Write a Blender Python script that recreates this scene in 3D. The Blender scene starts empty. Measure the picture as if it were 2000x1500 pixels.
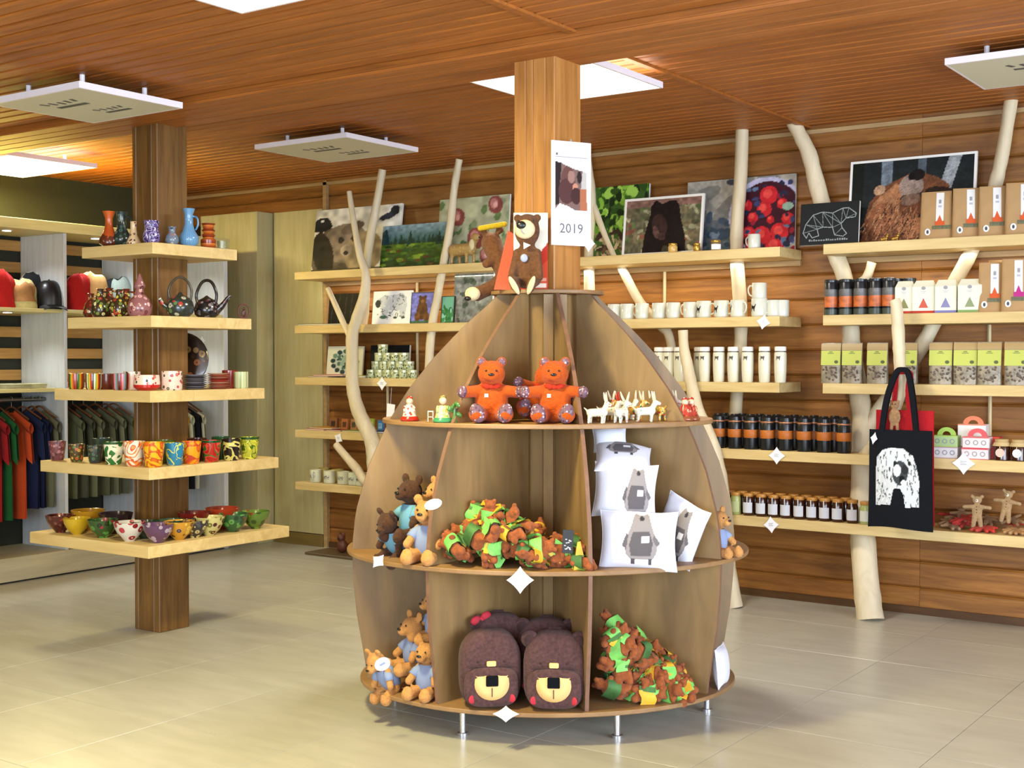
import bpy, bmesh, math, random
import numpy as np
from mathutils import Vector, Matrix, Euler, noise
random.seed(7)
SC = bpy.context.scene
COL = SC.collection
PI = math.pi
# ------------------------------------------------------------------ camera
H = 1.5                      # eye height
FPX = 2510.0                 # focal length in pixels of the 2000 px wide frame
yaw = math.radians(35.0)     # camera is turned 35 deg to the left of +Y
pitch = math.atan(50.0/FPX)
cam = bpy.data.cameras.new('camera'); camo = bpy.data.objects.new('camera', cam)
COL.objects.link(camo)
cam.sensor_width = 36.0; cam.lens = FPX*36.0/2000.0; cam.clip_start = 0.05
camo.location = (0, 0, H)
camo.rotation_euler = (PI/2 - pitch, 0, yaw)
SC.camera = camo
# ------------------------------------------------------------------ world, lights, exposure
SC.view_settings.view_transform = 'Standard'; SC.view_settings.look = 'None'
SC.view_settings.gamma = 1.0; SC.view_settings.use_curve_mapping = False
SC.view_settings.exposure = -0.16
W = bpy.data.worlds.new('world'); SC.world = W; W.use_nodes = True
bg = W.node_tree.nodes['Background']
bg.inputs[0].default_value = (0.75, 0.85, 1.0, 1); bg.inputs[1].default_value = 0.9
def area(name, loc, rot, sx, sy, power, color):
    l = bpy.data.lights.new(name, 'AREA'); l.shape = 'RECTANGLE'; l.size = sx; l.size_y = sy
    l.energy = power; l.color = color
    o = bpy.data.objects.new(name, l); COL.objects.link(o); o.location = loc; o.rotation_euler = rot
    return o
# daylight through the shop windows behind the photographer and to the right
DAY = (0.74, 0.86, 1.0)
area('daylight_front', (-.4, -2.85, 1.55), (PI/2+.25, 0, 0), 4.4, 2.0, 500, DAY)
area('daylight_right', (2.85, 2.6, 1.5), (PI/2+.02, 0, PI/2), 5.5, 2.0, 560, DAY)
# fill lights added out of view under the ceiling to brighten the room
for x_, y_ in ((-6.5, 1.2), (-3.6, .8), (-6.5, -1.6)):
    area('fill_light', (x_, y_, 2.70), (0, 0, 0), .6, .6, 22 if x_ > -5 else 42, (1.0, .90, .62) if x_ > -5 else (1.0, .87, .36))

# ------------------------------------------------------------------ projection helpers (world points on known planes)
cy, sy_ = math.cos(yaw), math.sin(yaw)
Rv = Vector((cy, sy_, 0))
Fv = Vector((-sy_*math.cos(pitch), cy*math.cos(pitch), -math.sin(pitch)))
Uv = Vector((-sy_*math.sin(pitch), cy*math.sin(pitch), math.cos(pitch)))
C0 = Vector((0, 0, H))
def ray(px, py): return Fv + Rv*((px-1000)/FPX) + Uv*((750-py)/FPX)
def onz(px, py, z):
    d = ray(px, py); return C0 + d*((z-H)/d.z)
def ony(px, py, Y):
    d = ray(px, py); return C0 + d*(Y/d.y)
def onx(px, py, X):
    d = ray(px, py); return C0 + d*(X/d.x)
def aty(px, z, Y):
    k = (px-1000)/FPX
    X = (k*(Y*Fv.y+(z-H)*Fv.z)-Y*Rv.y)/(Rv.x-k*Fv.x); return Vector((X, Y, z))
def atx(px, z, X):
    k = (px-1000)/FPX
    Y = (k*(X*Fv.x+(z-H)*Fv.z)-X*Rv.x)/(Rv.y-k*Fv.y); return Vector((X, Y, z))
def atd(px, D, z):
    k = (px-1000)/FPX
    P = C0 + Fv*D + Rv*(k*D)
    return Vector((P.x, P.y, z))
def onD(px, py, D): return C0 + ray(px, py)*D

# ------------------------------------------------------------------ colours and materials
def lin(c):
    if isinstance(c, str):
        c = c.lstrip('#'); c = [int(c[i:i+2], 16)/255 for i in (0, 2, 4)]
    return tuple(((x/12.92) if x <= 0.04045 else ((x+0.055)/1.055)**2.4) for x in c[:3])
MATS = {}
def nt(name):
    m = bpy.data.materials.new(name); m.use_nodes = True
    t = m.node_tree; b = t.nodes['Principled BSDF']; return m, t, b
def lk(t, a, b): t.links.new(a, b)
def plain(c, rough=0.5, metal=0.0, bump=0.0, bscale=60, var=0.0, sheen=0.0, spec=None, coat=0.0, trans=0.0):
    key = ('p', c, rough, metal, bump, bscale, var, sheen, spec, coat, trans)
    if key in MATS: return MATS[key]
    m, t, b = nt('mat_'+str(len(MATS)))
    col = lin(c)
    b.inputs['Base Color'].default_value = (*col, 1)
    b.inputs['Roughness'].default_value = rough; b.inputs['Metallic'].default_value = metal
    if sheen: b.inputs['Sheen Weight'].default_value = sheen; b.inputs['Sheen Roughness'].default_value = 0.6
    if spec is not None: b.inputs['Specular IOR Level'].default_value = spec
    if coat: b.inputs['Coat Weight'].default_value = coat; b.inputs['Coat Roughness'].default_value = 0.08
    if trans: b.inputs['Transmission Weight'].default_value = trans
    tc = t.nodes.new('ShaderNodeTexCoord')
    if var:
        n = t.nodes.new('ShaderNodeTexNoise'); n.inputs['Scale'].default_value = bscale*0.35; n.inputs['Detail'].default_value = 3
        lk(t, tc.outputs['Object'], n.inputs['Vector'])
        mr = t.nodes.new('ShaderNodeMapRange'); mr.inputs['From Min'].default_value = 0.3; mr.inputs['From Max'].default_value = 0.7
        mr.inputs['To Min'].default_value = 1-var; mr.inputs['To Max'].default_value = 1+var
        lk(t, n.outputs['Fac'], mr.inputs['Value'])
        mx = t.nodes.new('ShaderNodeVectorMath'); mx.operation = 'SCALE'; mx.inputs[0].default_value = col
        lk(t, mr.outputs['Result'], mx.inputs['Scale']); lk(t, mx.outputs['Vector'], b.inputs['Base Color'])
    if bump:
        n = t.nodes.new('ShaderNodeTexNoise'); n.inputs['Scale'].default_value = bscale; n.inputs['Detail'].default_value = 4
        lk(t, tc.outputs['Object'], n.inputs['Vector'])
        bp = t.nodes.new('ShaderNodeBump'); bp.inputs['Strength'].default_value = bump; bp.inputs['Distance'].default_value = 0.01
        lk(t, n.outputs['Fac'], bp.inputs['Height']); lk(t, bp.outputs['Normal'], b.inputs['Normal'])
    MATS[key] = m; return m
def plush(c, var=0.25): return plain(c, 0.95, 0, 0.5, 220, var, 0.08, 0.15)
def cloth(c): return plain(c, 0.9, 0, 0.25, 300, 0.08, 0.04, 0.12)
def glaze(c): return plain(c, 0.18, 0, 0, 60, 0, 0, 0.5, 0.4)
def paper(c): return plain(c, 0.75, 0, 0, 60, 0, 0, 0.25)
def emit(name, c, s):
    m, t, b = nt(name); b.inputs['Base Color'].default_value = (*lin(c), 1)
    b.inputs['Emission Color'].default_value = (*lin(c), 1); b.inputs['Emission Strength'].default_value = s; return m
def wood(name, c1, c2, axis=0, scale=1.0, rough=0.45, knots=0.0, varr=0.18, stretch=14.0, bump=0.08, coat=0.0, blotch=0.0):
    """grain running along object axis; every plank object is shifted and toned by its own random value"""
    m, t, b = nt(name)
    tc = t.nodes.new('ShaderNodeTexCoord'); oi = t.nodes.new('ShaderNodeObjectInfo')
    mp = t.nodes.new('ShaderNodeMapping'); s = [stretch*scale]*3; s[axis] = 1.0*scale
    mp.inputs['Scale'].default_value = s
    ml = t.nodes.new('ShaderNodeMath'); ml.operation = 'MULTIPLY'; ml.inputs[1].default_value = 37.0
    lk(t, oi.outputs['Random'], ml.inputs[0])
    cb = t.nodes.new('ShaderNodeCombineXYZ')
    for i in range(3): lk(t, ml.outputs[0], cb.inputs[i])
    lk(t, tc.outputs['Object'], mp.inputs['Vector'])
    ad = t.nodes.new('ShaderNodeVectorMath'); ad.operation = 'ADD'
    lk(t, mp.outputs[0], ad.inputs[0]); lk(t, cb.outputs[0], ad.inputs[1])
    n1 = t.nodes.new('ShaderNodeTexNoise'); n1.inputs['Scale'].default_value = 2.2; n1.inputs['Detail'].default_value = 6; n1.inputs['Roughness'].default_value = 0.6; n1.inputs['Distortion'].default_value = 0.6
    lk(t, ad.outputs[0], n1.inputs['Vector'])
    cr = t.nodes.new('ShaderNodeValToRGB'); cr.color_ramp.elements[0].position = 0.3; cr.color_ramp.elements[1].position = 0.72
    cr.color_ramp.elements[0].color = (*lin(c2), 1); cr.color_ramp.elements[1].color = (*lin(c1), 1)
    lk(t, n1.outputs['Fac'], cr.inputs[0])
    col = cr.outputs[0]
    if knots or blotch:
        mp2 = t.nodes.new('ShaderNodeMapping'); s2 = [2.6*scale]*3; s2[axis] = 0.9*scale; mp2.inputs['Scale'].default_value = s2
        lk(t, tc.outputs['Object'], mp2.inputs['Vector'])
        ad2 = t.nodes.new('ShaderNodeVectorMath'); ad2.operation = 'ADD'; lk(t, mp2.outputs[0], ad2.inputs[0]); lk(t, cb.outputs[0], ad2.inputs[1])
        if knots:
            v = t.nodes.new('ShaderNodeTexVoronoi'); v.inputs['Scale'].default_value = 1.6
            lk(t, ad2.outputs[0], v.inputs['Vector'])
            mr = t.nodes.new('ShaderNodeMapRange'); mr.inputs['From Min'].default_value = 0.0; mr.inputs['From Max'].default_value = 0.10
            mr.inputs['To Min'].default_value = 1-knots; mr.inputs['To Max'].default_value = 1.0
            lk(t, v.outputs['Distance'], mr.inputs['Value'])
            mx = t.nodes.new('ShaderNodeVectorMath'); mx.operation = 'SCALE'
            lk(t, col, mx.inputs[0]); lk(t, mr.outputs[0], mx.inputs['Scale']); col = mx.outputs[0]
        if blotch:
            n2 = t.nodes.new('ShaderNodeTexNoise'); n2.inputs['Scale'].default_value = 1.4; n2.inputs['Detail'].default_value = 4
            lk(t, ad2.outputs[0], n2.inputs['Vector'])
            mr = t.nodes.new('ShaderNodeMapRange'); mr.inputs['From Min'].default_value = 0.3; mr.inputs['From Max'].default_value = 0.7
            mr.inputs['To Min'].default_value = 1-blotch; mr.inputs['To Max'].default_value = 1+blotch
            lk(t, n2.outputs['Fac'], mr.inputs['Value'])
            mx = t.nodes.new('ShaderNodeVectorMath'); mx.operation = 'SCALE'
            lk(t, col, mx.inputs[0]); lk(t, mr.outputs[0], mx.inputs['Scale']); col = mx.outputs[0]
    if varr:
        mr = t.nodes.new('ShaderNodeMapRange'); mr.inputs['To Min'].default_value = 1-varr; mr.inputs['To Max'].default_value = 1+varr
        lk(t, oi.outputs['Random'], mr.inputs['Value'])
        mx = t.nodes.new('ShaderNodeVectorMath'); mx.operation = 'SCALE'
        lk(t, col, mx.inputs[0]); lk(t, mr.outputs[0], mx.inputs['Scale']); col = mx.outputs[0]
    lk(t, col, b.inputs['Base Color']); b.inputs['Roughness'].default_value = rough
    if coat: b.inputs['Coat Weight'].default_value = coat; b.inputs['Coat Roughness'].default_value = 0.2
    if bump:
        bp = t.nodes.new('ShaderNodeBump'); bp.inputs['Strength'].default_value = bump; bp.inputs['Distance'].default_value = 0.01
        lk(t, n1.outputs['Fac'], bp.inputs['Height']); lk(t, bp.outputs['Normal'], b.inputs['Normal'])
    return m
def painted(base, cols, scale=22, rough=0.2, size=0.5):
    """hand painted ceramic: round flowers of several colours on a base, each pot its own random pattern"""
    key = ('c', base, tuple(cols), scale, size)
    if key in MATS: return MATS[key]
    m, t, b = nt('painted_'+str(len(MATS)))
    tc = t.nodes.new('ShaderNodeTexCoord'); oi = t.nodes.new('ShaderNodeObjectInfo')
    ml = t.nodes.new('ShaderNodeMath'); ml.operation = 'MULTIPLY'; ml.inputs[1].default_value = 9.0
    lk(t, oi.outputs['Random'], ml.inputs[0])
    ad = t.nodes.new('ShaderNodeVectorMath'); ad.operation = 'ADD'; lk(t, tc.outputs['Object'], ad.inputs[0]); lk(t, ml.outputs[0], ad.inputs[1])
    v = t.nodes.new('ShaderNodeTexVoronoi'); v.inputs['Scale'].default_value = scale; lk(t, ad.outputs[0], v.inputs['Vector'])
    # colour of a cell from its random value
    cr = t.nodes.new('ShaderNodeValToRGB'); cr.color_ramp.interpolation = 'CONSTANT'
    e = cr.color_ramp.elements
    e[0].position = 0; e[0].color = (*lin(cols[0]), 1); e[1].position = 1.0/len(cols); e[1].color = (*lin(cols[min(1, len(cols)-1)]), 1)
    for i in range(2, len(cols)):
        q = e.new(i/len(cols)); q.color = (*lin(cols[i]), 1)
    sp = t.nodes.new('ShaderNodeSeparateColor'); lk(t, v.outputs['Color'], sp.inputs[0]); lk(t, sp.outputs[0], cr.inputs[0])
    def ring(a, bb):
        g = t.nodes.new('ShaderNodeMath'); g.operation = 'LESS_THAN'; g.inputs[1].default_value = bb; lk(t, v.outputs['Distance'], g.inputs[0])
        h = t.nodes.new('ShaderNodeMath'); h.operation = 'GREATER_THAN'; h.inputs[1].default_value = a; lk(t, v.outputs['Distance'], h.inputs[0])
        k = t.nodes.new('ShaderNodeMath'); k.operation = 'MULTIPLY'; lk(t, g.outputs[0], k.inputs[0]); lk(t, h.outputs[0], k.inputs[1]); return k.outputs[0]
    mx = t.nodes.new('ShaderNodeMix'); mx.data_type = 'RGBA'; mx.inputs['A'].default_value = (*lin(base), 1)
    lk(t, ring(0.14*size*2, 0.42*size*2), mx.inputs['Factor']); lk(t, cr.outputs[0], mx.inputs['B'])
    mx2 = t.nodes.new('ShaderNodeMix'); mx2.data_type = 'RGBA'; lk(t, mx.outputs['Result'], mx2.inputs['A'])
    mx2.inputs['B'].default_value = (*lin(cols[-1]), 1); lk(t, ring(-1, 0.07*size*2), mx2.inputs['Factor'])
    lk(t, mx2.outputs['Result'], b.inputs['Base Color']); b.inputs['Roughness'].default_value = rough
    b.inputs['Coat Weight'].default_value = 0.3
    MATS[key] = m; return m
def striped(cols, scale=60, rough=0.25, angular=False, wob=0.0):
    key = ('s', tuple(cols), scale, angular, wob)
    if key in MATS: return MATS[key]
    m, t, b = nt('striped_'+str(len(MATS)))
    tc = t.nodes.new('ShaderNodeTexCoord'); s = t.nodes.new('ShaderNodeSeparateXYZ'); lk(t, tc.outputs['Object'], s.inputs[0])
    if angular:
        a = t.nodes.new('ShaderNodeMath'); a.operation = 'ARCTAN2'; lk(t, s.outputs[0], a.inputs[0]); lk(t, s.outputs[1], a.inputs[1]); src = a.outputs[0]
    else: src = s.outputs[2]
    if wob:
        n = t.nodes.new('ShaderNodeTexNoise'); n.inputs['Scale'].default_value = 18; lk(t, tc.outputs['Object'], n.inputs['Vector'])
        q = t.nodes.new('ShaderNodeMath'); q.operation = 'MULTIPLY_ADD'; q.inputs[1].default_value = wob; lk(t, n.outputs['Fac'], q.inputs[0]); lk(t, src, q.inputs[2]); src = q.outputs[0]
    f = t.nodes.new('ShaderNodeMath'); f.operation = 'MULTIPLY'; f.inputs[1].default_value = scale/len(cols); lk(t, src, f.inputs[0])
    g = t.nodes.new('ShaderNodeMath'); g.operation = 'FRACT'; lk(t, f.outputs[0], g.inputs[0])
    cr = t.nodes.new('ShaderNodeValToRGB'); cr.color_ramp.interpolation = 'CONSTANT'; e = cr.color_ramp.elements
    e[0].position = 0; e[0].color = (*lin(cols[0]), 1); e[1].position = 1.0/len(cols); e[1].color = (*lin(cols[1]), 1)
    for i in range(2, len(cols)):
        q = e.new(i/len(cols)); q.color = (*lin(cols[i]), 1)
    lk(t, g.outputs[0], cr.inputs[0]); lk(t, cr.outputs[0], b.inputs['Base Color']); b.inputs['Roughness'].default_value = rough
    MATS[key] = m; return m
def vcol_mat(rough=0.5):
    key = ('v', rough)
    if key in MATS: return MATS[key]
    m, t, b = nt('printed_'+str(len(MATS))); a = t.nodes.new('ShaderNodeAttribute'); a.attribute_name = 'print'
    lk(t, a.outputs['Color'], b.inputs['Base Color']); b.inputs['Roughness'].default_value = max(rough, .55); b.inputs['Specular IOR Level'].default_value = .15; MATS[key] = m; return m

# ------------------------------------------------------------------ mesh building
class MB:
    def __init__(s): s.v = []; s.f = []; s.M = Matrix.Identity(4)
    def _add(s, vs, fs):
        o = len(s.v); s.v += [tuple(s.M @ Vector(p)) for p in vs]; s.f += [tuple(i+o for i in f) for f in fs]; return s
    def at(s, loc=(0, 0, 0), rot=(0, 0, 0), sc=(1, 1, 1)):
        s.M = Matrix.LocRotScale(Vector(loc), Euler(rot), Vector(sc)); return s
    def box(s, x0, x1, y0, y1, z0, z1):
        return s._add([(x0,y0,z0),(x1,y0,z0),(x1,y1,z0),(x0,y1,z0),(x0,y0,z1),(x1,y0,z1),(x1,y1,z1),(x0,y1,z1)],
                      [(0,3,2,1),(4,5,6,7),(0,1,5,4),(1,2,6,5),(2,3,7,6),(3,0,4,7)])
    def bevbox(s, x0, x1, y0, y1, z0, z1, b):
        """box with chamfered edges (octagonal cut in every direction)"""
        bm = bmesh.new(); bmesh.ops.create_cube(bm, size=1)
        for v in bm.verts: v.co = ((x0+x1)/2+v.co.x*(x1-x0), (y0+y1)/2+v.co.y*(y1-y0), (z0+z1)/2+v.co.z*(z1-z0))
        bmesh.ops.bevel(bm, geom=bm.edges[:], offset=b, segments=2 if b > 0.004 else 1, affect='EDGES', profile=0.5)
        vs = [v.co[:] for v in bm.verts]; bm.verts.index_update(); fs = [tuple(v.index for v in f.verts) for f in bm.faces]; bm.free()
        return s._add(vs, fs)
    def lathe(s, prof, n=20, cap=True):
        vs = []; fs = []
        for r, z in prof:
            for i in range(n): a = 2*PI*i/n; vs.append((r*math.sin(a), -r*math.cos(a), z))
        for j in range(len(prof)-1):
            for i in range(n):
                k = (i+1) % n; fs.append((j*n+i, j*n+k, (j+1)*n+k, (j+1)*n+i))
        if cap:
            if prof[0][0] > 1e-5: fs.append(tuple(reversed(range(n))))
            if prof[-1][0] > 1e-5: fs.append(tuple((len(prof)-1)*n+i for i in range(n)))
        return s._add(vs, fs)
    def tube(s, pts, rad, n=8, closed=False):
        pts = [Vector(p) for p in pts]; m = len(pts)
        if not hasattr(rad, '__len__'): rad = [rad]*m
        vs = []; fs = []; up = None
        for i, p in enumerate(pts):
            if closed: d = (pts[(i+1) % m]-pts[i-1]).normalized()
            else: d = (pts[min(i+1, m-1)]-pts[max(i-1, 0)]).normalized()
            if up is None: up = Vector((0, 0, 1)) if abs(d.z) < 0.9 else Vector((1, 0, 0))
            a = d.cross(up).normalized(); b = a.cross(d).normalized(); up = b
            for k in range(n):
                t = 2*PI*k/n; vs.append(tuple(p + (a*math.cos(t)+b*math.sin(t))*rad[i]))
        for j in range(m if closed else m-1):
            for k in range(n):
                q = (k+1) % n; jj = (j+1) % m; fs.append((j*n+k, j*n+q, jj*n+q, jj*n+k))
        if not closed: fs.append(tuple(reversed(range(n)))); fs.append(tuple((m-1)*n+k for k in range(n)))
        return s._add(vs, fs)
    def ball(s, c, r, seg=14, rings=9, rot=(0, 0, 0)):
        if not hasattr(r, '__len__'): r = (r, r, r)
        R = Euler(rot).to_matrix(); c = Vector(c); vs = []; fs = []
        vs.append(tuple(c + R @ Vector((0, 0, -r[2]))))
        for j in range(1, rings):
            ph = -PI/2 + PI*j/rings
            for i in range(seg):
                a = 2*PI*i/seg; vs.append(tuple(c + R @ Vector((r[0]*math.cos(ph)*math.cos(a), r[1]*math.cos(ph)*math.sin(a), r[2]*math.sin(ph)))))
        vs.append(tuple(c + R @ Vector((0, 0, r[2])))); top = len(vs)-1
        for i in range(seg):
            k = (i+1) % seg; fs.append((0, 1+k, 1+i)); fs.append((top, 1+(rings-2)*seg+i, 1+(rings-2)*seg+k))
            for j in range(rings-2): fs.append((1+j*seg+i, 1+j*seg+k, 1+(j+1)*seg+k, 1+(j+1)*seg+i))
        return s._add(vs, fs)
    def limb(s, a, b, ra, rb, n=6):
        a = Vector(a); b = Vector(b)
        for i in range(n+1):
            t = i/n; s.ball(a.lerp(b, t), ra+(rb-ra)*t, 12, 7)
        return s
    def prism(s, poly, y0, y1, inset=0.0):
        """polygon in the local XZ plane extruded from y0 to y1"""
        n = len(poly); vs = []; fs = []
        vs += [(x, y0, z) for x, z in poly]; vs += [(x, y1, z) for x, z in poly]
        fs.append(tuple(range(n))); fs.append(tuple(n+i for i in reversed(range(n))))
        for i in range(n): k = (i+1) % n; fs.append((i, n+i, n+k, k))
        return s._add(vs, fs)
    def zprism(s, poly, z0, z1):
        n = len(poly); vs = [(x, y, z0) for x, y in poly]+[(x, y, z1) for x, y in poly]
        fs = [tuple(reversed(range(n))), tuple(n+i for i in range(n))]
        for i in range(n): k = (i+1) % n; fs.append((i, k, n+k, n+i))
        return s._add(vs, fs)
    def grid(s, nu, nv, fn, wrap=False):
        vs = [tuple(fn(i/(nu if wrap else nu-1) if wrap else i/(nu-1), j/(nv-1))) for j in range(nv) for i in range(nu)]
        fs = []
        for j in range(nv-1):
            for i in range(nu if wrap else nu-1):
                k = (i+1) % nu; fs.append((j*nu+i, j*nu+k, (j+1)*nu+k, (j+1)*nu+i))
        return s._add(vs, fs)
    def mesh(s, name, mat, smooth=False, fix=True):
        me = bpy.data.meshes.new(name); me.from_pydata(s.v, [], s.f)
        if fix:
            bm = bmesh.new(); bm.from_mesh(me); bmesh.ops.recalc_face_normals(bm, faces=bm.faces); bm.to_mesh(me); bm.free()
        if mat: me.materials.append(mat)
        if smooth:
            me.polygons.foreach_set('use_smooth', [True]*len(me.polygons))
            if smooth != 'all':
                try: me.set_sharp_from_angle(angle=math.radians(45))
                except Exception: pass
        me.update(); return me
    def build(s, name, mat, parent=None, smooth=False, loc=None, rot=None, label=None, fix=True):
        return mk(name, s.mesh(name, mat, smooth, fix), parent, loc, rot, label)
def mk(name, me, parent=None, loc=None, rot=None, label=None):
    o = bpy.data.objects.new(name, me); COL.objects.link(o)
    if parent: o.parent = parent
    if loc is not None: o.location = loc
    if rot is not None: o.rotation_euler = rot if hasattr(rot, '__len__') else (0, 0, rot)
    if label: o['label'] = label
    return o
def fuse(mb, name, mat, parent, voxel=0.006, smooth_it=3, label=None):
    """weld overlapping volumes of one soft body into a single continuous skin"""
    me = mb.mesh(name+'_raw', mat, True)
    o = bpy.data.objects.new(name, me); COL.objects.link(o)
    r = o.modifiers.new('r', 'REMESH'); r.mode = 'VOXEL'; r.voxel_size = voxel; r.use_smooth_shade = True
    if smooth_it:
        q = o.modifiers.new('s', 'SMOOTH'); q.iterations = smooth_it; q.factor = 0.5
    dg = bpy.context.evaluated_depsgraph_get(); dg.update()
    m2 = bpy.data.meshes.new_from_object(o.evaluated_get(dg)); m2.name = name
    o.modifiers.clear(); o.data = m2
    if not m2.materials: m2.materials.append(mat)
    m2.polygons.foreach_set('use_smooth', [True]*len(m2.polygons))
    if parent: o.parent = parent
    if label: o['label'] = label
    return o
def thing(name, label, cat, loc=(0, 0, 0), rot=0, group=None):
    o = bpy.data.objects.new(name, None); COL.objects.link(o); o.empty_display_size = 0.05
    o.location = loc; o.rotation_euler = rot if hasattr(rot, '__len__') else (0, 0, rot)
    o['label'] = label; o['category'] = cat
    if group: o['group'] = group
    return o
def tag(o, label, cat, group=None, kind=None):
    if label: o['label'] = label
    if cat: o['category'] = cat
    if group: o['group'] = group
    if kind: o['kind'] = kind
    return o
def struct(o): o['kind'] = 'structure'; return o
def dup(root, loc, rot, label=None, group=None, scale=None, sub=None):
    r = root.copy(); COL.objects.link(r); r.location = loc
    r.rotation_euler = rot if hasattr(rot, '__len__') else (0, 0, rot)
    if scale: r.scale = (scale,)*3 if not hasattr(scale, '__len__') else scale
    if label: r['label'] = label
    if group: r['group'] = group
    for ch in list(root.children):
        c = ch.copy(); COL.objects.link(c); c.parent = r
        if sub and c.name.split('.')[0] in sub:
            c.data = sub[c.name.split('.')[0]] if isinstance(sub[c.name.split('.')[0]], bpy.types.Mesh) else remat(c.data, sub[c.name.split('.')[0]])
        for g in list(ch.children):
            d = g.copy(); COL.objects.link(d); d.parent = c
    return r
RM = {}
def remat(me, mat):
    k = (me.name, mat.name)
    if k not in RM:
        m = me.copy(); m.materials.clear(); m.materials.append(mat); RM[k] = m
    return RM[k]
ORD = ['first','second','third','fourth','fifth','sixth','seventh','eighth','ninth','tenth','eleventh','twelfth','thirteenth','fourteenth','fifteenth','sixteenth']
FACE = yaw   # rotation that turns an item's front (-Y) towards the photographer

# ------------------------------------------------------------------ flat prints painted on a fine grid of face colours
def paint(w, h, bgc, ops, seed=0):
    """returns an h x w x 3 sRGB array; u right 0..1, v up 0..1; ops are drawn in order"""
    U, V = np.meshgrid((np.arange(w)+.5)/w, (np.arange(h)+.5)/h)
    rs = np.random.RandomState(seed)
    def hexc(c): c = c.lstrip('#'); return np.array([int(c[i:i+2], 16)/255 for i in (0, 2, 4)])
    img = np.zeros((h, w, 3)); img[:] = hexc(bgc)
    def nz(sc, sd):
        r = np.random.RandomState(sd); g = r.rand(int(sc*1.0)+3, int(sc*w/h)+3)
        x = U*(g.shape[1]-2); y = V*(g.shape[0]-2); xi = x.astype(int); yi = y.astype(int); fx = x-xi; fy = y-yi
        fx = fx*fx*(3-2*fx); fy = fy*fy*(3-2*fy)
        return (g[yi, xi]*(1-fx)+g[yi, xi+1]*fx)*(1-fy)+(g[yi+1, xi]*(1-fx)+g[yi+1, xi+1]*fx)*fy
    for op in ops:
        k = op[0]; mask = None
        if k == 'rect': mask = (U > op[1]) & (U < op[3]) & (V > op[2]) & (V < op[4]); c = op[5]
        elif k == 'ell':
            _, cx, cyy, rx, ry, a, c = op[:7]; dx = (U-cx)*w/h; dy = V-cyy; ca, sa = math.cos(a), math.sin(a)
            mask = ((dx*ca+dy*sa)/(rx*w/h))**2+((-dx*sa+dy*ca)/ry)**2 < 1
        elif k == 'poly':
            pts = op[1]; c = op[2]; mask = np.zeros_like(U, bool); n = len(pts)
            for i in range(n):
                x1, y1 = pts[i]; x2, y2 = pts[(i+1) % n]
                if y1 == y2: continue
                mask ^= ((V > min(y1, y2)) & (V <= max(y1, y2)) & (U < (x2-x1)*(V-y1)/(y2-y1)+x1))
        elif k == 'line':
            _, x1, y1, x2, y2, wd, c = op; L = max(1e-9, ((x2-x1)*w/h)**2+(y2-y1)**2)
            t = np.clip((((U-x1)*w/h)*(x2-x1)*w/h+(V-y1)*(y2-y1))/L, 0, 1)
            mask = ((U-x1-t*(x2-x1))*w/h)**2+(V-y1-t*(y2-y1))**2 < wd*wd
        elif k == 'grad':
            a = np.clip((V-op[1])/(op[2]-op[1]), 0, 1)[..., None]; m = (V >= op[1]) & (V <= op[2]); img[m] = (hexc(op[3])*(1-a)+hexc(op[4])*a)[m]; continue
        elif k == 'blot':     # random blotches of colour: ('blot', scale, threshold, colour, x0,y0,x1,y1, seed)
            g = nz(op[1], op[8] if len(op) > 8 else 3); mask = (g > op[2]) & (U > op[4]) & (U < op[6]) & (V > op[5]) & (V < op[7]); c = op[3]
        elif k == 'noise': img *= (1-op[2]+2*op[2]*nz(op[1], op[3] if len(op) > 3 else 5))[..., None]; continue
        elif k == 'fur':     # streaks that follow the vertical: multiply
            r = np.random.RandomState(op[2]); g = r.rand(h, w); img *= (1-op[1]+2*op[1]*g)[..., None]; continue
        img[mask] = hexc(c)
    return np.clip(img, 0, 1)
def print_mesh(name, img, mapfn, mask=None, rough=0.5, uv2=None):
    """grid mesh carrying img as vertex colours; mapfn(u,v)->xyz; mask drops cells"""
    h, w, _ = img.shape
    us = [(i)/(w-1) for i in range(w)]; vs_ = [(j)/(h-1) for j in range(h)]
    verts = [tuple(mapfn(u, v)) for v in vs_ for u in us]; faces = []
    for j in range(h-1):
        for i in range(w-1):
            if mask is None or mask[j, i]: faces.append((j*w+i, j*w+i+1, (j+1)*w+i+1, (j+1)*w+i))
    me = bpy.data.meshes.new(name); me.from_pydata(verts, [], faces)
    a = me.color_attributes.new('print', 'FLOAT_COLOR', 'POINT')
    c = img.reshape(-1, 3); l = np.where(c <= 0.04045, c/12.92, ((c+0.055)/1.055)**2.4)
    a.data.foreach_set('color', np.concatenate([l, np.ones((len(l), 1))], 1).astype(np.float32).ravel())
    me.materials.append(vcol_mat(rough)); me.update()
    if mask is not None:
        bm = bmesh.new(); bm.from_mesh(me); bmesh.ops.delete(bm, geom=[v for v in bm.verts if not v.link_faces], context='VERTS'); bm.to_mesh(me); bm.free()
    return me
def flat(w, h, y=0.0): return lambda u, v: ((u-.5)*w, y, v*h)
def textmesh(body, size, name='lettering', mat=None, parent=None, loc=(0, 0, 0), rot=(PI/2, 0, 0), ext=0.0004, align='CENTER'):
    c = bpy.data.curves.new(name, 'FONT'); c.body = body; c.size = size; c.extrude = ext; c.align_x = align; c.resolution_u = 2
    o = bpy.data.objects.new(name, c); COL.objects.link(o)
    dg = bpy.context.evaluated_depsgraph_get(); dg.update()
    me = bpy.data.meshes.new_from_object(o.evaluated_get(dg)); bpy.data.objects.remove(o); bpy.data.curves.remove(c)
    me.materials.clear(); me.materials.append(mat)
    return mk(name, me, parent, loc, rot)
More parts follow.
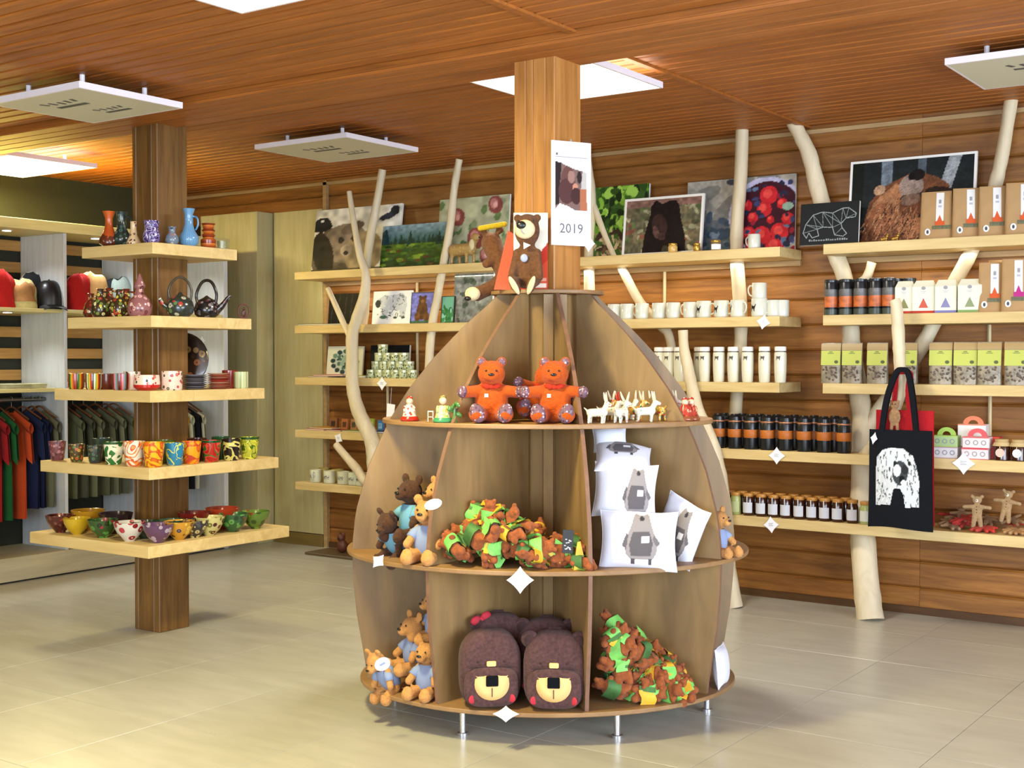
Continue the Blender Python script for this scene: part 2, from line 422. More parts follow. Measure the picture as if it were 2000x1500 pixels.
# ================================================================== THE SETTING
YB = 7.52        # back wall
XL = -8.78       # left wall
XR, YF0 = 3.0, -3.0
ZC1, ZC2 = 2.81, 2.92     # near ceiling, far (raised) ceiling
CXY = (-5.69, 4.727)      # left column centre
D0 = atd(1069, 5.586, 0)  # display column centre
BX, BY = D0.x, D0.y
M_WALL = wood('pine_wall', '#a26c30', '#724519', 0, 1.1, 0.48, 0.45, 0.14, 13, 0.10, 0.0, 0.18)
M_CEIL = wood('pine_ceiling', '#b26a28', '#874d1b', 0, 1.0, 0.5, 0.30, 0.08, 18, 0.08, 0.0, 0.06)
M_SHELF = wood('pale_shelf', '#dcc48c', '#c4a76c', 0, 1.0, 0.5, 0.06, 0.04, 10, 0.04)
M_SHELFY = wood('pale_shelf_cross', '#dcc48c', '#c4a76c', 1, 1.0, 0.5, 0.06, 0.04, 10, 0.04)
M_COL = wood('stained_column', '#866132', '#5a3d1b', 2, 1.0, 0.42, 0.35, 0.03, 12, 0.06, 0.1, 0.12)
M_COL2 = wood('honey_column', '#b98246', '#96622c', 2, 1.0, 0.42, 0.3, 0.03, 12, 0.06, 0.1, 0.1)
M_PANEL = wood('whitened_panel', '#bcb489', '#a9a074', 2, 1.0, 0.5, 0.0, 0.03, 12, 0.03)
M_PANELW = wood('white_divider', '#d4d6d6', '#bfc3c2', 2, 1.0, 0.5, 0.0, 0.02, 14, 0.02)
M_TRIM = wood('pale_trim', '#b5966a', '#9a7c52', 0, 1.0, 0.5, 0, 0.03)
M_DARK = plain('#26281c', 0.85, 0, 0.05, 30)
M_GREEN = plain('#2f2e14', 0.8, 0, 0.05, 30)
M_DRIFT = wood('peeled_branch', '#ded0b2', '#c4b391', 2, 1.0, 0.55, 0.25, 0.03, 6, 0.15, 0, 0.06)
M_PLASTER = plain('#b9b09a', 0.8)
# floor: base slab plus square vinyl tiles with fine joints
def floor_mat():
    m, t, b = nt('vinyl_tile'); tc = t.nodes.new('ShaderNodeTexCoord'); g = t.nodes.new('ShaderNodeNewGeometry'); oi = t.nodes.new('ShaderNodeObjectInfo')
    mp = t.nodes.new('ShaderNodeMapping'); mp.inputs['Scale'].default_value = (1.2, 5, 1); mp.inputs['Rotation'].default_value = (0, 0, yaw)
    lk(t, g.outputs['Position'], mp.inputs[0])
    n = t.nodes.new('ShaderNodeTexNoise'); n.inputs['Scale'].default_value = 2.4; n.inputs['Detail'].default_value = 7; lk(t, mp.outputs[0], n.inputs['Vector'])
    cr = t.nodes.new('ShaderNodeValToRGB'); cr.color_ramp.elements[0].position = .3; cr.color_ramp.elements[1].position = .7
    cr.color_ramp.elements[0].color = (*lin('#a6a498'), 1); cr.color_ramp.elements[1].color = (*lin('#b5b3a7'), 1)
    lk(t, n.outputs['Fac'], cr.inputs[0])
    mr = t.nodes.new('ShaderNodeMapRange'); mr.inputs['To Min'].default_value = 0.975; mr.inputs['To Max'].default_value = 1.025
    lk(t, oi.outputs['Random'], mr.inputs['Value'])
    mx = t.nodes.new('ShaderNodeVectorMath'); mx.operation = 'SCALE'; lk(t, cr.outputs[0], mx.inputs[0]); lk(t, mr.outputs[0], mx.inputs['Scale'])
    lk(t, mx.outputs[0], b.inputs['Base Color']); b.inputs['Roughness'].default_value = 0.30; b.inputs['Specular IOR Level'].default_value = 0.5
    bp = t.nodes.new('ShaderNodeBump'); bp.inputs['Strength'].default_value = 0.03; lk(t, n.outputs['Fac'], bp.inputs['Height']); lk(t, bp.outputs[0], b.inputs['Normal'])
    return m
M_FLOOR = floor_mat()
floor = struct(MB().box(XL-.1, XR+.1, YF0-.1, YB+.1, -.15, -.002).build('floor', plain('#5d5848', 0.8)))
T = 0.684; g = 0.0012
tm = MB().bevbox(-T/2+g, T/2-g, -T/2+g, T/2-g, -.004, 0, .0008).mesh('tile', M_FLOOR)
x = -2.147+T/2
while x > XL+.1: x -= T
while x < XR+.1:
    y = 3.5-T/2
    while y > YF0+.1: y -= T
    while y < YB+.1:
        if x-T/2 > XL-.2*T-1 and x+T/2 < XR+1: mk('tile', tm, floor, (x, y, 0))
        y += T
    x += T
# back wall: rows of wide boards with open V joints on a dark backing
wb = struct(MB().box(XL-.3, XR+.1, YB+.03, YB+.2, 0, 3.1).build('wall_back', plain('#2a1608', 0.9)))
PH = 0.155
def board(L, hgt, d, b=.012):
    return [(-d, b), (-d, hgt-b-.002), (-d+b, hgt-.002), (0, hgt-.002), (0, 0), (-d+b, 0)]
def row_mesh(x0, x1, hgt, d=.03):
    pr = board(0, hgt, d); n = len(pr); vs = [(x0, y, z) for y, z in pr]+[(x1, y, z) for y, z in pr]
    fs = [tuple(range(n)), tuple(n+i for i in reversed(range(n)))]+[(i, n+i, n+(i+1) % n, (i+1) % n) for i in range(n)]
    m = MB(); m._add(vs, fs); return m.mesh('board', M_WALL)
bmesh1 = row_mesh(-7.07, -2.35, PH); bmesh2 = row_mesh(-2.348, XR, PH); bmesh3 = row_mesh(XL, -7.07, PH)
for i in range(19):
    z = i*PH
    hh = min(PH, 2.93-z)
    if hh < .03: continue
    mk('board', bmesh1, wb, (0, YB+.03, z)); mk('board', bmesh2, wb, (0, YB+.03, z))
    if z > 2.55: mk('board', bmesh3, wb, (0, YB+.03, z))
# pale panels in the left corner
xa = ony(537, 900, YB-.02).x
pn = struct(MB().bevbox(xa+.012, -7.075, YB-.035, YB+.0, .10, 2.685, .002).build('trim_1', M_PANEL))
struct(MB().bevbox(-8.3, xa-.012, YB-.20, YB+.0, .0, 2.685, .002).build('trim_2', M_PANEL))
struct(MB().bevbox(xa+.012, -7.075, YB-.045, YB-.0, 0, .095, .003).build('baseboard_corner', wood('brown_base', '#8a7440', '#74602f', 0)))
struct(MB().box(-7.072, -7.035, YB-.03, YB+.0, 0, 2.90).build('trim_3', M_TRIM))
struct(MB().box(-8.75, XR, YB-.03, YB+.0, 2.868, 2.893).build('trim_4', M_TRIM))
struct(MB().box(-7.03, XR, YB-.015, YB+.0, 0, .045).build('baseboard_back', wood('dark_base', '#5a3c1e', '#45290f', 0)))
# other walls (left one is dark green above the wardrobe)
struct(MB().box(XL-.15, XL, YF0, YB+.1, 0, 3.1).build('wall_left', M_GREEN))
w = struct(MB().box(XL, XR, YF0-.15, YF0, 0, .5).box(XL, XR, YF0-.15, YF0, 2.6, 3.1).box(XL, -4.8, YF0-.15, YF0, .5, 2.6).box(1.8, XR, YF0-.15, YF0, .5, 2.6).build('wall_front', M_PLASTER))
w = struct(MB().box(XR, XR+.15, YF0, YB, 0, .5).box(XR, XR+.15, YF0, YB, 2.6, 3.1).box(XR, XR+.15, YF0, -.6, .5, 2.6).box(XR, XR+.15, 5.0, YB, .5, 2.6).build('wall_right', M_PLASTER))
# ceilings: narrow tongue and groove boards
ce = struct(MB().box(XL-.1, XR+.1, YF0-.1, YB+.1, ZC2+.04, ZC2+.15).box(XL, XR, YF0, 4.77, ZC1+.03, ZC2+.04).build('ceiling', plain('#3a1d0a', 0.9)))
BW = 0.095
def cboard(x0, x1, wd=BW, d=.02, b=.010):
    pr = [(0, 0), (b, -d), (wd-b-.004, -d), (wd-.004, 0)]
    n = 4; vs = [(x0, y, z) for y, z in pr]+[(x1, y, z) for y, z in pr]
    fs = [tuple(range(n)), tuple(n+i for i in reversed(range(n)))]+[(i, n+i, n+(i+1) % n, (i+1) % n) for i in range(n)]
    m = MB(); m._add(vs, fs); return m.mesh('board', M_CEIL)
c1 = cboard(XL, -2.76); c2 = cboard(-2.76, XR); c3 = cboard(XL, -3.045); c4 = cboard(-3.045, XR)
y = 4.36-BW
while y > -2.9:
    mk('board', c1, ce, (0, y, ZC1+.02)); mk('board', c2, ce, (0, y, ZC1+.02)); y -= BW
y = 4.78
while y < YB-.02:
    mk('board', c3, ce, (0, y, ZC2+.02)); mk('board', c4, ce, (0, y, ZC2+.02)); y += BW
struct(MB().box(-2.78, -2.745, YF0, 4.37, ZC1-.012, ZC1).build('trim_5', M_CEIL))
struct(MB().box(-3.065, -3.03, 4.77, YB, ZC2-.012, ZC2).build('trim_6', M_CEIL))
# beam over the columns, clad in the same boards
bm_ = tag(MB().bevbox(XL, XR, 4.37, 4.77, 2.785, 2.96, .006).build('ceiling_beam', M_CEIL), None, None); struct(bm_)
for k in range(4):
    mk('board', cboard(XL, XR, .099, .012, .004), bm_, (0, 4.372+.0995*k, 2.785))

# ------------------------------------------------------------------ columns
def column(name, label, cx, cyy, mat, strips):
    t = thing(name, label, 'column', (cx, cyy, 0))
    a = .105
    # glued laminations seen as vertical boards on the near faces
    MB().box(-a+.004, a-.004, -a+.004, a-.004, 0, 2.786).build('core', mat, t)
    xs = strips
    for i in range(len(xs)-1):
        w0 = -a+2*a*xs[i]; w1 = -a+2*a*xs[i+1]
        MB().bevbox(w0+.0008, w1-.0008, -a, a, 0, 2.785, .0035).build('lamination', mat, t)
    return t
colL = column('wooden_column', 'dark stained square wooden column carrying the five square pottery shelves', CXY[0], CXY[1], M_COL, [0, .16, .78, 1])
colD = column('wooden_column', 'honey coloured square wooden column rising through the round display stand', BX, BY, M_COL2, [0, .3, .47, .78, 1])
COLS_L = [(.551, .495), (.942, .454), (1.333, .40), (1.722, .35), (2.108, .295)]
names5 = ['lowest and widest', 'second lowest', 'middle', 'second highest', 'highest and smallest']
what5 = ['holding painted bowls', 'holding tall painted cups', 'holding striped mugs and stacked plates', 'holding bottles and teapots', 'holding small vases']
for i, (z, a) in enumerate(COLS_L):
    t = thing('square_shelf', f'{names5[i]} pale square shelf around the dark column, {what5[i]}', 'shelf', (*CXY, z), 0, 'square shelves around the column')
    th = .06; c = .106
    MB().bevbox(-a, a, -a, -c, -th, 0, .002).build('shelf_board', M_SHELF, t); MB().bevbox(-a, a, c, a, -th, 0, .002).build('shelf_board', M_SHELF, t)
    MB().bevbox(-a, -c, -c, c, -th, 0, .002).build('shelf_board', M_SHELFY, t); MB().bevbox(c, a, -c, c, -th, 0, .002).build('shelf_board', M_SHELFY, t)

# ------------------------------------------------------------------ ceiling panels
M_PFR = plain('#e9e3ea', .4); M_PFACE = plain('#c9c6b0', .55); M_LIT = emit('lit_panel', '#fffbe8', 6.0); M_GLY = plain('#4d4c48', .6)
def glyph(parent, cx, cyy, s):
    m = MB()
    m.at((cx, cyy, -.0305), (0, 0, .0), (s, s, 1)).box(-.11, .11, .02, .05, -.001, .001)
    for k in range(-2, 3):
        m.at((cx+k*.052*s, cyy-.02*s-abs(k)*.008*s, -.0305), (0, 0, .2*k), (s, s, 1)).box(-.008, .012, -.035, .012, -.001, .001)
    m.build('printed_mark', M_GLY, parent)
def panel(label, x0, x1, y0, y1, zb, zc, lit, power=0, color=(1, .95, .72)):
    cx, cyy = (x0+x1)/2, (y0+y1)/2; a, b = (x1-x0)/2, (y1-y0)/2
    t = thing('ceiling_light' if lit else 'heater_panel', label, 'ceiling light' if lit else 'ceiling panel', (cx, cyy, zb+.03), 0, 'lit square panels' if lit else 'unlit square heater panels')
    m = MB(); 
    for (u0, u1, v0, v1) in ((-a, a, -b, -b+.012), (-a, a, b-.012, b), (-a, -a+.012, -b+.012, b-.012), (a-.012, a, -b+.012, b-.012)): m.box(u0, u1, v0, v1, -.03, 0)
    m.build('frame', M_PFR, t)
    MB().box(-a+.012, a-.012, -b+.012, b-.012, -.03, -.002).build('diffuser' if lit else 'face', M_LIT if lit else M_PFACE, t)
    for sx in (-1, 1):
        for sy in (-1, 1): MB().at((sx*a*.6, sy*b*.6, 0)).lathe([(.012, 0), (.012, zc-zb-.03)], 8).build('hanger', M_PFR, t)
    if not lit: glyph(t, -.03, -.09, 1.0); glyph(t, .05, .12, .8)
    if lit: area('panel_glow', (cx, cyy, zb-.02), (0, 0, 0), a*1.8, b*1.8, power, color)
    return t
def from_corners(pr, pb, pt, z):
    """right, far and near corners seen in the photo, on a level plane"""
    R_ = onz(*pr, z); B_ = onz(*pb, z); T_ = onz(*pt, z) if pt else None
    return R_, B_, T_
WARM = (1.0, .90, .60)
z1, z2 = 2.715, 2.83
R_, B_, T_ = from_corners((357, 212), (190, 242), (148, 172), z1); PANEL_W = 0.66; PANEL_D = 0.60
panel('dark square heater panel with printed marks hanging in front of the left column', B_.x, R_.x, T_.y, R_.y, z1, ZC1, False)
R_, B_, T_ = from_corners((817, 297), (660, 321), (660, 270), z2)
panel('square heater panel with printed marks hanging between the two columns', B_.x, R_.x, T_.y, R_.y, z2, ZC2, False)
R_, B_, T_ = from_corners((1295, 172), (1066, 204.5), (1160, 123), z2)
panel('glowing square ceiling light just behind the column of the round stand', B_.x, R_.x, T_.y, R_.y, z2, ZC2, True, 60, (1, .97, .88))
R_, B_, T_ = from_corners((597, 0), (475, 28), None, z1)
panel('glowing square ceiling light cut by the top edge of the photo', B_.x, R_.x, R_.y-.55, R_.y, z1, ZC1, True, 110, (1, .87, .40))
R_, B_, T_ = from_corners((190, 328), (80, 350), None, z2)
panel('glowing square ceiling light above the clothes shelves', B_.x-.05, R_.x, R_.y-.7, R_.y, z2, ZC2, True, 130, (1, .87, .36))
L_ = onz(1845, 127, z2); B_ = onz(1910, 177, z2)
panel('square heater panel with printed marks near the right edge of the photo', L_.x, L_.x+.75, L_.y, B_.y, z2, ZC2, False)
# ================================================================== wall shelving
YS = 7.18                 # front edge of the wall shelves
ZS = [2.165, 1.752, 1.355, .948, .545]
rank = ['top', 'second highest', 'middle', 'second lowest', 'lowest']
def wshelf(label, x0, x1, z, group, y0=YS):
    o = MB().bevbox(0, x1-x0, 0, YB-.005-y0, -.06, 0, .0025).build('wall_shelf', M_SHELF, None, loc=(x0, y0, z))
    return tag(o, label, 'shelf', group)
XA0, XA1 = -7.08, -5.08
XB0, XB1 = -5.07, -3.086
XC0, XC1 = -2.816, .6
contA = ['holding the landscape and flower prints', 'holding the white and blue bear prints', 'holding stacked tins and flat pink booklets', 'holding small books', 'holding short white mugs']
contB = ['holding the berry print', 'holding white mugs', 'holding white tumblers']
contC = ['holding kraft bags and the framed bear head', 'holding white cartons and dark canisters', 'holding green pouches']
for i in range(5):
    wshelf(f'{rank[i]} pale shelf of the left wall unit, {contA[i]}', XA0, XA1, ZS[i], 'shelves of the left wall unit')
for i in range(3):
    wshelf(f'{rank[i]} pale shelf of the middle wall unit, {contB[i]}', XB0, XB1, ZS[i], 'shelves of the middle wall unit')
    wshelf(f'{rank[i]} pale shelf of the right wall unit, {contC[i]}', XC0, XC1, ZS[i], 'shelves of the right wall unit')
wshelf('long pale shelf under the black and orange thermoses', XB0, XC1, ZS[3], 'long low wall shelves')
wshelf('lowest long pale shelf under the honey jars', XB0, XC1, ZS[4], 'long low wall shelves')
# thin power cables of the shelf lights, running down the boards
M_CABLE = plain('#cdb98a', .5)
def cable(px, z0, z1, label):
    p = aty(px, z0, YB-.012)
    o = MB().tube([(0, 0, 0), (0, 0, z1-z0)], .011, 6).build('light_cable', M_CABLE, None, True, loc=p); tag(o, label, 'cable', 'cables of the shelf lights')
cable(815, 1.36, 2.10, 'thin pale light cable on the boards beside the blue bear print')
cable(757, .95, 1.295, 'thin pale light cable below the stacked tins')
cable(1298, 1.76, 2.10, 'thin pale light cable above the row of white mugs')
cable(1932, 1.36, 1.69, 'thin pale light cable above the green labelled pouches')
cable(1933, .95, 1.29, 'thin pale light cable above the pink handled boxes')
def rail(x0, x1, z, label):
    o = MB().bevbox(0, x1-x0, 0, .03, -.035, 0, .003).build('light_rail', M_TRIM, None, loc=(x0, YB-.031, z-.061)); tag(o, label, 'light rail', 'rails under the top shelves')
    for k in range(2):
        xx = x0+(x1-x0)*(.25+.5*k)
        area('shelf_glow', (xx, YS+.18, z-.075), (0, 0, 0), (x1-x0)*.4, .03, 3.0, (1, .93, .72))
rail(XA0, XA1, ZS[0], 'light rail under the top shelf of the left wall unit')
rail(XB0, XB1, ZS[0], 'light rail under the top shelf of the middle wall unit')
rail(XC0, XC1, ZS[0], 'light rail under the top shelf of the right wall unit')

# ------------------------------------------------------------------ peeled branches: pixel column, pixel row, depth plane Y, diameter in photo pixels
def smooth(pts, rad, n=4):
    out = []; ro = []
    m = len(pts)
    for i in range(m-1):
        p0, p1, p2, p3 = pts[max(i-1, 0)], pts[i], pts[i+1], pts[min(i+2, m-1)]
        for k in range(n):
            t = k/n; out.append(.5*((2*p1)+(-p0+p2)*t+(2*p0-5*p1+4*p2-p3)*t*t+(-p0+3*p1-3*p2+p3)*t**3)); ro.append(rad[i]*(1-t)+rad[i+1]*t)
    out.append(pts[-1]); ro.append(rad[-1]); return out, ro
def branch_mb(mb, rows, seed=0):
    rr = random.Random(seed); pts = []; rad = []
    for px, py, Y, dia in rows:
        p = ony(px, py, Y); pts.append(p); D = (p-C0).dot(Fv); rad.append(dia/2*D/FPX)
    P, R = smooth(pts, rad)
    R = [r*(1+rr.uniform(-.05, .05)) for r in R]
    mb.tube(P, R, 12)
def tree(label, trunk, branches, cat='branch', seed=1, stubs=()):
    base = ony(trunk[0][0], trunk[0][1], trunk[0][2])
    t = thing('peeled_tree', label, cat, base)
    def part(nm, rows, sd):
        m = MB(); m.M = Matrix.Translation(-base); branch_mb(m, rows, sd); return m.build(nm, M_DRIFT, t, True)
    part('trunk', trunk, seed)
    for i, b in enumerate(branches): part('limb', b, seed+i+1)
    return t
Y1 = 7.10
tree('slim forked white peeled branch standing in front of the left wall shelves',
     [(738, 1101, Y1, 34), (736, 1000, Y1, 31), (733, 930, Y1, 32), (730, 880, Y1, 31), (722, 850, Y1, 30), (707, 820, Y1, 29), (695, 787, Y1, 27), (688, 747, Y1, 25), (688, 700, Y1, 25), (688, 655, Y1, 24), (698, 620, Y1, 23), (712, 575, Y1, 21), (714, 535, Y1, 17), (703, 499, Y1, 14), (692, 440, Y1, 12), (682, 374, Y1, 10)],
     [[(687, 662, Y1, 15), (677, 645, Y1, 12), (656, 598, Y1, 11), (640, 563, Y1, 10)],
      [(728, 945, Y1, 20), (712, 938, Y1, 20), (697, 916, Y1, 18), (677, 893, Y1, 16), (656, 868, Y1, 14)]], seed=3)
Y2 = 7.245
tree('straight grey peeled pole crossing the top left shelf behind the forked branch',
     [(709, 634, Y2, 18), (713, 600, Y2, 18), (715, 530, Y2, 18), (724, 460, Y2, 18), (738, 385, Y2, 16), (747, 331, Y2, 15)], [], seed=9)
tree('slightly bent peeled pole right of the landscape print',
     [(838, 770, Y2, 19), (839, 690, Y2, 18), (845, 629, Y2, 17), (853, 588, Y2, 16), (865, 520, Y2, 16), (879, 444, Y2, 16), (887, 370, Y2, 15), (897, 311, Y2, 14)], [], seed=12)
Y2 = 7.40
tree('upright peeled pole behind the paper calendar with a white limb slanting down over the mugs',
     [(1152, 640, Y2, 22), (1151, 500, Y2, 21), (1156, 400, Y2, 20), (1149, 330, Y2, 17), (1141, 272, Y2, 16)],
     [[(1316, 705, Y2, 18), (1306, 654, Y2, 18), (1290, 636, Y2, 19), (1250, 590, Y2, 18), (1215, 525, Y2, 17), (1185, 465, Y2, 14), (1157, 395, Y2, 13)]], seed=17)
tree('yellowish curved peeled trunk standing close behind the round stand on the right',
     [(1432, 1186, Y1, 38), (1420, 1110, Y1, 35), (1412, 990, Y1, 33), (1400, 910, Y1, 32), (1385, 855, Y1, 30), (1362, 800, Y1, 26), (1350, 750, Y1, 24), (1343, 715, Y1, 23), (1336, 680, Y1, 20), (1334, 645, Y1, 19)], [], seed=20)
tree('thick upright peeled pole crossing the berry print',
     [(1436, 880, Y2, 26), (1437, 800, Y2, 26), (1446, 680, Y2, 25), (1446, 600, Y2, 27), (1439, 500, Y2, 26), (1440, 430, Y2, 26), (1447, 340, Y2, 25), (1450, 228, Y2, 25)], [], seed=22)
Y3 = 7.41
tree('large peeled tree trunk with forked limbs dividing the right wall shelves',
     [(1700, 1211, 7.22, 55), (1693, 1150, 7.26, 52), (1686, 1060, 7.33, 48), (1682, 960, 7.39, 42), (1683, 890, Y3, 38), (1686, 830, Y3, 44), (1678, 770, Y3, 38), (1664, 690, Y3, 37), (1661, 634, Y3, 34), (1650, 545, Y3, 33), (1632, 495, Y3, 33), (1612, 420, Y3, 33), (1594, 355, Y3, 32), (1580, 300, Y3, 30), (1563, 265, Y3, 28), (1546, 230, Y3, 30)],
     [[(1688, 850, Y3, 36), (1712, 805, Y3, 26), (1745, 762, Y3, 28), (1782, 706, Y3, 30), (1812, 655, Y3, 30), (1860, 560, Y3, 30), (1898, 490, Y3, 28), (1928, 420, Y3, 27), (1945, 358, Y3, 27), (1958, 300, Y3, 26), (1975, 195, Y3, 26)],
      [(1658, 560, Y3, 16), (1690, 545, Y3, 18), (1703, 512, Y3, 18)]], 'tree trunk', seed=30)
Y5 = 7.06
tree('short peeled branch in front of the right shelves from which the tote bags hang',
     [(1692, 890, 7.30, 30), (1722, 848, 7.12, 22), (1750, 800, Y5, 17), (1763, 755, Y5, 19), (1758, 725, Y5, 22), (1756, 680, Y5, 24), (1754, 640, Y5, 24), (1751, 600, Y5, 22), (1747, 586, Y5, 22)], [], seed=40)

# ------------------------------------------------------------------ clothes cabinets along the left wall
XF = -7.65; XK = -8.15
ZTOP = 2.437
M_CABF = wood('pale_cabinet_edge', '#d8cc8e', '#c6b877', 1, 1.0, .5, 0, .03)
M_SLAT = wood('cabinet_slat', '#b48a4a', '#94692f', 1, 1.0, .5, .2, .06)
YD = [4.8, 5.53, 6.225, 6.99]; YD0 = 4.05
ydiv = [YD0]+YD
t = thing('clothes_cabinet', 'open pale shelving cabinet with slatted back for bags and hanging shirts', 'cabinet', (XF, 5.5, 0))
def cb(nm, x0, x1, y0, y1, z0, z1, m, b=.002): return MB().bevbox(x0-XF, x1-XF, y0-5.5, y1-5.5, z0, z1, b).build(nm, m, t)
for y in ydiv[:-1]: cb('divider', XK, XF, y-.012, y+.012, .17, ZTOP-.07, M_PANELW)
cb('divider', XK, XF, ydiv[-1]-.012, ydiv[-1]+.03, .0, ZTOP-.07, M_PANELW)
cb('top_board', XK-.1, XF+.03, ydiv[0], ydiv[-1]+.03, ZTOP-.07, ZTOP, M_CABF)
for i in range(4):
    y0, y1 = ydiv[i]+.013, ydiv[i+1]-.013
    cb('shelf', XK+.01, XF-.01, y0, y1, 1.815, 1.84, M_CABF); cb('shelf', XK+.01, XF-.01, y0, y1, 1.27, 1.295, M_CABF)
    ry = MB().tube([(XF-.22-XF, y0-5.5, 1.215), (XF-.22-XF, y1-5.5, 1.215)], .014, 8).build('hanging_rail', plain('#8d8a84', .3, .9), t, True)
    for k in range(7): cb('slat', XK-.02, XK+.005, y0, y1, 1.345+.153*k, 1.345+.153*k+.075, M_SLAT, .003)
M_LAMP = emit('downlight_lens', '#fff8ea', 14)
for i, (z) in enumerate((ZTOP-.07, 1.815)):
    for j in range(4):
        yy = (ydiv[j]+ydiv[j+1])/2
        m = MB(); m.at((XF-.13-XF, yy-5.5, z-.006)).lathe([(.034, 0), (.036, .003), (.034, .006)], 16); m.build('downlight', plain('#d8d8d8', .4), t)
        m = MB(); m.at((XF-.13-XF, yy-5.5, z-.0075)).lathe([(.001, 0), (.028, 0), (.028, .002)], 16); m.build('lamp_lens', M_LAMP, t)
        s = bpy.data.lights.new('downlight_glow', 'SPOT'); s.energy = 15; s.color = (.92, .96, 1.0) ; s.spot_size = math.radians(130); s.spot_blend = .8; s.shadow_soft_size = .03
        so = bpy.data.objects.new('downlight_glow', s); COL.objects.link(so); so.location = (XF-.13, yy, z-.02)
cb('backing', XK-.04, XK-.022, ydiv[0], ydiv[-1], .17, ZTOP-.07, M_DARK)
cb('plinth', XK-.04, XF+.02, ydiv[0], ydiv[-1]+.03, .012, .17, wood('plinth_wood', '#b5ab8a', '#a2977a', 1, 1, .5))
cb('plinth_gap', XK-.04, XF-.01, ydiv[0], ydiv[-1]+.03, .0, .012, plain('#26221a', .8))
cb('rear_panel', XL+.005, XK-.041, ydiv[-1]+.0, ydiv[-1]+.03, 0, ZTOP-.07, M_PANEL)
# ================================================================== the round display stand
M_PLY = wood('plywood', '#94764a', '#735936', 2, .8, .5, .45, .08, 5, .03, 0, .28)
M_PLYH = wood('plywood_disc', '#9a7850', '#7d5c38', 0, .8, .5, .2, .05, 5, .03, 0, .14)
M_EDGE = plain('#765440', .6, 0, .1, 80, .15)
st = thing('display_stand', 'large round plywood display stand with curved fins built around the column', 'display stand', (BX, BY, 0), 0)
prof = [(.15, .785), (.28, .807), (.40, .828), (.55, .843), (.70, .848), (.85, .832), (1.04, .778), (1.16, .725), (1.25, .68), (1.369, .605), (1.5, .50), (1.61, .395), (1.70, .30), (1.765, .22)]
ZD = [(.133, .812, .017), (.688, .868, .018), (1.242, .715, .018), (1.79, .245, .016)]
SQ = .82; Z0c = .134; FH = Vector((Fv.x, Fv.y, 0)).normalized()      # the stand is a little shallower than wide
def sq(q): q = Vector(q); return q - FH*((1-SQ)*q.dot(FH))
def rp(z):
    for i in range(len(prof)-1):
        if prof[i][0] <= z <= prof[i+1][0]:
            t_ = (z-prof[i][0])/(prof[i+1][0]-prof[i][0]); return prof[i][1]+(prof[i+1][1]-prof[i][1])*t_
    return prof[-1][1] if z > 1.7 else prof[0][1]
for k, (z, r, th) in enumerate(ZD):
    m = MB(); n = 72
    m.lathe([(.09, z-th), (r-.002, z-th), (r, z-th+.003), (r, z-.003), (r-.002, z), (.09, z), (.09, z-th)], n, cap=False)
    m.v = [tuple(sq(v)) for v in m.v]
    m.build('top_disc' if k == 3 else 'shelf_disc', M_PLYH, st)
rot0 = PI/2   # fins: angles measured from the direction towards the camera, turning right
def dirv(deg):     # unit vector in plan
    f = Vector((-Fv.x, -Fv.y, 0)).normalized(); a = math.radians(deg)
    r_ = Rv; return f*math.cos(a)+r_*math.sin(a)
ANG = [10+45*k for k in range(8)]
for a in ANG:
    d = dirv(a); nrm = Vector((-d.y, d.x, 0))
    for lo, hi in ((ZD[0][0], ZD[1][0]-ZD[1][2]), (ZD[1][0], ZD[2][0]-ZD[2][2]), (ZD[2][0], ZD[3][0]-ZD[3][2])):
        lo += .0005; hi -= .0005
        zs = [lo+(hi-lo)*i/12 for i in range(13)]
        th = .008; vs = []; fs = []
        for sgn in (-1, 1):
            for z in zs: q = sq(d*.155)+nrm*th*sgn; vs.append((q.x, q.y, z))
            for z in zs: q = sq(d*rp(z))+nrm*th*sgn; vs.append((q.x, q.y, z))
        n = 13
        for i in range(n-1):
            fs.append((i, i+1, n+i+1, n+i)); o_ = 2*n; fs.append((o_+i, o_+n+i, o_+n+i+1, o_+i+1))
            fs.append((n+i, n+i+1, o_+n+i+1, o_+n+i)); fs.append((i, o_+i, o_+i+1, i+1))
        fs.append((0, n, 3*n, 2*n)); fs.append((n-1, 2*n+n-1, 3*n+n-1, n+n-1))
        m = MB(); m._add(vs, fs); f_ = m.build('fin', M_PLY, st); f_.data.materials.append(M_EDGE)
        cc = sq(d)
        for p_ in f_.data.polygons:
            if abs(p_.normal.dot(Vector((-cc.y, cc.x, 0)).normalized())) < .5: p_.material_index = 1
# plywood cladding around the column inside the stand
for k, (u0, u1, v0, v1) in enumerate(((-.115, .115, -.115, -.1065), (-.115, .115, .1065, .115), (-.115, -.1065, -.1065, .1065), (.1065, .115, -.1065, .1065))):
    MB().box(u0, u1, v0, v1, Z0c, 1.772).build('cladding', M_PLY, st)
# inner upright battens beside the column that carry the fins
for k in range(4):
    a = 10+90*k; d = dirv(a)
    m = MB(); m.at((d.x*.155, d.y*.155, 0), (0, 0, math.atan2(d.y, d.x))); m.box(-.02, .012, -.05, -.009, .16, 1.77); m.box(-.02, .012, .009, .05, .16, 1.77); m.build('batten', M_PLY, st)
M_CHR = plain('#c9c9cc', .25, .9)
for a in (-30, 22, 75, 120, 165, 210, 255):
    d = sq(dirv(a)*.70)
    m = MB(); m.at((d.x, d.y, 0)).lathe([(.022, .0), (.022, .012), (.013, .014), (.013, .10), (.024, .102), (.024, .117)], 12); m.build('foot', M_CHR, st, True)
# ================================================================== generic goods
M_WHITE = plain('#e6e4de', .35); M_PAPER = paper('#f0f0f4'); M_GREY = plain('#8f8f95', .6)
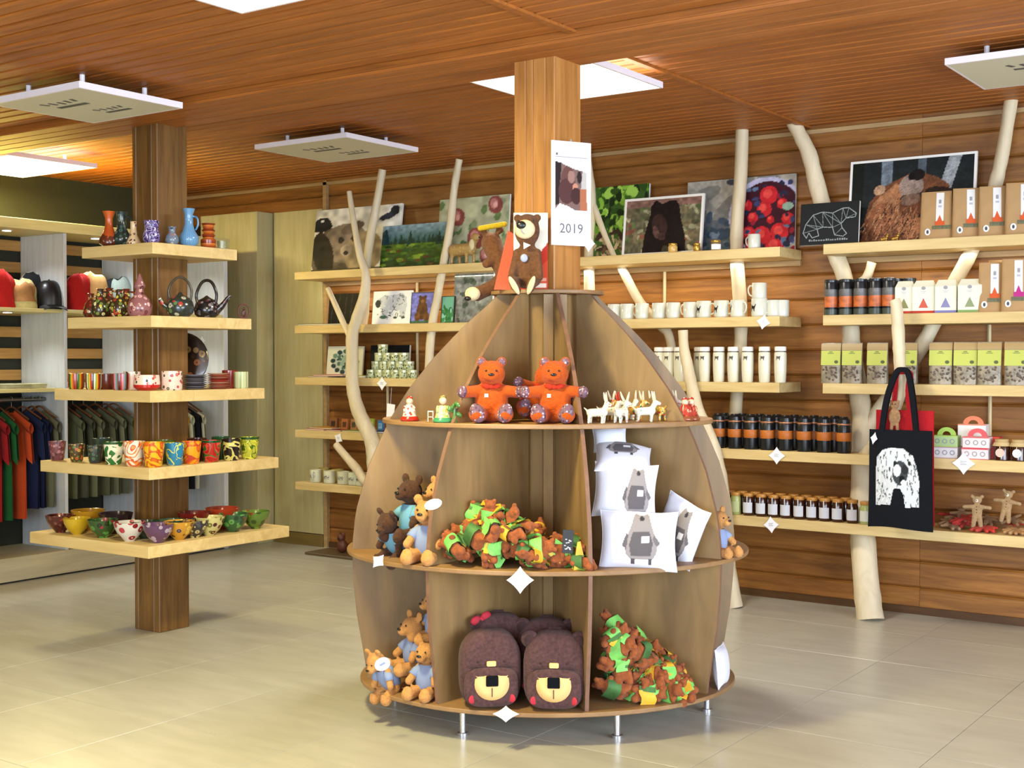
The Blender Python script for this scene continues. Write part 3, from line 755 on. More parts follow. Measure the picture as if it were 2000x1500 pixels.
# ---- price tags: four pointed curved white card with grey print
def star_pts(r, waist=.52, n=6):
    pts = []
    for k in range(4):
        a0 = PI/2*k; a1 = PI/2*(k+1)
        p0 = Vector((math.sin(a0), math.cos(a0)))*r; p1 = Vector((math.sin(a1), math.cos(a1)))*r; mid = (p0+p1)*.5; c = mid*.76
        for i in range(n):
            t_ = i/n; q = p0*(1-t_)**2+c*2*t_*(1-t_)+p1*t_*t_; pts.append((q.x, q.y))
    return pts
M_TXT = plain('#a9aab8', .6)
def price_tag(label, loc, r, rot=FACE, tilt=0.0, sqz=1.0, lean=0.0):
    t = thing('price_tag', label, 'price tag', loc, (lean, tilt, rot), 'star shaped price tags')
    MB().at((0, 0, 0), (0, 0, 0), (sqz, 1, 1)).prism(star_pts(r), -.0012, .0012).build('card', M_PAPER, t)
    m = MB(); 
    for k in range(3): m.box(-.28*r*sqz, (.28-.1*(k % 2))*r*sqz, -.0022, -.0012, (.14-.14*k)*r, (.20-.14*k)*r)
    m.build('printed_line', M_TXT, t); return t
def shelf_tag(label, px, py, Y, r, **k):
    p = ony(px, py, Y); return price_tag(label, p, r, **k)
shelf_tag('star price tag on the shelf edge below the last white mugs', 1491, 629, YS-.006, .045, rot=0, tilt=.2)
shelf_tag('star price tag under the black and orange thermoses', 1517, 890, YS-.006, .052, rot=0)
shelf_tag('star price tag under the honey jars', 1506, 1025, YS-.006, .05, rot=0, tilt=-.1)
shelf_tag('star price tag under the green and pink handled boxes', 1882, 905, YS-.006, .062, rot=0)
shelf_tag('star price tag under the stacked round tins', 746, 749, YS-.006, .05, rot=0)
shelf_tag('star price tag on the shelf edge below the small books', 661, 856, YS-.006, .045, rot=0, tilt=.5)
p = onD(1016, 1133, 4.86); price_tag('large star price tag below the heap of small brown toys', p, .052)
p = onD(988, 1394, 4.93); price_tag('star price tag lying in front of the brown bear backpacks', (p.x, p.y, .136), .05, lean=-1.2)
p = onD(739, 1096, 5.08); price_tag('star price tag bent over the disc edge below the plush in blue', p, .033, tilt=.7, sqz=.8)
t = thing('price_card', 'white square price card hanging by a cord left of the round stand', 'price tag', ony(763, 803, YS-.01), 0)
MB().at((0, 0, 0), (0, .05, 0)).prism([(-.038, -.05), (.03, -.045), (.04, .05), (-.036, .055)], -.0012, .0012).build('card', M_PAPER, t)
MB().tube([(0, 0, .05), (0, .01, .17)], .002, 5).build('cord', M_TXT, t)
p = atx(424, 1.655, XF+.02)
t = price_tag('faint star price tag on the pale cabinet edge right of the dark column', (XF-.25, 6.975, 1.64), .035, rot=0)

# ---- pictures
def picture(label, pxl, pxr, ytop, zb, Y, img, frame=None, fw=.012, lean=.10, group=None, thick=.018, name='canvas_print', rough=.4, cat='picture'):
    """a board or canvas of real size standing on the shelf at depth Y, leaning back against the wall"""
    A = aty(pxl, zb, Y); B = aty(pxr, zb, Y); w = B.x-A.x; top = ony((pxl+pxr)/2, ytop, Y+.02); h = top.z-zb
    t = thing(name, label, cat, ((A.x+B.x)/2, Y, zb), (-lean, 0, 0), group)
    if frame:
        m = MB().box(-w/2, w/2, 0, thick, 0, fw).box(-w/2, w/2, 0, thick, h-fw, h).box(-w/2, -w/2+fw, 0, thick, fw, h-fw).box(w/2-fw, w/2, 0, thick, fw, h-fw)
        m.build('frame', frame, t)
        MB().box(-w/2+fw, w/2-fw, .004, thick, fw, h-fw).build('backing_board', M_WHITE, t)
        W_, H_ = w-2*fw, h-2*fw
        mk('print', print_mesh('print', img, lambda u, v: ((u-.5)*W_, .0025, fw+v*H_), rough=rough), t)
    else:
        MB().bevbox(-w/2, w/2, .001, thick, 0, h, .002).build('board', M_WHITE if frame is None else frame, t)
        mk('print', print_mesh('print', img, lambda u, v: ((u-.5)*w, 0, v*h), rough=rough), t)
    return t
def E(x, y, rx, ry, c, a=0): return ('ell', x, y, rx, ry, a, c)
rp_ = random.Random(5)
# bear cubs with a raven on white
ops = [E(.08, .74, .13, .10, '#1d1d22'), E(.10, .80, .09, .07, '#22222a'), ('ell', .085, .82, .02, .02, 0, '#d8d8da'),
       ('ell', .30, .34, .34, .38, .3, '#5f5548'), ('ell', .38, .45, .27, .30, 0, '#84776a'), ('ell', .45, .68, .14, .08, .3, '#6d5f52'),
       ('ell', .60, .30, .22, .32, -.3, '#94846a'), ('ell', .33, .50, .035, .05, 0, '#3a322c'), ('ell', .48, .52, .035, .05, 0, '#3a322c'), ('ell', .40, .34, .07, .09, 0, '#a89a88'), ('ell', .40, .30, .03, .03, 0, '#332c28'),
       ('ell', .13, .3, .12, .35, .3, '#2c2823'), ('ell', .85, .82, .10, .05, .3, '#2b3040'), ('ell', .92, .90, .05, .07, .2, '#20242c'), ('rect', 0, 0, 1, .07, '#4d4638'), ('noise', 12, .22)]
picture('wide print of grey bear cubs and a black bird on white', 607, 775, 402, ZS[0], YS+.20, paint(84, 60, '#d9d9d4', ops), lean=.14)
ops = [('grad', 0, .62, '#1b2b14', '#5d7a24'), ('grad', .58, 1.01, '#2f4f4c', '#8fa7b4')]
for k in range(26): x_ = rp_.random(); ops.append(('poly', [(x_-.03, .55), (x_, .66+.12*rp_.random()), (x_+.03, .55)], '#24402f'))
ops += [('poly', [(.37, .5), (.42, .88), (.47, .5)], '#1c3830'), ('poly', [(.78, .5), (.83, .82), (.88, .5)], '#1d382c'), ('poly', [(0, .56), (0, .84), (.07, .92), (.13, .56)], '#20383c')]
for k in range(70): ops.append(('ell', rp_.random(), rp_.random()*.52, .05, .03, 0, rp_.choice(['#4c6b22', '#6f8a2a', '#33501d', '#243c18', '#5a3d22', '#3b5a2c'])))
ops.append(('noise', 16, .18))
picture('landscape print of green bushes under a blue grey mountain sky', 741, 876, 436, ZS[0], YS+.13, paint(84, 54, '#55702a', ops), lean=.14)
ops = []
for k in range(60): ops.append(('ell', rp_.random(), rp_.random(), .06, .05, rp_.random()*3, rp_.choice(['#a8ab86', '#8f9a70', '#6c8350', '#b5b592', '#557440'])))
for (x_, y_, s_) in ((.28, .72, .13), (.80, .86, .13), (.06, .42, .15), (.55, .40, .16), (.70, .15, .12)):
    ops += [('ell', x_, y_, s_*.75, s_, .3, '#8c4a45'), ('ell', x_-.02, y_+.02, s_*.4, s_*.6, .3, '#bf7f78'), ('ell', x_, y_, s_*.2, s_*.3, 0, '#e0aaa0')]
ops.append(('noise', 14, .12))
picture('pale green print of red magnolia buds behind the bent pole', 853, 990, 384, ZS[0], YS+.24, paint(70, 60, '#b3b492', ops), lean=.08)
# second shelf
def blobs(cols, n, rx, ry, x0=0, x1=1, y0=0, y1=1): return [('ell', x0+(x1-x0)*rp_.random(), y0+(y1-y0)*rp_.random(), rx*(.5+rp_.random()), ry*(.5+rp_.random()), rp_.random()*3, rp_.choice(cols)) for _ in range(n)]
picture('dark print of night trees behind the forked branch', 640, 700, 573, ZS[1], YS+.10, paint(50, 50, '#171412', [('line', x_, 0, x_+.05, 1, .012, '#3a3230') for x_ in (.1, .3, .52, .7, .9)]+[('noise', 20, .3)]), lean=.1)
bw = [('poly', [(.10, .55), (.13, .75), (.30, .88), (.5, .86), (.75, .92), (.86, .8), (.88, .55), (.84, .2), (.72, .2), (.70, .42), (.42, .42), (.40, .2), (.26, .2), (.24, .5)], '#c9cdd0')]
for k in range(60):
    x_, y_ = rp_.uniform(.12, .86), rp_.uniform(.22, .86); bw.append(('line', x_, y_, x_+rp_.uniform(-.08, .08), y_+rp_.uniform(-.1, .1), .008, rp_.choice(['#33383c', '#5c6266', '#e9e9ea', '#2b3a33'])))
bw += [('ell', .14, .62, .07, .12, 0, '#33373a'), ('ell', .30, .22, .10, .05, 0, '#4f6f55'), ('ell', .6, .2, .05, .04, 0, '#3c4a44'), ('ell', .8, .2, .05, .04, 0, '#3c4a44'), ('rect', 0, 0, 1, .04, '#e7ebe9')]
picture('white square print of a line drawn walking bear', 726, 801, 568, ZS[1], YS+.05, paint(60, 60, '#eef0ef', bw), lean=.1)
bb = [('ell', .5, .42, .24, .32, 0, '#5b3a1e'), ('ell', .5, .74, .17, .13, 0, '#5f3d22'), ('ell', .38, .86, .06, .05, 0, '#55351c'), ('ell', .62, .86, .06, .05, 0, '#55351c'), ('ell', .5, .70, .08, .06, 0, '#8a6238'), ('ell', .3, .2, .13, .16, 0, '#6a4424'), ('ell', .7, .2, .13, .16, 0, '#6a4424'), ('rect', 0, 0, 1, .07, '#3f6a48'), ('noise', 14, .2)]
picture('small print of a brown bear sitting against violet blue', 800, 845, 570, ZS[1], YS+.05, paint(40, 56, '#7577c4', bb), lean=.1, frame=plain('#26283c', .5), fw=.006)
gb = [('rect', 0, .5, 1, 1, '#6fae94')]+blobs(['#2c6a3a', '#3f8a4c', '#18301f', '#8cc4ac'], 30, .12, .08, 0, 1, 0, .6)
picture('small green forest print right of the bent pole', 860, 885, 578, ZS[1], YS+.06, paint(30, 44, '#3c7a4e', gb), lean=.1, frame=plain('#1d2420', .5), fw=.005)
gp = blobs(['#8b8d84', '#6e7468', '#a4a69c', '#56614e', '#9a9a94'], 80, .08, .05)
picture('grey mossy stone print below the flower print', 884, 960, 533, ZS[1], YS+.14, paint(56, 60, '#83857c', gp+[('noise', 18, .15)]), lean=.08)
# third shelf
cp = [('ell', .5, .5, .36, .36, 0, '#b9c4bc')]+[('ell', .5+.33*math.cos(a), .5+.33*math.sin(a), .07, .07, 0, rp_.choice(['#3f5f5a', '#6a8f84', '#2c4448'])) for a in np.linspace(0, 6.1, 13)]+blobs(['#4f6f6a', '#8aa79c', '#2f4744'], 18, .06, .05, .3, .7, .3, .7)
picture('white print with a round wreath of grey green leaves', 637, 706, 676, ZS[2], YS+.16, paint(54, 54, '#dcdfd6', cp), lean=.1)
picture('plain black board behind the stacked round tins', 722, 798, 674, ZS[2], YS+.22, paint(20, 20, '#17191c', []), lean=.06)
# middle unit top shelf
lv = blobs(['#5f8a2c', '#7fae3c', '#2d4a1c', '#9ac452', '#3c5f24', '#1c2c14'], 110, .07, .05, 0, 1, .35, 1)+blobs(['#5b4430', '#3a2c20', '#8a7a5c', '#b9a27c'], 50, .09, .03, 0, 1, 0, .36)
picture('print of bright green leaves left of the white framed bear', 1159, 1264, 362, ZS[0], YS+.20, paint(70, 74, '#3b5a24', lv), lean=.06)
fb = blobs(['#6f6248', '#8d8a6c', '#4b4a34', '#a99f80', '#57643c', '#7a4a3c'], 110, .06, .04)+[('rect', 0, .86, 1, 1, '#7d5d52')]
fb += [('poly', [(.24, 0), (.27, .35), (.33, .7), (.33, .86), (.40, .98), (.48, .9), (.58, .95), (.66, .96), (.71, .85), (.74, .6), (.80, .3), (.82, 0)], '#1b1311'), ('ell', .46, .5, .10, .22, .2, '#33221f'), ('ell', .42, .38, .04, .12, .3, '#5c403a'), ('ell', .50, .3, .05, .07, 0, '#3f2b28'), ('poly', [(.50, 0), (.52, .12), (.58, .12), (.60, 0)], '#3d3a2a'), ('noise', 20, .2)]
picture('white framed photo of a black bear standing in brushwood', 1214, 1369, 382, ZS[0], YS+.12, paint(90, 64, '#5f5a44', fb), frame=M_WHITE, fw=.016, lean=.12, name='framed_photo')
bp_ = blobs(['#8f8c82', '#7c7a74'], 20, .2, .1)+[('ell', .28, .16, .34, .3, 0, '#5d6166')]+blobs(['#4a5766', '#3c4a58', '#6f7c8c', '#57635a'], 46, .04, .05, 0, .5, 0, .5)
bp_ += [('ell', .74, .48, .34, .50, 0, '#b7b3cf'), ('ell', .75, .46, .31, .46, 0, '#3c1622')]
for (x_, y_, s_) in ((.76, .74, .12), (.72, .56, .10), (.88, .62, .07), (.62, .46, .07), (.78, .42, .05), (.86, .25, .12), (.70, .22, .12), (.58, .26, .09), (.56, .62, .08), (.82, .08, .12), (.62, .10, .10), (.93, .42, .08)):
    bp_ += [('ell', x_, y_, s_*.66, s_, .5, '#c2242c'), ('ell', x_-.012, y_+.02, s_*.35, s_*.5, .5, '#e04a44')]
bp_ += blobs(['#26283f', '#3a3f66', '#8a1c2c', '#5a6f8c'], 34, .025, .03, .52, 1, .02, .9)+[('ell', .93, .58, .05, .05, 0, '#8fae9c'), ('ell', .42, .95, .05, .04, 0, '#41404c'), ('noise', 24, .1)]
picture('large print of strawberries and berries in a bowl', 1341, 1552, 348, ZS[0], YS+.29, paint(110, 76, '#a39e92', bp_), lean=.03)
# right unit: bear head, polygon bear board
r9 = random.Random(12)
hb = [('rect', .25, .5, .34, 1, '#6c7680'), ('rect', .55, .6, .62, 1, '#4d565e'), ('poly', [(.70, .5), (.80, 1), (.90, 1), (.80, .5)], '#8b8f92'), ('rect', 0, 0, .1, 1, '#12160f'),
      ('poly', [(.10, 0), (.12, .25), (.16, .5), (.28, .68), (.45, .80), (.55, .86), (.62, .80), (.70, .76), (.80, .66), (.84, .5), (.70, .48), (.62, .40), (.55, .25), (.60, .1), (.60, 0)], '#6a4028'),
      ('poly', [(.14, .3), (.2, .5), (.38, .72), (.45, .6), (.40, .4), (.45, .2), (.3, .1)], '#9c6a48'), ('ell', .50, .18, .10, .16, 0, '#a8704c'), ('ell', .28, .28, .12, .2, 0, '#8a5638'),
      ('ell', .24, .64, .05, .06, .5, '#b08a6c'), ('ell', .50, .66, .10, .15, -.3, '#8f7b70'), ('poly', [(.40, .5), (.44, .56), (.60, .58), (.62, .54), (.5, .5)], '#3c2c28'), ('ell', .50, .50, .08, .07, .2, '#7a6050'),
      ('ell', .55, .80, .06, .07, 0, '#15100f'), ('ell', .50, .78, .03, .04, 0, '#0c0808'), ('ell', .75, .55, .14, .08, -.2, '#2c1c14')]
for k in range(420):
    x_, y_ = r9.uniform(.10, .58), r9.uniform(0, .66)
    if y_ > .1+1.3*x_ or (x_ > .42 and y_ > .42): continue
    hb.append(('line', x_, y_, x_+r9.uniform(-.035, .0), y_-r9.uniform(.03, .09), .0045, r9.choice(['#4a2a1a', '#8a5a3c', '#b98862', '#6e4028', '#3a2016', '#a06c48'])))
hb += [('fur', .15, 4), ('noise', 20, .15)]
picture('large white framed photo of a brown bear raising its head', 1654, 1902, 303, ZS[0], YS+.16, paint(120, 84, '#1a1f20', hb), frame=M_WHITE, fw=.014, lean=.12, name='framed_photo')
nodes = [(.06, .30), (.10, .50), (.22, .72), (.38, .78), (.55, .74), (.72, .84), (.82, .84), (.95, .70), (.93, .62), (.78, .60), (.70, .48), (.72, .38), (.80, .24), (.74, .18), (.60, .22), (.56, .40), (.40, .42), (.30, .38), (.33, .22), (.22, .18), (.16, .30), (.12, .18)]
kb = []
for i in range(len(nodes)):
    kb.append(('line', *nodes[i], *nodes[(i+1) % len(nodes)], .008, '#9aa0a0'))
for a, b in ((1, 16), (2, 16), (3, 16), (3, 15), (4, 10), (4, 15), (5, 9), (5, 10), (6, 9), (2, 17), (1, 17), (10, 15), (11, 14), (0, 17), (7, 9), (3, 10)): kb.append(('line', *nodes[a], *nodes[b], .006, '#7f8787'))
t = picture('black board with a polygon outline of a polar bear', 1561, 1676, 395, ZS[0]-.0, YS+.03, paint(150, 106, '#171a1b', kb), lean=.10, name='chalk_board')
m = MB(); r8 = random.Random(6); x_ = -.12
while x_ < .12:
    w8 = r8.uniform(.006, .012); m.box(x_, x_+w8, -.0016, 0, .022, .030 if r8.random() < .6 else .034); x_ += w8+r8.uniform(.003, .006)
m.build('caption_print', plain('#7f8585', .6), t)

# ---- calendar hanging on the right face of the display column
cx_ = BX+.1062
cal = thing('wall_calendar', 'white paper calendar for 2019 with a bear photo hanging on the honey column', 'calendar', (BX+.118, BY-.105, 0), (0, 0, PI/2*0+.62))
pL = onD(1077, 265, 5.42); pR = onD(1154, 292, 5.50)
w_ = .205; zb_ = 1.5+(700-480)/2510*5.45; zt_ = 1.5+(700-278)/2510*5.45; hh = zt_-zb_
cal.location = onD(1077, 480, 5.40); ang = 0.62
dcal = Vector((pR.x-pL.x, pR.y-pL.y, 0)); cal.rotation_euler = (0, 0, math.radians(62)); cal.location.z = zb_
ca = math.radians(62); kR = (1154-1000)/FPX
# width chosen so that the sheet ends where it does in the photo
P0 = cal.location.copy(); dx = Vector((math.cos(ca), math.sin(ca), 0))
wl = (kR*((P0-C0).dot(Fv))-(P0-C0).dot(Rv))/(dx.dot(Rv)-kR*dx.dot(Fv))
CI = [('poly', [(.10, .34), (.10, .80), (.30, .78), (.55, .74), (.80, .72), (.85, .60), (.90, .34), (.60, .34), (.4, .38), (.2, .40)], '#6d5652'), ('poly', [(.1, .38), (.1, .8), (.26, .79), (.22, .6), (.2, .40)], '#241a1a'), ('ell', .42, .62, .18, .14, 0, '#5c3c38'), ('ell', .38, .52, .2, .12, 0, '#4a2c2c'), ('ell', .50, .66, .09, .06, 0, '#8c6a62'),
      ('ell', .60, .56, .07, .04, 0, '#b07a66'), ('ell', .62, .48, .13, .08, 0, '#3b2222'), ('ell', .70, .66, .06, .06, 0, '#2a1c1c'), ('poly', [(.72, .34), (.72, .55), (.88, .55), (.90, .34)], '#9c5f44'), ('poly', [(.78, .72), (.74, .55), (.88, .55), (.88, .71)], '#a9a4a2'), ('rect', .1, .845, .9, .852, '#77777c'), ('rect', .12, .83, .7, .834, '#a9a9ae'), ('ell', .14, .87, .03, .012, 0, '#55555c')]
MB().box(0, wl, .0005, .004, 0, hh).build('sheet', M_PAPER, cal)
mk('print', print_mesh('print', paint(60, 120, '#e9e9ee', CI), lambda u, v: (u*wl, 0, v*hh), rough=.6), cal)
textmesh('2019', .058, 'lettering', plain('#55555c', .6), cal, (wl*.5, -.001, hh*.12))
MB().tube([(wl*.5, .002, hh), (wl*.5, .004, hh+.01)], .004, 6).build('hanger', M_GREY, cal)
p = P0+dx*(wl-.012); p.z = zb_+.012; p -= FH*.006
price_tag('star price tag hanging at the lower corner of the paper calendar', p, .036, rot=ca, sqz=.9)
# ================================================================== goods on the wall shelves
def mug_mesh(r, h, mat, th=.004):
    return MB().lathe([(r*.86, 0), (r*.97, .004), (r, .012), (r, h-.002), (r-th*.5, h), (r-th, h-.002), (r-th, .008), (.001, .006)], 22, cap=False).mesh('cup', mat, True)
def handle_mesh(r, h, mat, s=1, rad=.005):
    pts = [(s*(r-.002), 0, h*.80), (s*(r+.012), 0, h*.84), (s*(r+.026), 0, h*.72), (s*(r+.028), 0, h*.5), (s*(r+.018), 0, h*.28), (s*(r-.002), 0, h*.2)]
    P, R = smooth([Vector(p) for p in pts], [rad]*6, 3); return MB().tube(P, R, 7).mesh('handle', mat, True)
def cyl_print(r, z0, z1, a0, a1, img, mask=None, rough=.35):
    """print wrapped on a cylinder; angle 0 faces -Y"""
    return print_mesh('print', img, lambda u, v: ((r+.0006)*math.sin(a0+(a1-a0)*u), -(r+.0006)*math.cos(a0+(a1-a0)*u), z0+(z1-z0)*v), mask, rough)
M_MUGW = plain('#cfd0c2', .22, 0, 0, 60, 0, 0, .5, .3)
dog = paint(28, 28, '#ffffff', [('poly', [(.05, .1), (.15, .1), (.25, .35), (.45, .42), (.6, .1), (.7, .1), (.74, .45), (.95, .85), (.85, .9), (.66, .66), (.3, .72), (.12, .9), (.05, .8)], '#2a2220')])
dogmask = dog.sum(2) < 2.5
dmesh = cyl_print(.044, .022, .075, -.95, -.05, dog, dogmask)
mugm = mug_mesh(.044, .100, M_MUGW); handm = handle_mesh(.044, .100, M_MUGW, 1)
def mug(label, loc, rot, printed=False, sc=1.0, group='white mugs on the second highest middle shelf'):
    t = thing('mug', label, 'mug', loc, rot, group); mk('cup', mugm, t); mk('handle', handm, t)
    if printed: mk('print', dmesh, t)
    if sc != 1: t.scale = (sc,)*3
    return t
xs = [1200, 1225, 1254, 1287, 1315, 1348]
for i, px in enumerate(xs):
    mug(f'{ORD[i]} white mug from the round stand, turned away without print', aty(px, ZS[1], YS+.055), 2.6+.2*(i % 3))
for i, px in enumerate([1375, 1409, 1441, 1483]):
    mug(f'white mug with a dark dog print, {ORD[i]} of the four printed ones', aty(px, ZS[1], YS+.05), .10+(.5 if i == 2 else 0)*-1, True, 1.04 if i < 3 else 1.1)
mug('white mug next to last in the row, above the star tag', aty(1511, ZS[1], YS+.09), 2.4)
mug('last white mug at the open end of the row', aty(1527, ZS[1], YS+.12), 2.2)
tm_ = aty(1483, ZS[1]+.1045, YS+.055); mug('white mug standing on top of the printed mugs, handle left', tm_, PI, group='white mugs on the second highest middle shelf')
# mug and jars on the top shelf
mug('small white mug with dark dots standing in front of the berry print', aty(1473, ZS[0], YS+.05), 2.9, sc=.86, group=None)
M_JAR = plain('#c9a25a', .25); M_GOLD = plain('#b9923c', .3, .6)
def jar(label, loc, r, h, body, lid, lab=None, group=None, rot=FACE, lidh=.2, name='jar', cat='jar', lidr=1.0):
    t = thing(name, label, cat, loc, rot, group)
    hb_ = h*(1-lidh)
    MB().lathe([(r*.9, 0), (r, .004), (r, hb_*.82), (r*.82, hb_)], 18).build('body', body, t, True)
    MB().lathe([(r*.92*lidr, hb_), (r*.95*lidr, hb_+.002), (r*.95*lidr, h-.003), (r*.9*lidr, h)], 18).build('lid', lid, t, True)
    if lab:
        m = MB(); a0, a1 = -1.1, 1.1; m.grid(9, 2, lambda u, v: ((r+.0008)*math.sin(a0+(a1-a0)*u), -(r+.0008)*math.cos(a0+(a1-a0)*u), hb_*(lab[1]+(lab[2]-lab[1])*v))); m.build('paper_label', lab[0], t, True, fix=False)
    return t
jar('small amber jar in front of the white framed bear', aty(1314, ZS[0], YS+.04), .030, .058, M_JAR, M_GOLD)
jar('tiny gold tin beside the lower corner of the white frame', aty(1361, ZS[0], YS+.04), .022, .05, M_GOLD, M_GOLD)
jar('small jar with a white label in front of the berry print', aty(1398, ZS[0], YS+.04), .032, .062, plain('#7d6a4a', .3), M_GOLD, (M_PAPER, .1, .75))
for i, px in enumerate((1727, 1748)):
    q = aty(px, ZS[0], YS+.04); t = thing('gold_figurine', ['left tiny gold figurine standing below the framed bear head', 'right tiny gold figurine standing below the framed bear head'][i], 'figurine', q, 0)
    MB().limb((-.012, 0, .012), (.012, 0, .018), .009, .008, 4).ball((.016, 0, .030), .008).ball((.020, 0, .04), .005).build('body', M_GOLD, t, True); MB().limb((-.012, 0, 0.004), (-.010, 0, .015), .004, .005, 2).limb((.012, 0, 0.004), (.012, 0, .015), .004, .005, 2).build('leg', M_GOLD, t, True)
# tumblers
M_TUM = plain('#d9d6bf', .28, 0, 0, 60, 0, 0, .5, .3)
tb = MB().lathe([(.030, 0), (.033, .006), (.0365, .07), (.0375, .14), (.0365, .175), (.034, .183)], 22).mesh('tumbler_body', M_TUM, True)
tl = MB().lathe([(.0325, .1885), (.035, .190), (.035, .212), (.031, .216)], 22).mesh('tumbler_lid', plain('#e9e6e0', .3), True)
tg = MB().lathe([(.0325, .183), (.0325, .1885)], 22).mesh('tumbler_band', plain('#4b4038', .4), True)
tp = cyl_print(.0372, .13, .165, -.5, .3, paint(22, 14, '#ffffff', [('poly', [(.05, .1), (.15, .1), (.25, .35), (.6, .35), (.7, .1), (.8, .1), (.95, .85), (.3, .75), (.1, .9)], '#5f5a4f')]), paint(22, 14, '#ffffff', [('poly', [(.05, .1), (.15, .1), (.25, .35), (.6, .35), (.7, .1), (.8, .1), (.95, .85), (.3, .75), (.1, .9)], '#5f5a4f')]).sum(2) < 2.9)
for i, px in enumerate([1288, 1306, 1327, 1366, 1376, 1404, 1432, 1460, 1493, 1524]):
    t = thing('tumbler', f'{ORD[i]} tall white tumbler from the round stand on the mug corner shelf', 'tumbler', aty(px, ZS[2], YS+(.05 if i != 3 else .14)), .15, 'white tumblers on the middle shelf')
    mk('body', tb, t); mk('lid', tl, t); mk('band', tg, t); mk('print', tp, t)
for i, px in enumerate([1505, 1535-18]):
    pass
# thermoses (z .948)
M_BLK = plain('#15171a', .3); M_ORG = plain('#b2621c', .5, 0, .1, 120); M_COP = plain('#b07a5a', .35, .5)
thb = MB().lathe([(.038, 0), (.041, .008), (.041, .155), (.038, .165)], 20).mesh('flask', M_BLK, True)
thl = MB().lathe([(.038, .171), (.040, .173), (.038, .195), (.028, .203), (.024, .212)], 20).mesh('lid', M_BLK, True)
thc = MB().lathe([(.0405, .163), (.042, .165), (.042, .171), (.0405, .173)], 20).mesh('ring', M_COP, True)
ths = MB().lathe([(.0412, .070), (.0425, .072), (.0425, .118), (.0412, .12)], 20).mesh('sleeve', M_ORG, True)
for i, px in enumerate([1403, 1435, 1466, 1498, 1534, 1570, 1609, 1648]):
    t = thing('thermos', f'{ORD[i]} black thermos with orange sleeve counted from the round stand, front row', 'thermos', aty(px, ZS[3], YS+.055), 0, 'black thermoses with orange sleeves')
    for nm, me in (('flask', thb), ('lid', thl), ('ring', thc), ('sleeve', ths)): mk(nm, me, t)
for i, px in enumerate([1415, 1450, 1484, 1517, 1552, 1590, 1630]):
    t = thing('thermos', f'{ORD[i]} black thermos of the rear row counted from the round stand', 'thermos', aty(px, ZS[3], YS+.145), 0, 'black thermoses with orange sleeves')
    for nm, me in (('flask', thb), ('lid', thl), ('ring', thc), ('sleeve', ths)): mk(nm, me, t)
jar('low orange and black tin just left of the thermos row', aty(1384, ZS[3], YS+.05), .034, .10, M_ORG, M_BLK)
# honey jars (z .545)
M_HON = plain('#3a1a0c', .15, 0, 0, 60, 0, 0, .5, .3); M_LIDO = plain('#b57e35', .4); M_LABW = paper('#c9cbd2'); M_GRN = plain('#a5ad6a', .3)
hx = [1416, 1462, 1487, 1511, 1535, 1561, 1586, 1611, 1636, 1665]
for i, px in enumerate(hx):
    t = jar(f'{ORD[i]} dark honey jar with white label counted from the round stand', aty(px, ZS[4], YS+.05), .0335, .135, M_HON, M_LIDO, (M_LABW, .15, .70), 'dark honey jars on the lowest shelf', 0, .15)
    q = MB().box(.002, .008, -.0350, -.0343, .07, .12).build('seal_strip', M_LABW, t)
for i, px in enumerate([1425, 1450, 1475, 1500, 1525, 1550, 1575, 1600, 1626, 1652]):
    jar(f'{ORD[i]} honey jar of the rear row counted from the round stand', aty(px, ZS[4], YS+.14), .0335, .135, M_HON, M_LIDO, None, 'dark honey jars on the lowest shelf', 0, .15)
jar('light green jar between the first dark honey jars', aty(1437, ZS[4], YS+.05), .033, .136, M_GRN, M_LIDO, (paper('#b9c08c'), .15, .7), None, 0, .15)
jar('pale green jar half behind the black tote bag', aty(1690, ZS[4], YS+.05), .031, .13, M_GRN, M_LIDO, (paper('#cfd2c4'), .15, .7), None, 0, .15)
# kraft coffee bags, top right shelf
M_KRAFT = plain('#a98557', .7, 0, .15, 40, .06); M_ORL = paper('#c9562c'); M_LBL = paper('#dcdad8'); M_GRN2 = plain('#5c5a3a', .5, 0, .2, 200, .4)
def pouch(mb, w, h, d, top=.9):
    """stand-up bag: flat bottom, body narrows to a sealed top edge"""
    def fn(u, v):
        a = 2*PI*u; dd = d*(1-v)**.6*.5+.003; ww = w/2*(1-(1-top)*v)
        x = ww*math.copysign(abs(math.cos(a))**.35, math.cos(a)); y = dd*math.copysign(abs(math.sin(a))**.6, math.sin(a))
        return (x, y, h*v)
    mb.grid(20, 9, fn, wrap=True); n = 20
    mb.f.append(tuple(reversed(range(n)))); mb.f.append(tuple(len(mb.v)-n+i for i in range(n))); return mb
badge_m = MB().prism([(.016*math.cos(2*PI*k/16), .019*math.sin(2*PI*k/16)) for k in range(16)], -.001, .0).mesh('badge', M_LBL)
badge2 = MB().prism([(.007*math.cos(2*PI*k/8), .011*math.sin(2*PI*k/8)) for k in range(8)], -.0016, -.001).mesh('badge_mark', plain('#3f3b38', .6))
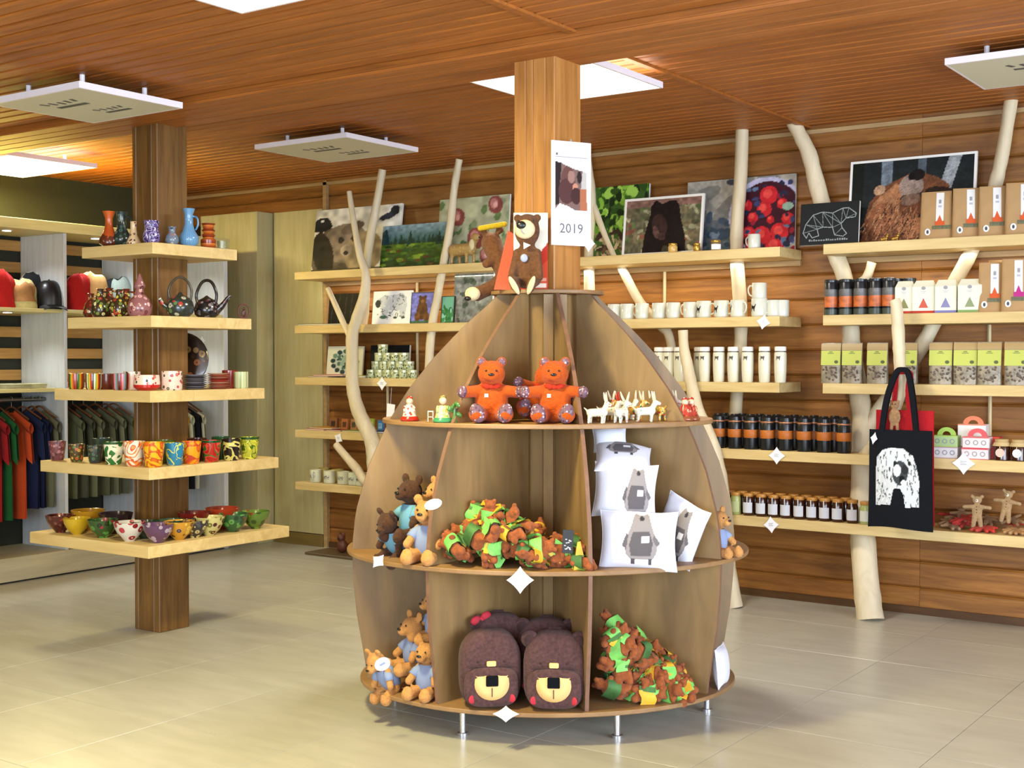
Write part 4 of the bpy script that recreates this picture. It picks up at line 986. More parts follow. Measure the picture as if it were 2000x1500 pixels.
def kraft(label, px, z, d, w, h, stripe, group, rot=.35, bandc=M_ORL, stripx=.02):
    t = thing('paper_bag', label, 'coffee bag', aty(px, z, YS+d), rot, group)
    pouch(MB(), w, h, .06).build('bag', M_KRAFT, t, True)
    def yf(zz): return -(.06*(1-zz/h)**.6*.5+.003)-.0015
    def strip(nm, x0, x1, z0, z1, m, off=0):
        mb = MB(); n = 5; mb.grid(2, n, lambda u, v: (x0+(x1-x0)*u, yf(z0+(z1-z0)*v)-off, z0+(z1-z0)*v)); mb.build(nm, m, t, fix=False)
    strip('white_label', stripx-.018, stripx+.024, h*.34, h*.97, M_LBL)
    strip('colour_band', stripx-.022, stripx+.03, h*.28, h*.37, bandc, .0004)
    mb = MB(); zz = h*.36; mb._add([(stripx-.012, yf(zz)-.0006, zz), (stripx+.018, yf(zz)-.0006, zz), (stripx+.003, yf(h*.50)-.0006, h*.50)], [(0, 1, 2)]); mb.build('triangle_print', bandc, t, fix=False)
    strip('window_band', -w*.1, w*.47, h*.20, h*.28, M_GRN2)
    strip('print_line', stripx-.006, stripx+.012, h*.66, h*.70, M_TXT, .0004); strip('print_line', stripx-.004, stripx+.010, h*.74, h*.82, M_GREY, .0004)
    b = mk('badge', badge_m, t, (-w*.22, yf(h*.15)-.001, h*.15)); mk('badge_mark', badge2, b)
    return t
for i, (px, w, h) in enumerate([(1829, .185, .265), (1887, .155, .272), (1938, .15, .272), (1992, .16, .28)]):
    kraft(f'{ORD[i]} kraft coffee bag with white strip and orange band from the framed bear head', px, ZS[0], .07, w, h, 0, 'kraft coffee bags on the top right shelf', .05 if i == 0 else .3)
kraft('kraft bag with orange band beside the white cartons', 1934, ZS[1], .06, .13, .27, 0, None, .2)
kraft('kraft bag with magenta band near the right edge of the photo', 1980, ZS[1], .06, .135, .285, 0, None, .25, paper('#b0307c'))
kraft('brown bag standing behind the bags beside the white cartons', 1958, ZS[1], .18, .16, .29, 0, None, .3)
# canisters
M_CAN = striped(['#15171a', '#1d1a18', '#b4592a', '#c8743a', '#8a4a26', '#1a1c1c'], 1, .3)
def canister(label, px, d):
    t = thing('canister', label, 'canister', aty(px, ZS[1], YS+d), 0, 'dark canisters with orange glow print')
    MB().lathe([(.036, 0), (.038, .004), (.038, .185), (.036, .19)], 18).build('tin', M_BLK, t, True)
    MB().lathe([(.0386, .045), (.0386, .108)], 18, cap=False).build('orange_print', plain('#b9602c', .4, 0, 0, 90, .35), t, True)
    MB().lathe([(.0384, .108), (.0384, .15)], 18, cap=False).build('grey_print', plain('#5d5a58', .4, 0, 0, 70, .5), t, True)
    MB().lathe([(.039, .002), (.039, .034)], 18, cap=False).build('base_band', plain('#3e463c', .35), t, True)
    MB().lathe([(.0365, .19), (.038, .191), (.038, .204), (.034, .207)], 18).build('lid', plain('#23262a', .25), t, True)
for i, px in enumerate([1623, 1652, 1680, 1710, 1736]): canister(f'{ORD[i]} dark canister with orange print counted from the left shelf end', px, .05)
for i, px in enumerate([1641, 1669, 1698, 1750, 1776]): canister(f'{ORD[i]} dark canister of the rear row counted from the left shelf end', px, .15)
# white gable cartons
M_CART = paper('#dcdcc8')
for i, (px, c1_, c2_) in enumerate([(1768, '#b8402e', '#8a8a5c'), (1806, '#b8402e', '#c05a48'), (1849, '#7a78a8', '#8280a8'), (1896, '#7f9a5c', '#8a9470')]):
    w, h, d = (.098, .118, .115, .125)[i], .185, .08
    t = thing('white_carton', f'white gable carton with {["olive", "red", "violet", "green"][i]} triangle, {ORD[i]} from the hanging branch', 'carton', aty(px, ZS[1], YS+.06), .12, 'white gable cartons')
    mb = MB(); mb._add([(-w/2, -d/2, 0), (w/2, -d/2, 0), (w/2, d/2, 0), (-w/2, d/2, 0), (-w/2, -d/2, h*.8), (w/2, -d/2, h*.8), (w/2, d/2, h*.8), (-w/2, d/2, h*.8), (-w/2*.8, 0, h), (w/2*.8, 0, h)],
                       [(0, 3, 2, 1), (0, 1, 5, 4), (1, 2, 6, 5), (2, 3, 7, 6), (3, 0, 4, 7), (4, 5, 9, 8), (6, 7, 8, 9), (5, 6, 9), (7, 4, 8)]); mb.build('carton', M_CART, t)
    MB().box(-w/2-.0006, w/2+.0006, -d/2-.0006, d/2, .0, .014).build('base_stripe', paper(c1_), t)
    mb = MB(); y_ = -d/2-.0008; mb._add([(-.026, y_, .03), (.026, y_, .03), (0, y_, .085)], [(0, 1, 2)]); mb.build('triangle_print', paper(c2_), t, fix=False)
    MB().box(-.014, .014, y_, y_+.0004, .12, .123).box(-.010, .010, y_, y_+.0004, .112, .115).build('print_line', M_TXT, t)
    MB().prism([(.012*math.cos(2*PI*k/12), .14+.010*math.sin(2*PI*k/12)) for k in range(12)], y_, y_+.0004).build('badge', M_GREY, t)
# green labelled clear pouches
M_FILM = plain('#8a7f6a', .25, 0, .3, 60, .35); M_LIME = paper('#b9bf5f'); M_TOPF = plain('#a58a58', .4)
for i, px in enumerate([1624, 1665, 1714, 1772, 1838, 1886, 1933, 1986]):
    d = .06 if i != 3 else .10
    w, h = (.128 if i > 3 else .118), .235
    t = thing('snack_pouch', f'{ORD[i]} clear pouch with lime green label counted from the left shelf end', 'pouch', aty(px, ZS[2], YS+d), .1, 'lime labelled pouches')
    pouch(MB(), w, h, .055, 1.0).build('film', M_FILM, t, True)
    def yf(zz): return -(.055*(1-zz/h)**.6*.5+.003)-.0018
    mb = MB(); mb.grid(2, 5, lambda u, v: ((u-.5)*w*.96, yf(h*(.45+.36*v)), h*(.45+.36*v))); mb.build('lime_label', M_LIME, t, fix=False)
    mb = MB(); mb.grid(2, 3, lambda u, v: ((u-.5)*w*.98, yf(h*(.82+.16*v)), h*(.82+.16*v))); mb.build('header', M_TOPF, t, fix=False)
    zz = h*.53; mb = MB(); mb.at((w*.28, yf(zz)-.001, zz)); mb.prism([(.012*math.cos(2*PI*k/10), .010*math.sin(2*PI*k/10)) for k in range(10)], 0, .0008); mb.build('leaf_print', plain('#4f5a2c', .6), t)
    zz = h*.74; mb = MB().at((0, yf(zz)-.001, zz)); mb.box(-.018, .018, 0, .0006, -.002, .002); mb.box(-.010, .010, 0, .0006, .006, .011); mb.build('print_line', plain('#6f7a3a', .6), t)
    # dried contents showing through the lower window
    mb = MB(); rr = random.Random(i)
    for k in range(26): x_, z_ = rr.uniform(-w*.42, w*.42), rr.uniform(.02, h*.42); mb.ball((x_, yf(z_)+.001, z_), (.008, .003, .006), 5, 4, (0, rr.random()*3, 0))
    q = mb.build('dried_fruit', plain('#5a4a3c', .4, 0, 0, 120, .5), t, True); q['kind'] = 'stuff'
# handled gift boxes
def giftbox(label, px, d, z, w, h, col, hcol, hand=True, n=3):
    t = thing('gift_box', label, 'box', aty(px, z, YS+d), .05, 'small handled gift boxes')
    MB().bevbox(-w/2, w/2, -.045, .045, 0, h, .002).build('carton', paper(col), t)
    m = MB(); 
    for k in range(n):
        x_ = (k-(n-1)/2)*w*.30
        for q in range(12):
            a0, a1 = 2*PI*q/12, 2*PI*(q+1)/12
            m._add([(x_+.009*math.cos(a0), -.0458, h*.5+.009*math.sin(a0)), (x_+.009*math.cos(a1), -.0458, h*.5+.009*math.sin(a1)), (x_+.014*math.cos(a1), -.0458, h*.5+.014*math.sin(a1)), (x_+.014*math.cos(a0), -.0458, h*.5+.014*math.sin(a0))], [(0, 1, 2, 3)])
    m.build('ring_print', M_GREY, t, fix=False)
    MB().box(-w/2-.0005, w/2+.0005, -.0457, -.045, h-.006, h).box(-w/2-.0005, w/2+.0005, -.0457, -.045, 0, .004).build('edge_stripe', paper(hcol), t)
    if hand:
        pts = [Vector((.052*math.cos(a)*w/.14, 0, h+.045*math.sin(a))) for a in np.linspace(PI, 0, 11)]
        m = MB(); out = [(p_.x*1.0, p_.z) for p_ in pts]; inn = [(p_.x*.48, h+(p_.z-h)*.5) for p_ in reversed(pts)]
        m.prism(out+inn, -.006, .006); m.build('handle', paper(hcol), t)
    return t
giftbox('white box carrying the green handled box, behind the star tag', 1849, .06, ZS[3], .135, .062, '#d8d4d4', '#c0a0a8', False)
giftbox('green gift box with a green round handle beside the tote bag', 1849, .06, ZS[3]+.063, .135, .062, '#a9c48a', '#a8c860')
giftbox('lower pink gift box with ring print under the two stacked ones', 1907, .055, ZS[3], .14, .06, '#e3cdd0', '#c8545c', False)
giftbox('upper pink gift box with red handle right of the green box', 1909, .055, ZS[3]+.061, .14, .062, '#e3d0d0', '#d85a60')
giftbox('tall white gift box with orange handle rising behind the pink ones', 1901, .15, ZS[3]+.062, .15, .125, '#e8e4e0', '#e08060', True, 0)
giftbox('box under the tall white gift box at the rear', 1901, .15, ZS[3], .15, .061, '#e0d8d4', '#c09088', False)
giftbox('red topped gift box at the rear near the gingham jars', 1938, .15, ZS[3], .09, .12, '#c84a40', '#d84a40', False, 0)
for i, px in enumerate((1957, 1990)):
    t = jar(['dark jam jar with paper cover and round label beside the pink boxes', 'dark jam jar with paper cover at the right edge of the photo'][i], aty(px, ZS[3], YS+.05), .043, .115, M_HON, paper('#b59a68'), None, 'jam jars with paper covers', 0, .22, lidr=.9)
    MB().lathe([(.038, .085), (.05, .078), (.044, .09), (.04, .098)], 18, cap=False).build('paper_skirt', paper('#c2a878'), t, True)
    q = mk('badge', MB().at((0, -.0432, .042)).prism([(.024*math.cos(2*PI*k/12), .024*math.sin(2*PI*k/12)) for k in range(12)], -.001, 0).mesh('badge', paper(['#d8b8a8', '#d0d0d0'][i])), t)
# black tote bag with white bear print, red bag behind
def tote(label, pl, pr, pt, pbm, Y, mat, straps, printed):
    A = ony(pl, pt, Y); B = ony(pr, pt, Y); bot = ony((pl+pr)/2, pbm, Y).z; w = B.x-A.x; h = A.z-bot
    t = thing('tote_bag', label, 'tote bag', ((A.x+B.x)/2, Y, bot), 0)
    def fn(s):
        return lambda u, v: ((u-.5)*w*(1+.04*(1-v)), s*(.004+.022*math.sin(PI*min(1, max(0, u)))*math.sin(PI*v*.9+.15))+.004*math.sin(u*9+v*4), h*v+(.006*math.sin(u*5) if v < .05 else 0))
    m = MB(); m.grid(15, 15, fn(-1)); m.grid(15, 15, fn(1)); m.build('bag', mat, t, 'all')
    for sgn in (-1, 1):
        top = ony(straps[1], straps[2], Y).z-bot; xm = ony(straps[1], straps[2], Y).x-t.location.x
        x0 = ony(straps[0], pt, Y).x-t.location.x; x1 = ony(straps[3], pt, Y).x-t.location.x
        P, R = smooth([Vector((x0, sgn*.01, h*.96)), Vector((x0*.75+xm*.25, sgn*.014, h+(top-h)*.5)), Vector((xm-.035, sgn*.012, h+(top-h)*.93)), Vector((xm, sgn*.012, top)), Vector((xm+.035, sgn*.012, h+(top-h)*.93)), Vector((x1*.75+xm*.25, sgn*.014, h+(top-h)*.5)), Vector((x1, sgn*.01, h*.96))], [.016]*7, 4)
        m = MB(); vs = []; fs = []
        for i, p_ in enumerate(P):
            d_ = (P[min(i+1, len(P)-1)]-P[max(i-1, 0)]).normalized(); n_ = Vector((-d_.z, 0, d_.x))
            for q in ((n_*.014, -.0015), (n_*.014, .0015), (n_*-.014, .0015), (n_*-.014, -.0015)): vs.append((p_.x+q[0].x, p_.y+q[1], p_.z+q[0].z))
            if i: o_ = 4*(i-1); fs += [(o_, o_+4, o_+5, o_+1), (o_+1, o_+5, o_+6, o_+2), (o_+2, o_+6, o_+7, o_+3), (o_+3, o_+7, o_+4, o_)]
        m._add(vs, fs); m.build('strap', mat, t)
    if printed:
        W_, H_ = 64, 64
        body = [('poly', [(.03, .02), (.03, .55), (.05, .82), (.18, .95), (.38, 1.0), (.62, .98), (.82, .86), (.90, .68), (.95, .45), (.93, .02), (.66, .0), (.62, .22), (.55, .32), (.44, .32), (.40, .20), (.36, .03)], '#c9cdd0')]
        det = []
        r4 = random.Random(8)
        for k in range(150):
            x_, y_ = r4.uniform(.05, .92), r4.uniform(.05, .95); det.append(('line', x_, y_, x_+r4.uniform(-.03, .03), y_-r4.uniform(.02, .09), .009, r4.choice(['#1b1d20', '#33373a', '#5a5e62', '#eef0f0', '#e2e6e6'])))
        det += [('ell', .56, .58, .16, .20, 0, '#3c4043'), ('ell', .50, .62, .08, .10, 0, '#d5d8da'), ('ell', .66, .64, .07, .08, 0, '#2a2c2e'), ('ell', .60, .48, .06, .06, 0, '#15181a'), ('ell', .63, .42, .045, .05, 0, '#e5e5e7'), ('ell', .45, .74, .03, .04, 0, '#222'+'222'), ('ell', .75, .74, .03, .04, 0, '#222222')]
        base_ = paint(W_, H_, '#0f0f12', body); mask = base_.sum(2) > 1.2; img = paint(W_, H_, '#0f0f12', body+det)
        f0 = fn(-1); mk('bear_print', print_mesh('bear_print', img, lambda u, v: (lambda q: (q[0], q[1]-.0015, q[2]))(f0(.10+u*.74, .22+.60*v)), mask, .8), t)
    return t
tote('black cotton tote bag with a white walking bear print hanging from the short branch', 1699, 1821, 838, 1033, 6.98, cloth('#0e1016'), (1722, 1762, 722, 1790), True)
tote('red tote bag mostly hidden behind the black tote bag', 1712, 1824, 800, 1022, 7.035, cloth('#a81c24'), (1745, 1765, 726, 1778), False)
t = thing('plush_keyring', 'small brown fabric bear hanging between the tote bag straps', 'plush toy', ony(1747, 830, 6.995), 0)
fuse(MB().ball((0, 0, .045), (.034, .012, .05)).ball((0, 0, .11), (.026, .012, .024)).ball((-.02, 0, .128), .009).ball((.02, 0, .128), .009).limb((-.015, 0, -.0), (-.017, 0, -.03), .011, .01, 2).limb((.015, 0, 0), (.017, 0, -.03), .011, .01, 2), 'body', plush('#93714f'), t, .004, 2)
MB().tube([(-.01, -.014, .12), (.0, -.012, .18)], .002, 5).build('loop', cloth('#a81c24'), t)
MB().at((-.008, -.014, .115)).ball((0, 0, 0), .003, 6, 5).at((.008, -.014, .115)).ball((0, 0, 0), .003, 6, 5).build('eye', M_BLK, t)
tt = price_tag('white paper tag at the left corner of the black tote bag', ony(1707, 856, 6.95), .035, rot=.2, tilt=.2, sqz=.55)
# ================================================================== left wall unit goods
def booklet(label, pl, pr, z, d, th, col, cat='booklet', dep=.2, rot=0, group=None):
    A = aty(pl, z, YS+d); B = aty(pr, z, YS+d); w = B.x-A.x
    t = thing('booklet', label, cat, ((A.x+B.x)/2, YS+d+dep/2, z), rot, group)
    MB().bevbox(-w/2, w/2, -dep/2, dep/2, th*.15, th*.85, .0008).build('pages', paper('#d9d4c4'), t)
    MB().bevbox(-w/2-.002, w/2+.002, -dep/2-.003, dep/2, th*.85, th, .0006).bevbox(-w/2-.002, w/2+.002, -dep/2-.003, dep/2, 0, th*.15, .0003).build('cover', paper(col), t); return t
booklet('long flat black folder at the left end of the second shelf', 582, 668, ZS[1], .02, .013, '#26221c', 'folder')
booklet('flat yellow and pink booklet at the left end above the forked branch base', 602, 640, ZS[2], .02, .010, '#8a4a2c')
booklet('flat pink booklet lying behind the trunk of the forked branch', 618, 672, ZS[2]+.0, .04, .022, '#c9706c') if False else None
booklet('stacked flat pink booklet left of the forked branch', 612, 668, ZS[2]+.0105, .03, .012, '#c96a62')
booklet('flat lime booklet just left of the stacked round tins', 688, 712, ZS[2], .02, .018, '#a8a23c')
booklet('flat red booklet at the left end of the shelf with small books', 596, 632, ZS[3], .02, .012, '#b04a34')
booklet('flat orange booklet lying on the flat red booklet', 604, 648, ZS[3]+.0125, .03, .010, '#c9912e')
booklet('flat dark red booklet beside the star tag of the small books', 636, 664, ZS[3], .02, .010, '#9c3a34')
booklet('flat green booklet in front of the forked branch trunk', 668, 704, ZS[3], .02, .010, '#8f9a3c')
booklet('flat blue booklet near the curved edge of the round stand', 721, 748, ZS[3], .01, .014, '#3c4a78')
def book(label, px, z, d, w, h, th, col, spine, lean=.08):
    t = thing('standing_box', label, 'box', aty(px, z, YS+d), 0)
    t.rotation_euler = (-lean, 0, .05)
    MB().bevbox(-w/2, w/2, 0, th, 0, h, .0015).build('carton', paper(col), t); MB().box(-w*.3, w*.3, -.0008, 0, h*.3, h*.75).build('front_print', plain(spine, .5, 0, 0, 80, .5), t)
book('small brown standing box with dark window print, leftmost', 650, ZS[3], .12, .07, .095, .03, '#8a5a34', '#3a2418')
book('small orange standing box beside the brown one', 672, ZS[3], .12, .06, .09, .03, '#a8683a', '#5a3420')
book('small brown standing box just left of the trunk', 690, ZS[3], .13, .06, .09, .03, '#9a6a44', '#4a4028')
book('lime green standing booklet right of the forked trunk', 723, ZS[3], .12, .055, .10, .02, '#93a23c', '#c0c870')
book('blue standing booklet next to the round stand edge', 742, ZS[3], .12, .055, .09, .02, '#3c6a9c', '#7aa8c8')
# stacked tins
M_TIN = plain('#9aa27c', .3, .2); M_TINL = plain('#d8dcc0', .35)
tnb = MB().lathe([(.036, 0), (.038, .003), (.038, .048), (.036, .05)], 18).mesh('tin_body', painted('#b9bf94', ['#59633c', '#8a9460', '#39402c'], 60, .3), True)
tnl = MB().lathe([(.039, .044), (.039, .060), (.036, .062)], 18).mesh('tin_lid', plain('#c3c8a2', .3, .3), True)
D = .078
for r_, n_ in enumerate((6, 5, 4, 1)):
    x0 = aty(726, ZS[2], YS+.05).x
    for k in range(n_):
        off = (0, .5, 1.0, 1.3)[r_]
        loc = (x0+D*(k+off), YS+.05+.01*(r_ % 2), ZS[2]+.0625*r_)
        rowname = ['bottom', 'second', 'third', 'top'][r_]
        t = thing('round_tin', f'round green tin, {ORD[k]} from the left in the {rowname} row of the stack' if n_ > 1 else 'single round tin crowning the stacked tins', 'tin', loc, .3*k, 'stacked round green tins')
        mk('body', tnb, t); mk('lid', tnl, t)
# short mugs
M_MUG2 = plain('#cfd0b8', .3)
mm2 = mug_mesh(.046, .098, M_MUG2); hm2 = handle_mesh(.046, .098, M_MUG2, 1, .006)
r5 = random.Random(2)
for i, px in enumerate([617, 644, 671, 692, 708]):
    t = thing('mug', f'white mug with black lettered print, {ORD[i]} from the left on the lowest left shelf', 'mug', aty(px, ZS[4], YS+.06), -1.2+2.9*(i > 0), 'printed mugs on the lowest left shelf')
    mk('cup', mm2, t); mk('handle', hm2, t)
    ops = []
    for k in range(9): x_ = .08+.10*k; ops.append(('line', x_, .2, x_+r5.uniform(-.05, .08), .8, .05, '#3a3c34')); ops.append(('line', x_, r5.uniform(.3, .7), x_+.07, r5.uniform(.3, .7), .05, '#3a3c34'))
    im = paint(36, 16, '#ffffff', ops); a0 = [1.2, -1.7, -1.7, -1.7, -1.7][i]-.7
    mk('print', cyl_print(.046, .025, .070, a0, a0+1.4, im, im.sum(2) < 2.5), t)
for i, px in enumerate([632, 660]):
    t = thing('mug', ['gold rimmed mug behind the first printed mugs', 'gold rimmed mug behind the middle printed mugs'][i], 'mug', aty(px, ZS[4], YS+.19), 1, None)
    mk('cup', remat(mm2, plain('#a89a54', .3)), t); mk('handle', remat(hm2, plain('#a89a54', .3)), t)
# brown box on a dark mat on the floor
p = onz(655, 1088, 0)
t = thing('floor_mat', 'dark flat board on the floor left of the round stand', 'mat', (p.x, YS+.10, 0), 0); MB().bevbox(-.28, .35, -.16, .12, 0, .02, .004).build('board', wood('dark_mat', '#5f4c34', '#4a3a26'), t)
t = thing('brown_figurine', 'small dark brown carved figure standing on the dark floor board', 'figurine', (p.x-.02, YS+.08, .0205), 0)
fuse(MB().ball((0, 0, .05), (.045, .04, .052)).ball((.0, -.01, .115), .032).ball((-.022, 0, .145), .010).ball((.022, 0, .145), .010), 'body', plain('#5a2c1e', .5, 0, .1), t, .006, 1)
MB().ball((0, -.045, .11), .008).build('nose', M_BLK, t, True)

# ================================================================== pottery on the square shelves
CT = COLS_L[::-1]
def edge_pt(px, i, inset=.055):
    z, a = CT[i]
    P = aty(px, z, CXY[1]-a+inset)
    if P.x < CXY[0]+a-inset: return P
    return atx(px, z, CXY[0]+a-inset)
def pot(name, label, cat, loc, prof, mat, n=20, group=None, handles=(), rot=FACE, lip=None, spout=None, extra=None):
    t = thing(name, label, cat, loc, rot, group)
    MB().lathe(prof, n, cap=True).build('body', mat, t, True)
    for hpts, r_ in handles:
        P, R = smooth([Vector(q) for q in hpts], [r_]*len(hpts), 4); MB().tube(P, R, 8).build('handle', extra or mat, t, True)
    if spout:
        P, R = smooth([Vector(q) for q in spout[0]], spout[1], 4); MB().tube(P, R, 10).build('spout', mat, t, True)
    if lip: MB().lathe(lip[0], n, cap=False).build('rim', lip[1], t, True)
    return t
def hollow(prof, th=.004):
    r, z = prof[-1]; return prof+[(r-th*.5, z+.001), (r-th, z)]+[(max(.002, q[0]-th), q[1]+.003) for q in reversed(prof[1:-1])]+[(.001, prof[0][1]+.007)]
V = 'small vases on the top square shelf'
q = edge_pt(213, 0); pot('vase', 'tall orange vase with flared mouth and dark foot, leftmost on the top square shelf', 'vase', q, hollow([(.030, 0), (.052, .015), (.055, .035), (.030, .08), (.020, .115), (.020, .155), (.034, .192)]), striped(['#5a2a1a', '#a8481c', '#b8541f', '#8a3a18', '#3a2420'], 11, .2, False, .08), group=V)
q = edge_pt(238, 0, .10); pot('vase', 'dark teal vase with handle right behind the tall orange vase', 'vase', q, hollow([(.030, 0), (.048, .02), (.050, .05), (.026, .10), (.022, .155), (.032, .19)]), painted('#20302e', ['#3f5a54', '#16201f', '#5a6e68'], 40), group=V, handles=[([(.02, 0, .17), (.05, 0, .15), (.055, 0, .10), (.045, 0, .07)], .005)])
q = edge_pt(261, 0, .045); pot('bottle', 'cream bottle vase with dark spots on the top square shelf', 'vase', q, hollow([(.036, 0), (.038, .012), (.022, .045), (.0165, .08), (.0165, .118), (.019, .122)]), painted('#c9ac88', ['#3a2a24', '#c9ac88', '#5a3a30'], 55, .2, .4), group=V)
q = edge_pt(296, 0, .06); pot('jug', 'squat violet and white striped jug at the front corner of the top shelf', 'jug', q, hollow([(.030, 0), (.045, .02), (.044, .05), (.034, .075), (.038, .11), (.042, .12)]), striped(['#2a2040', '#5a4a8c', '#c8c0e0', '#3a2c5c', '#7a68b0'], 80, .2, False, .6), group=V)
q = edge_pt(336, 0); pot('vase', 'small grey blue vase with a round belly, beside the tall blue jug', 'vase', q, hollow([(.026, 0), (.036, .02), (.034, .042), (.018, .065), (.018, .088), (.024, .096)]), painted('#6a7a8c', ['#3a3a5c', '#b8a89c', '#8c6a6a'], 55), group=V)
q = edge_pt(369, 0, .06); pot('jug', 'tall bright blue jug with a slim neck and side handle', 'jug', q, hollow([(.034, 0), (.052, .02), (.054, .05), (.034, .085), (.023, .12), (.023, .175), (.033, .205)]), striped(['#2c6a9c', '#4a9cc8', '#a8c4e0', '#2a4a8c', '#6aa4d0'], 30, .15, True), group=V, handles=[([(.022, 0, .165), (.045, 0, .155), (.05, 0, .12), (.036, 0, .09)], .005)])
q = edge_pt(407, 0, .05); pot('vase', 'orange brown ribbed vase at the right end of the top square shelf', 'vase', q, hollow([(.036, 0), (.042, .012), (.042, .045), (.028, .055), (.038, .07), (.028, .082), (.038, .095), (.028, .105), (.034, .128), (.04, .134)]), striped(['#8a3a18', '#a8501c', '#c0702c', '#7a2a14'], 120, .2), group=V)
q = edge_pt(433, 0, .05); t = thing('glass_cup', 'small clear empty cup at the right end of the top square shelf', 'cup', q, 0); MB().lathe(hollow([(.022, 0), (.026, .045)], .002), 16).build('body', plain('#c9cfa8', .1, 0, 0, 60, 0, 0, .5, 0, .6), t, True)
P1 = painted('#3a2a1c', ['#b8342c', '#c8b84a', '#6a8a3c', '#e0d8a0'], 45); P2 = painted('#6a2a1c', ['#c8a04a', '#2c3a1c', '#e0c89a', '#a83a2c'], 50)
G2 = 'flowered bottles on the second highest square shelf'
bprof = [(.034, 0), (.048, .02), (.050, .05), (.038, .09), (.018, .115), (.016, .145), (.022, .155)]
for px, ins, lab, mt, s in ((178, .16, 'red and black flowered bottle at the left end, behind the others', P2, .9), (196, .07, 'olive and red flowered jug standing leftmost in front', P1, 1.0), (214, .14, 'dark flowered jug with a pale stripe, second row', P2, 1.05), (233, .07, 'black and yellow flowered jug in front of the pale ornament', P1, .95), (247, .15, 'red flowered bottle half hidden by the pink bottle', P2, 1.0)):
    t = pot('bottle', lab, 'bottle', edge_pt(px, 1, ins), hollow([(r*s, z*s) for r, z in bprof]), mt, group=G2, handles=[([(.018*s, 0, .14*s), (.05*s, 0, .13*s), (.058*s, 0, .09*s), (.047*s, 0, .06*s)], .005)])
q = edge_pt(273, 1, .065); pot('bottle', 'pink flowered decanter with pointed stopper near the shelf corner', 'bottle', q, [(.05, 0), (.062, .02), (.064, .055), (.052, .09), (.025, .118), (.02, .145), (.03, .155), (.03, .165), (.018, .19), (.004, .225)], painted('#8a5a5c', ['#c89a98', '#5a2c34', '#d8b8b0', '#7a3c44'], 36), group=G2)
Pk = painted('#2c3430', ['#a83a34', '#5a7a4a', '#b8b8a0', '#3a4a5c'], 30)
q = edge_pt(352, 1, .08); pot('teapot', 'dark green flowered teapot with a high arched handle, left one', 'teapot', q, [(.045, 0), (.068, .02), (.074, .05), (.066, .085), (.045, .105), (.03, .112), (.018, .118), (.012, .128), (.004, .134)], Pk, group='flowered teapots', extra=plain('#4a4438', .3, 0, 0, 60, .3), handles=[([(-.055, 0, .085), (-.062, 0, .14), (-.04, 0, .19), (0, 0, .215), (.04, 0, .19), (.062, 0, .14), (.055, 0, .085)], .007)], spout=([(-.06, -.02, .05), (-.085, -.03, .07), (-.10, -.04, .10)], [.018, .012, .009]))
q = edge_pt(404, 1, .07); pot('teapot', 'black flowered teapot with thick arched handle and spout pointing right', 'teapot', q, [(.045, 0), (.066, .018), (.070, .045), (.060, .08), (.042, .098), (.03, .104), (.016, .112), (.004, .122)], painted('#1c1a1c', ['#6a6468', '#3a3436', '#8c7c80', '#5a2c30'], 48), group='flowered teapots', extra=plain('#26201e', .2), handles=[([(-.052, 0, .08), (-.058, 0, .13), (-.03, 0, .19), (.005, 0, .205), (.035, 0, .185), (.055, 0, .13), (.05, 0, .08)], .0085)], spout=([(.05, 0, .035), (.085, 0, .065), (.115, 0, .105), (.135, 0, .12)], [.024, .017, .011, .009]), rot=FACE-.1)
z, a = CT[1]
t = thing('hook_ornament', 'small dark red ring ornament clipped to the right end of the shelf', 'ornament', atx(476, z, CXY[0]+a-.012), (0, 0, PI/2-.5), None)
MB().tube([(.032*math.cos(k*PI/8), 0, .042+.038*math.sin(k*PI/8)) for k in range(16)], .0045, 7, True).build('ring', plain('#5a1c18', .4), t, True)
MB().ball((0, 0, .030), (.013, .006, .02)).ball((0, 0, .055), .008).build('figure', plain('#4a201c', .4), t, True)
t.location.x += .0
# middle shelf: striped mugs, plates
G3 = 'pottery on the middle square shelf'
cup_p = [(.036, 0), (.042, .01), (.044, .05), (.044, .085)]
ST1 = striped(['#8a2c1c', '#c8641c', '#c8a028', '#4a7a2c', '#2c3a20', '#a8381c'], 5.4, .2, True); ST2 = striped(['#b84a1c', '#d8a82c', '#7a9a3c', '#e0e0c0', '#3a2c20', '#7a2018'], 6.2, .2, True); ST3 = striped(['#6a2018', '#5a7a6a', '#8c90a8', '#c87a80', '#a82c2c', '#3a1c18'], 5.8, .2, True)
for px, lab, mt, s, ins in ((149, 'red and yellow striped mug at the left end of the middle square shelf', ST1, 1.0, .055), (183, 'orange and green striped mug, second from the left end', ST2, 1.0, .055), (210, 'dark brown mug behind the striped mugs', plain('#5a2418', .2), .98, .12), (236, 'grey pink and red striped mug left of the spotted bowl', ST3, 1.02, .055)):
    t = pot('mug', lab, 'mug', edge_pt(px, 2, ins), hollow([(r*s, z_*s) for r, z_ in cup_p]), mt, group=G3, handles=[([(.042, 0, .072), (.066, 0, .068), (.066, 0, .03), (.042, 0, .022)], .005)], rot=FACE+2.2)
PW = painted('#e0c4b8', ['#3a4a34', '#a83a34', '#2c2c2c', '#b84a44'], 42, .2, .42)
q = edge_pt(258, 2, .13); pot('mug', 'white spotted mug with green leaf behind the spotted bowl', 'mug', q, hollow([(.040, 0), (.044, .01), (.044, .096)]), PW, group=G3)
q = edge_pt(287, 2, .075); t = pot('bowl', 'white bowl with dark leaf spots and a red base at the shelf corner', 'bowl', q, hollow([(.045, 0), (.066, .016), (.068, .04), (.064, .08)]), PW, group=G3)
MB().lathe([(.046, .0005), (.0668, .0158), (.0688, .030)], 20, cap=False).build('red_base', glaze('#b0201c'), t, True)
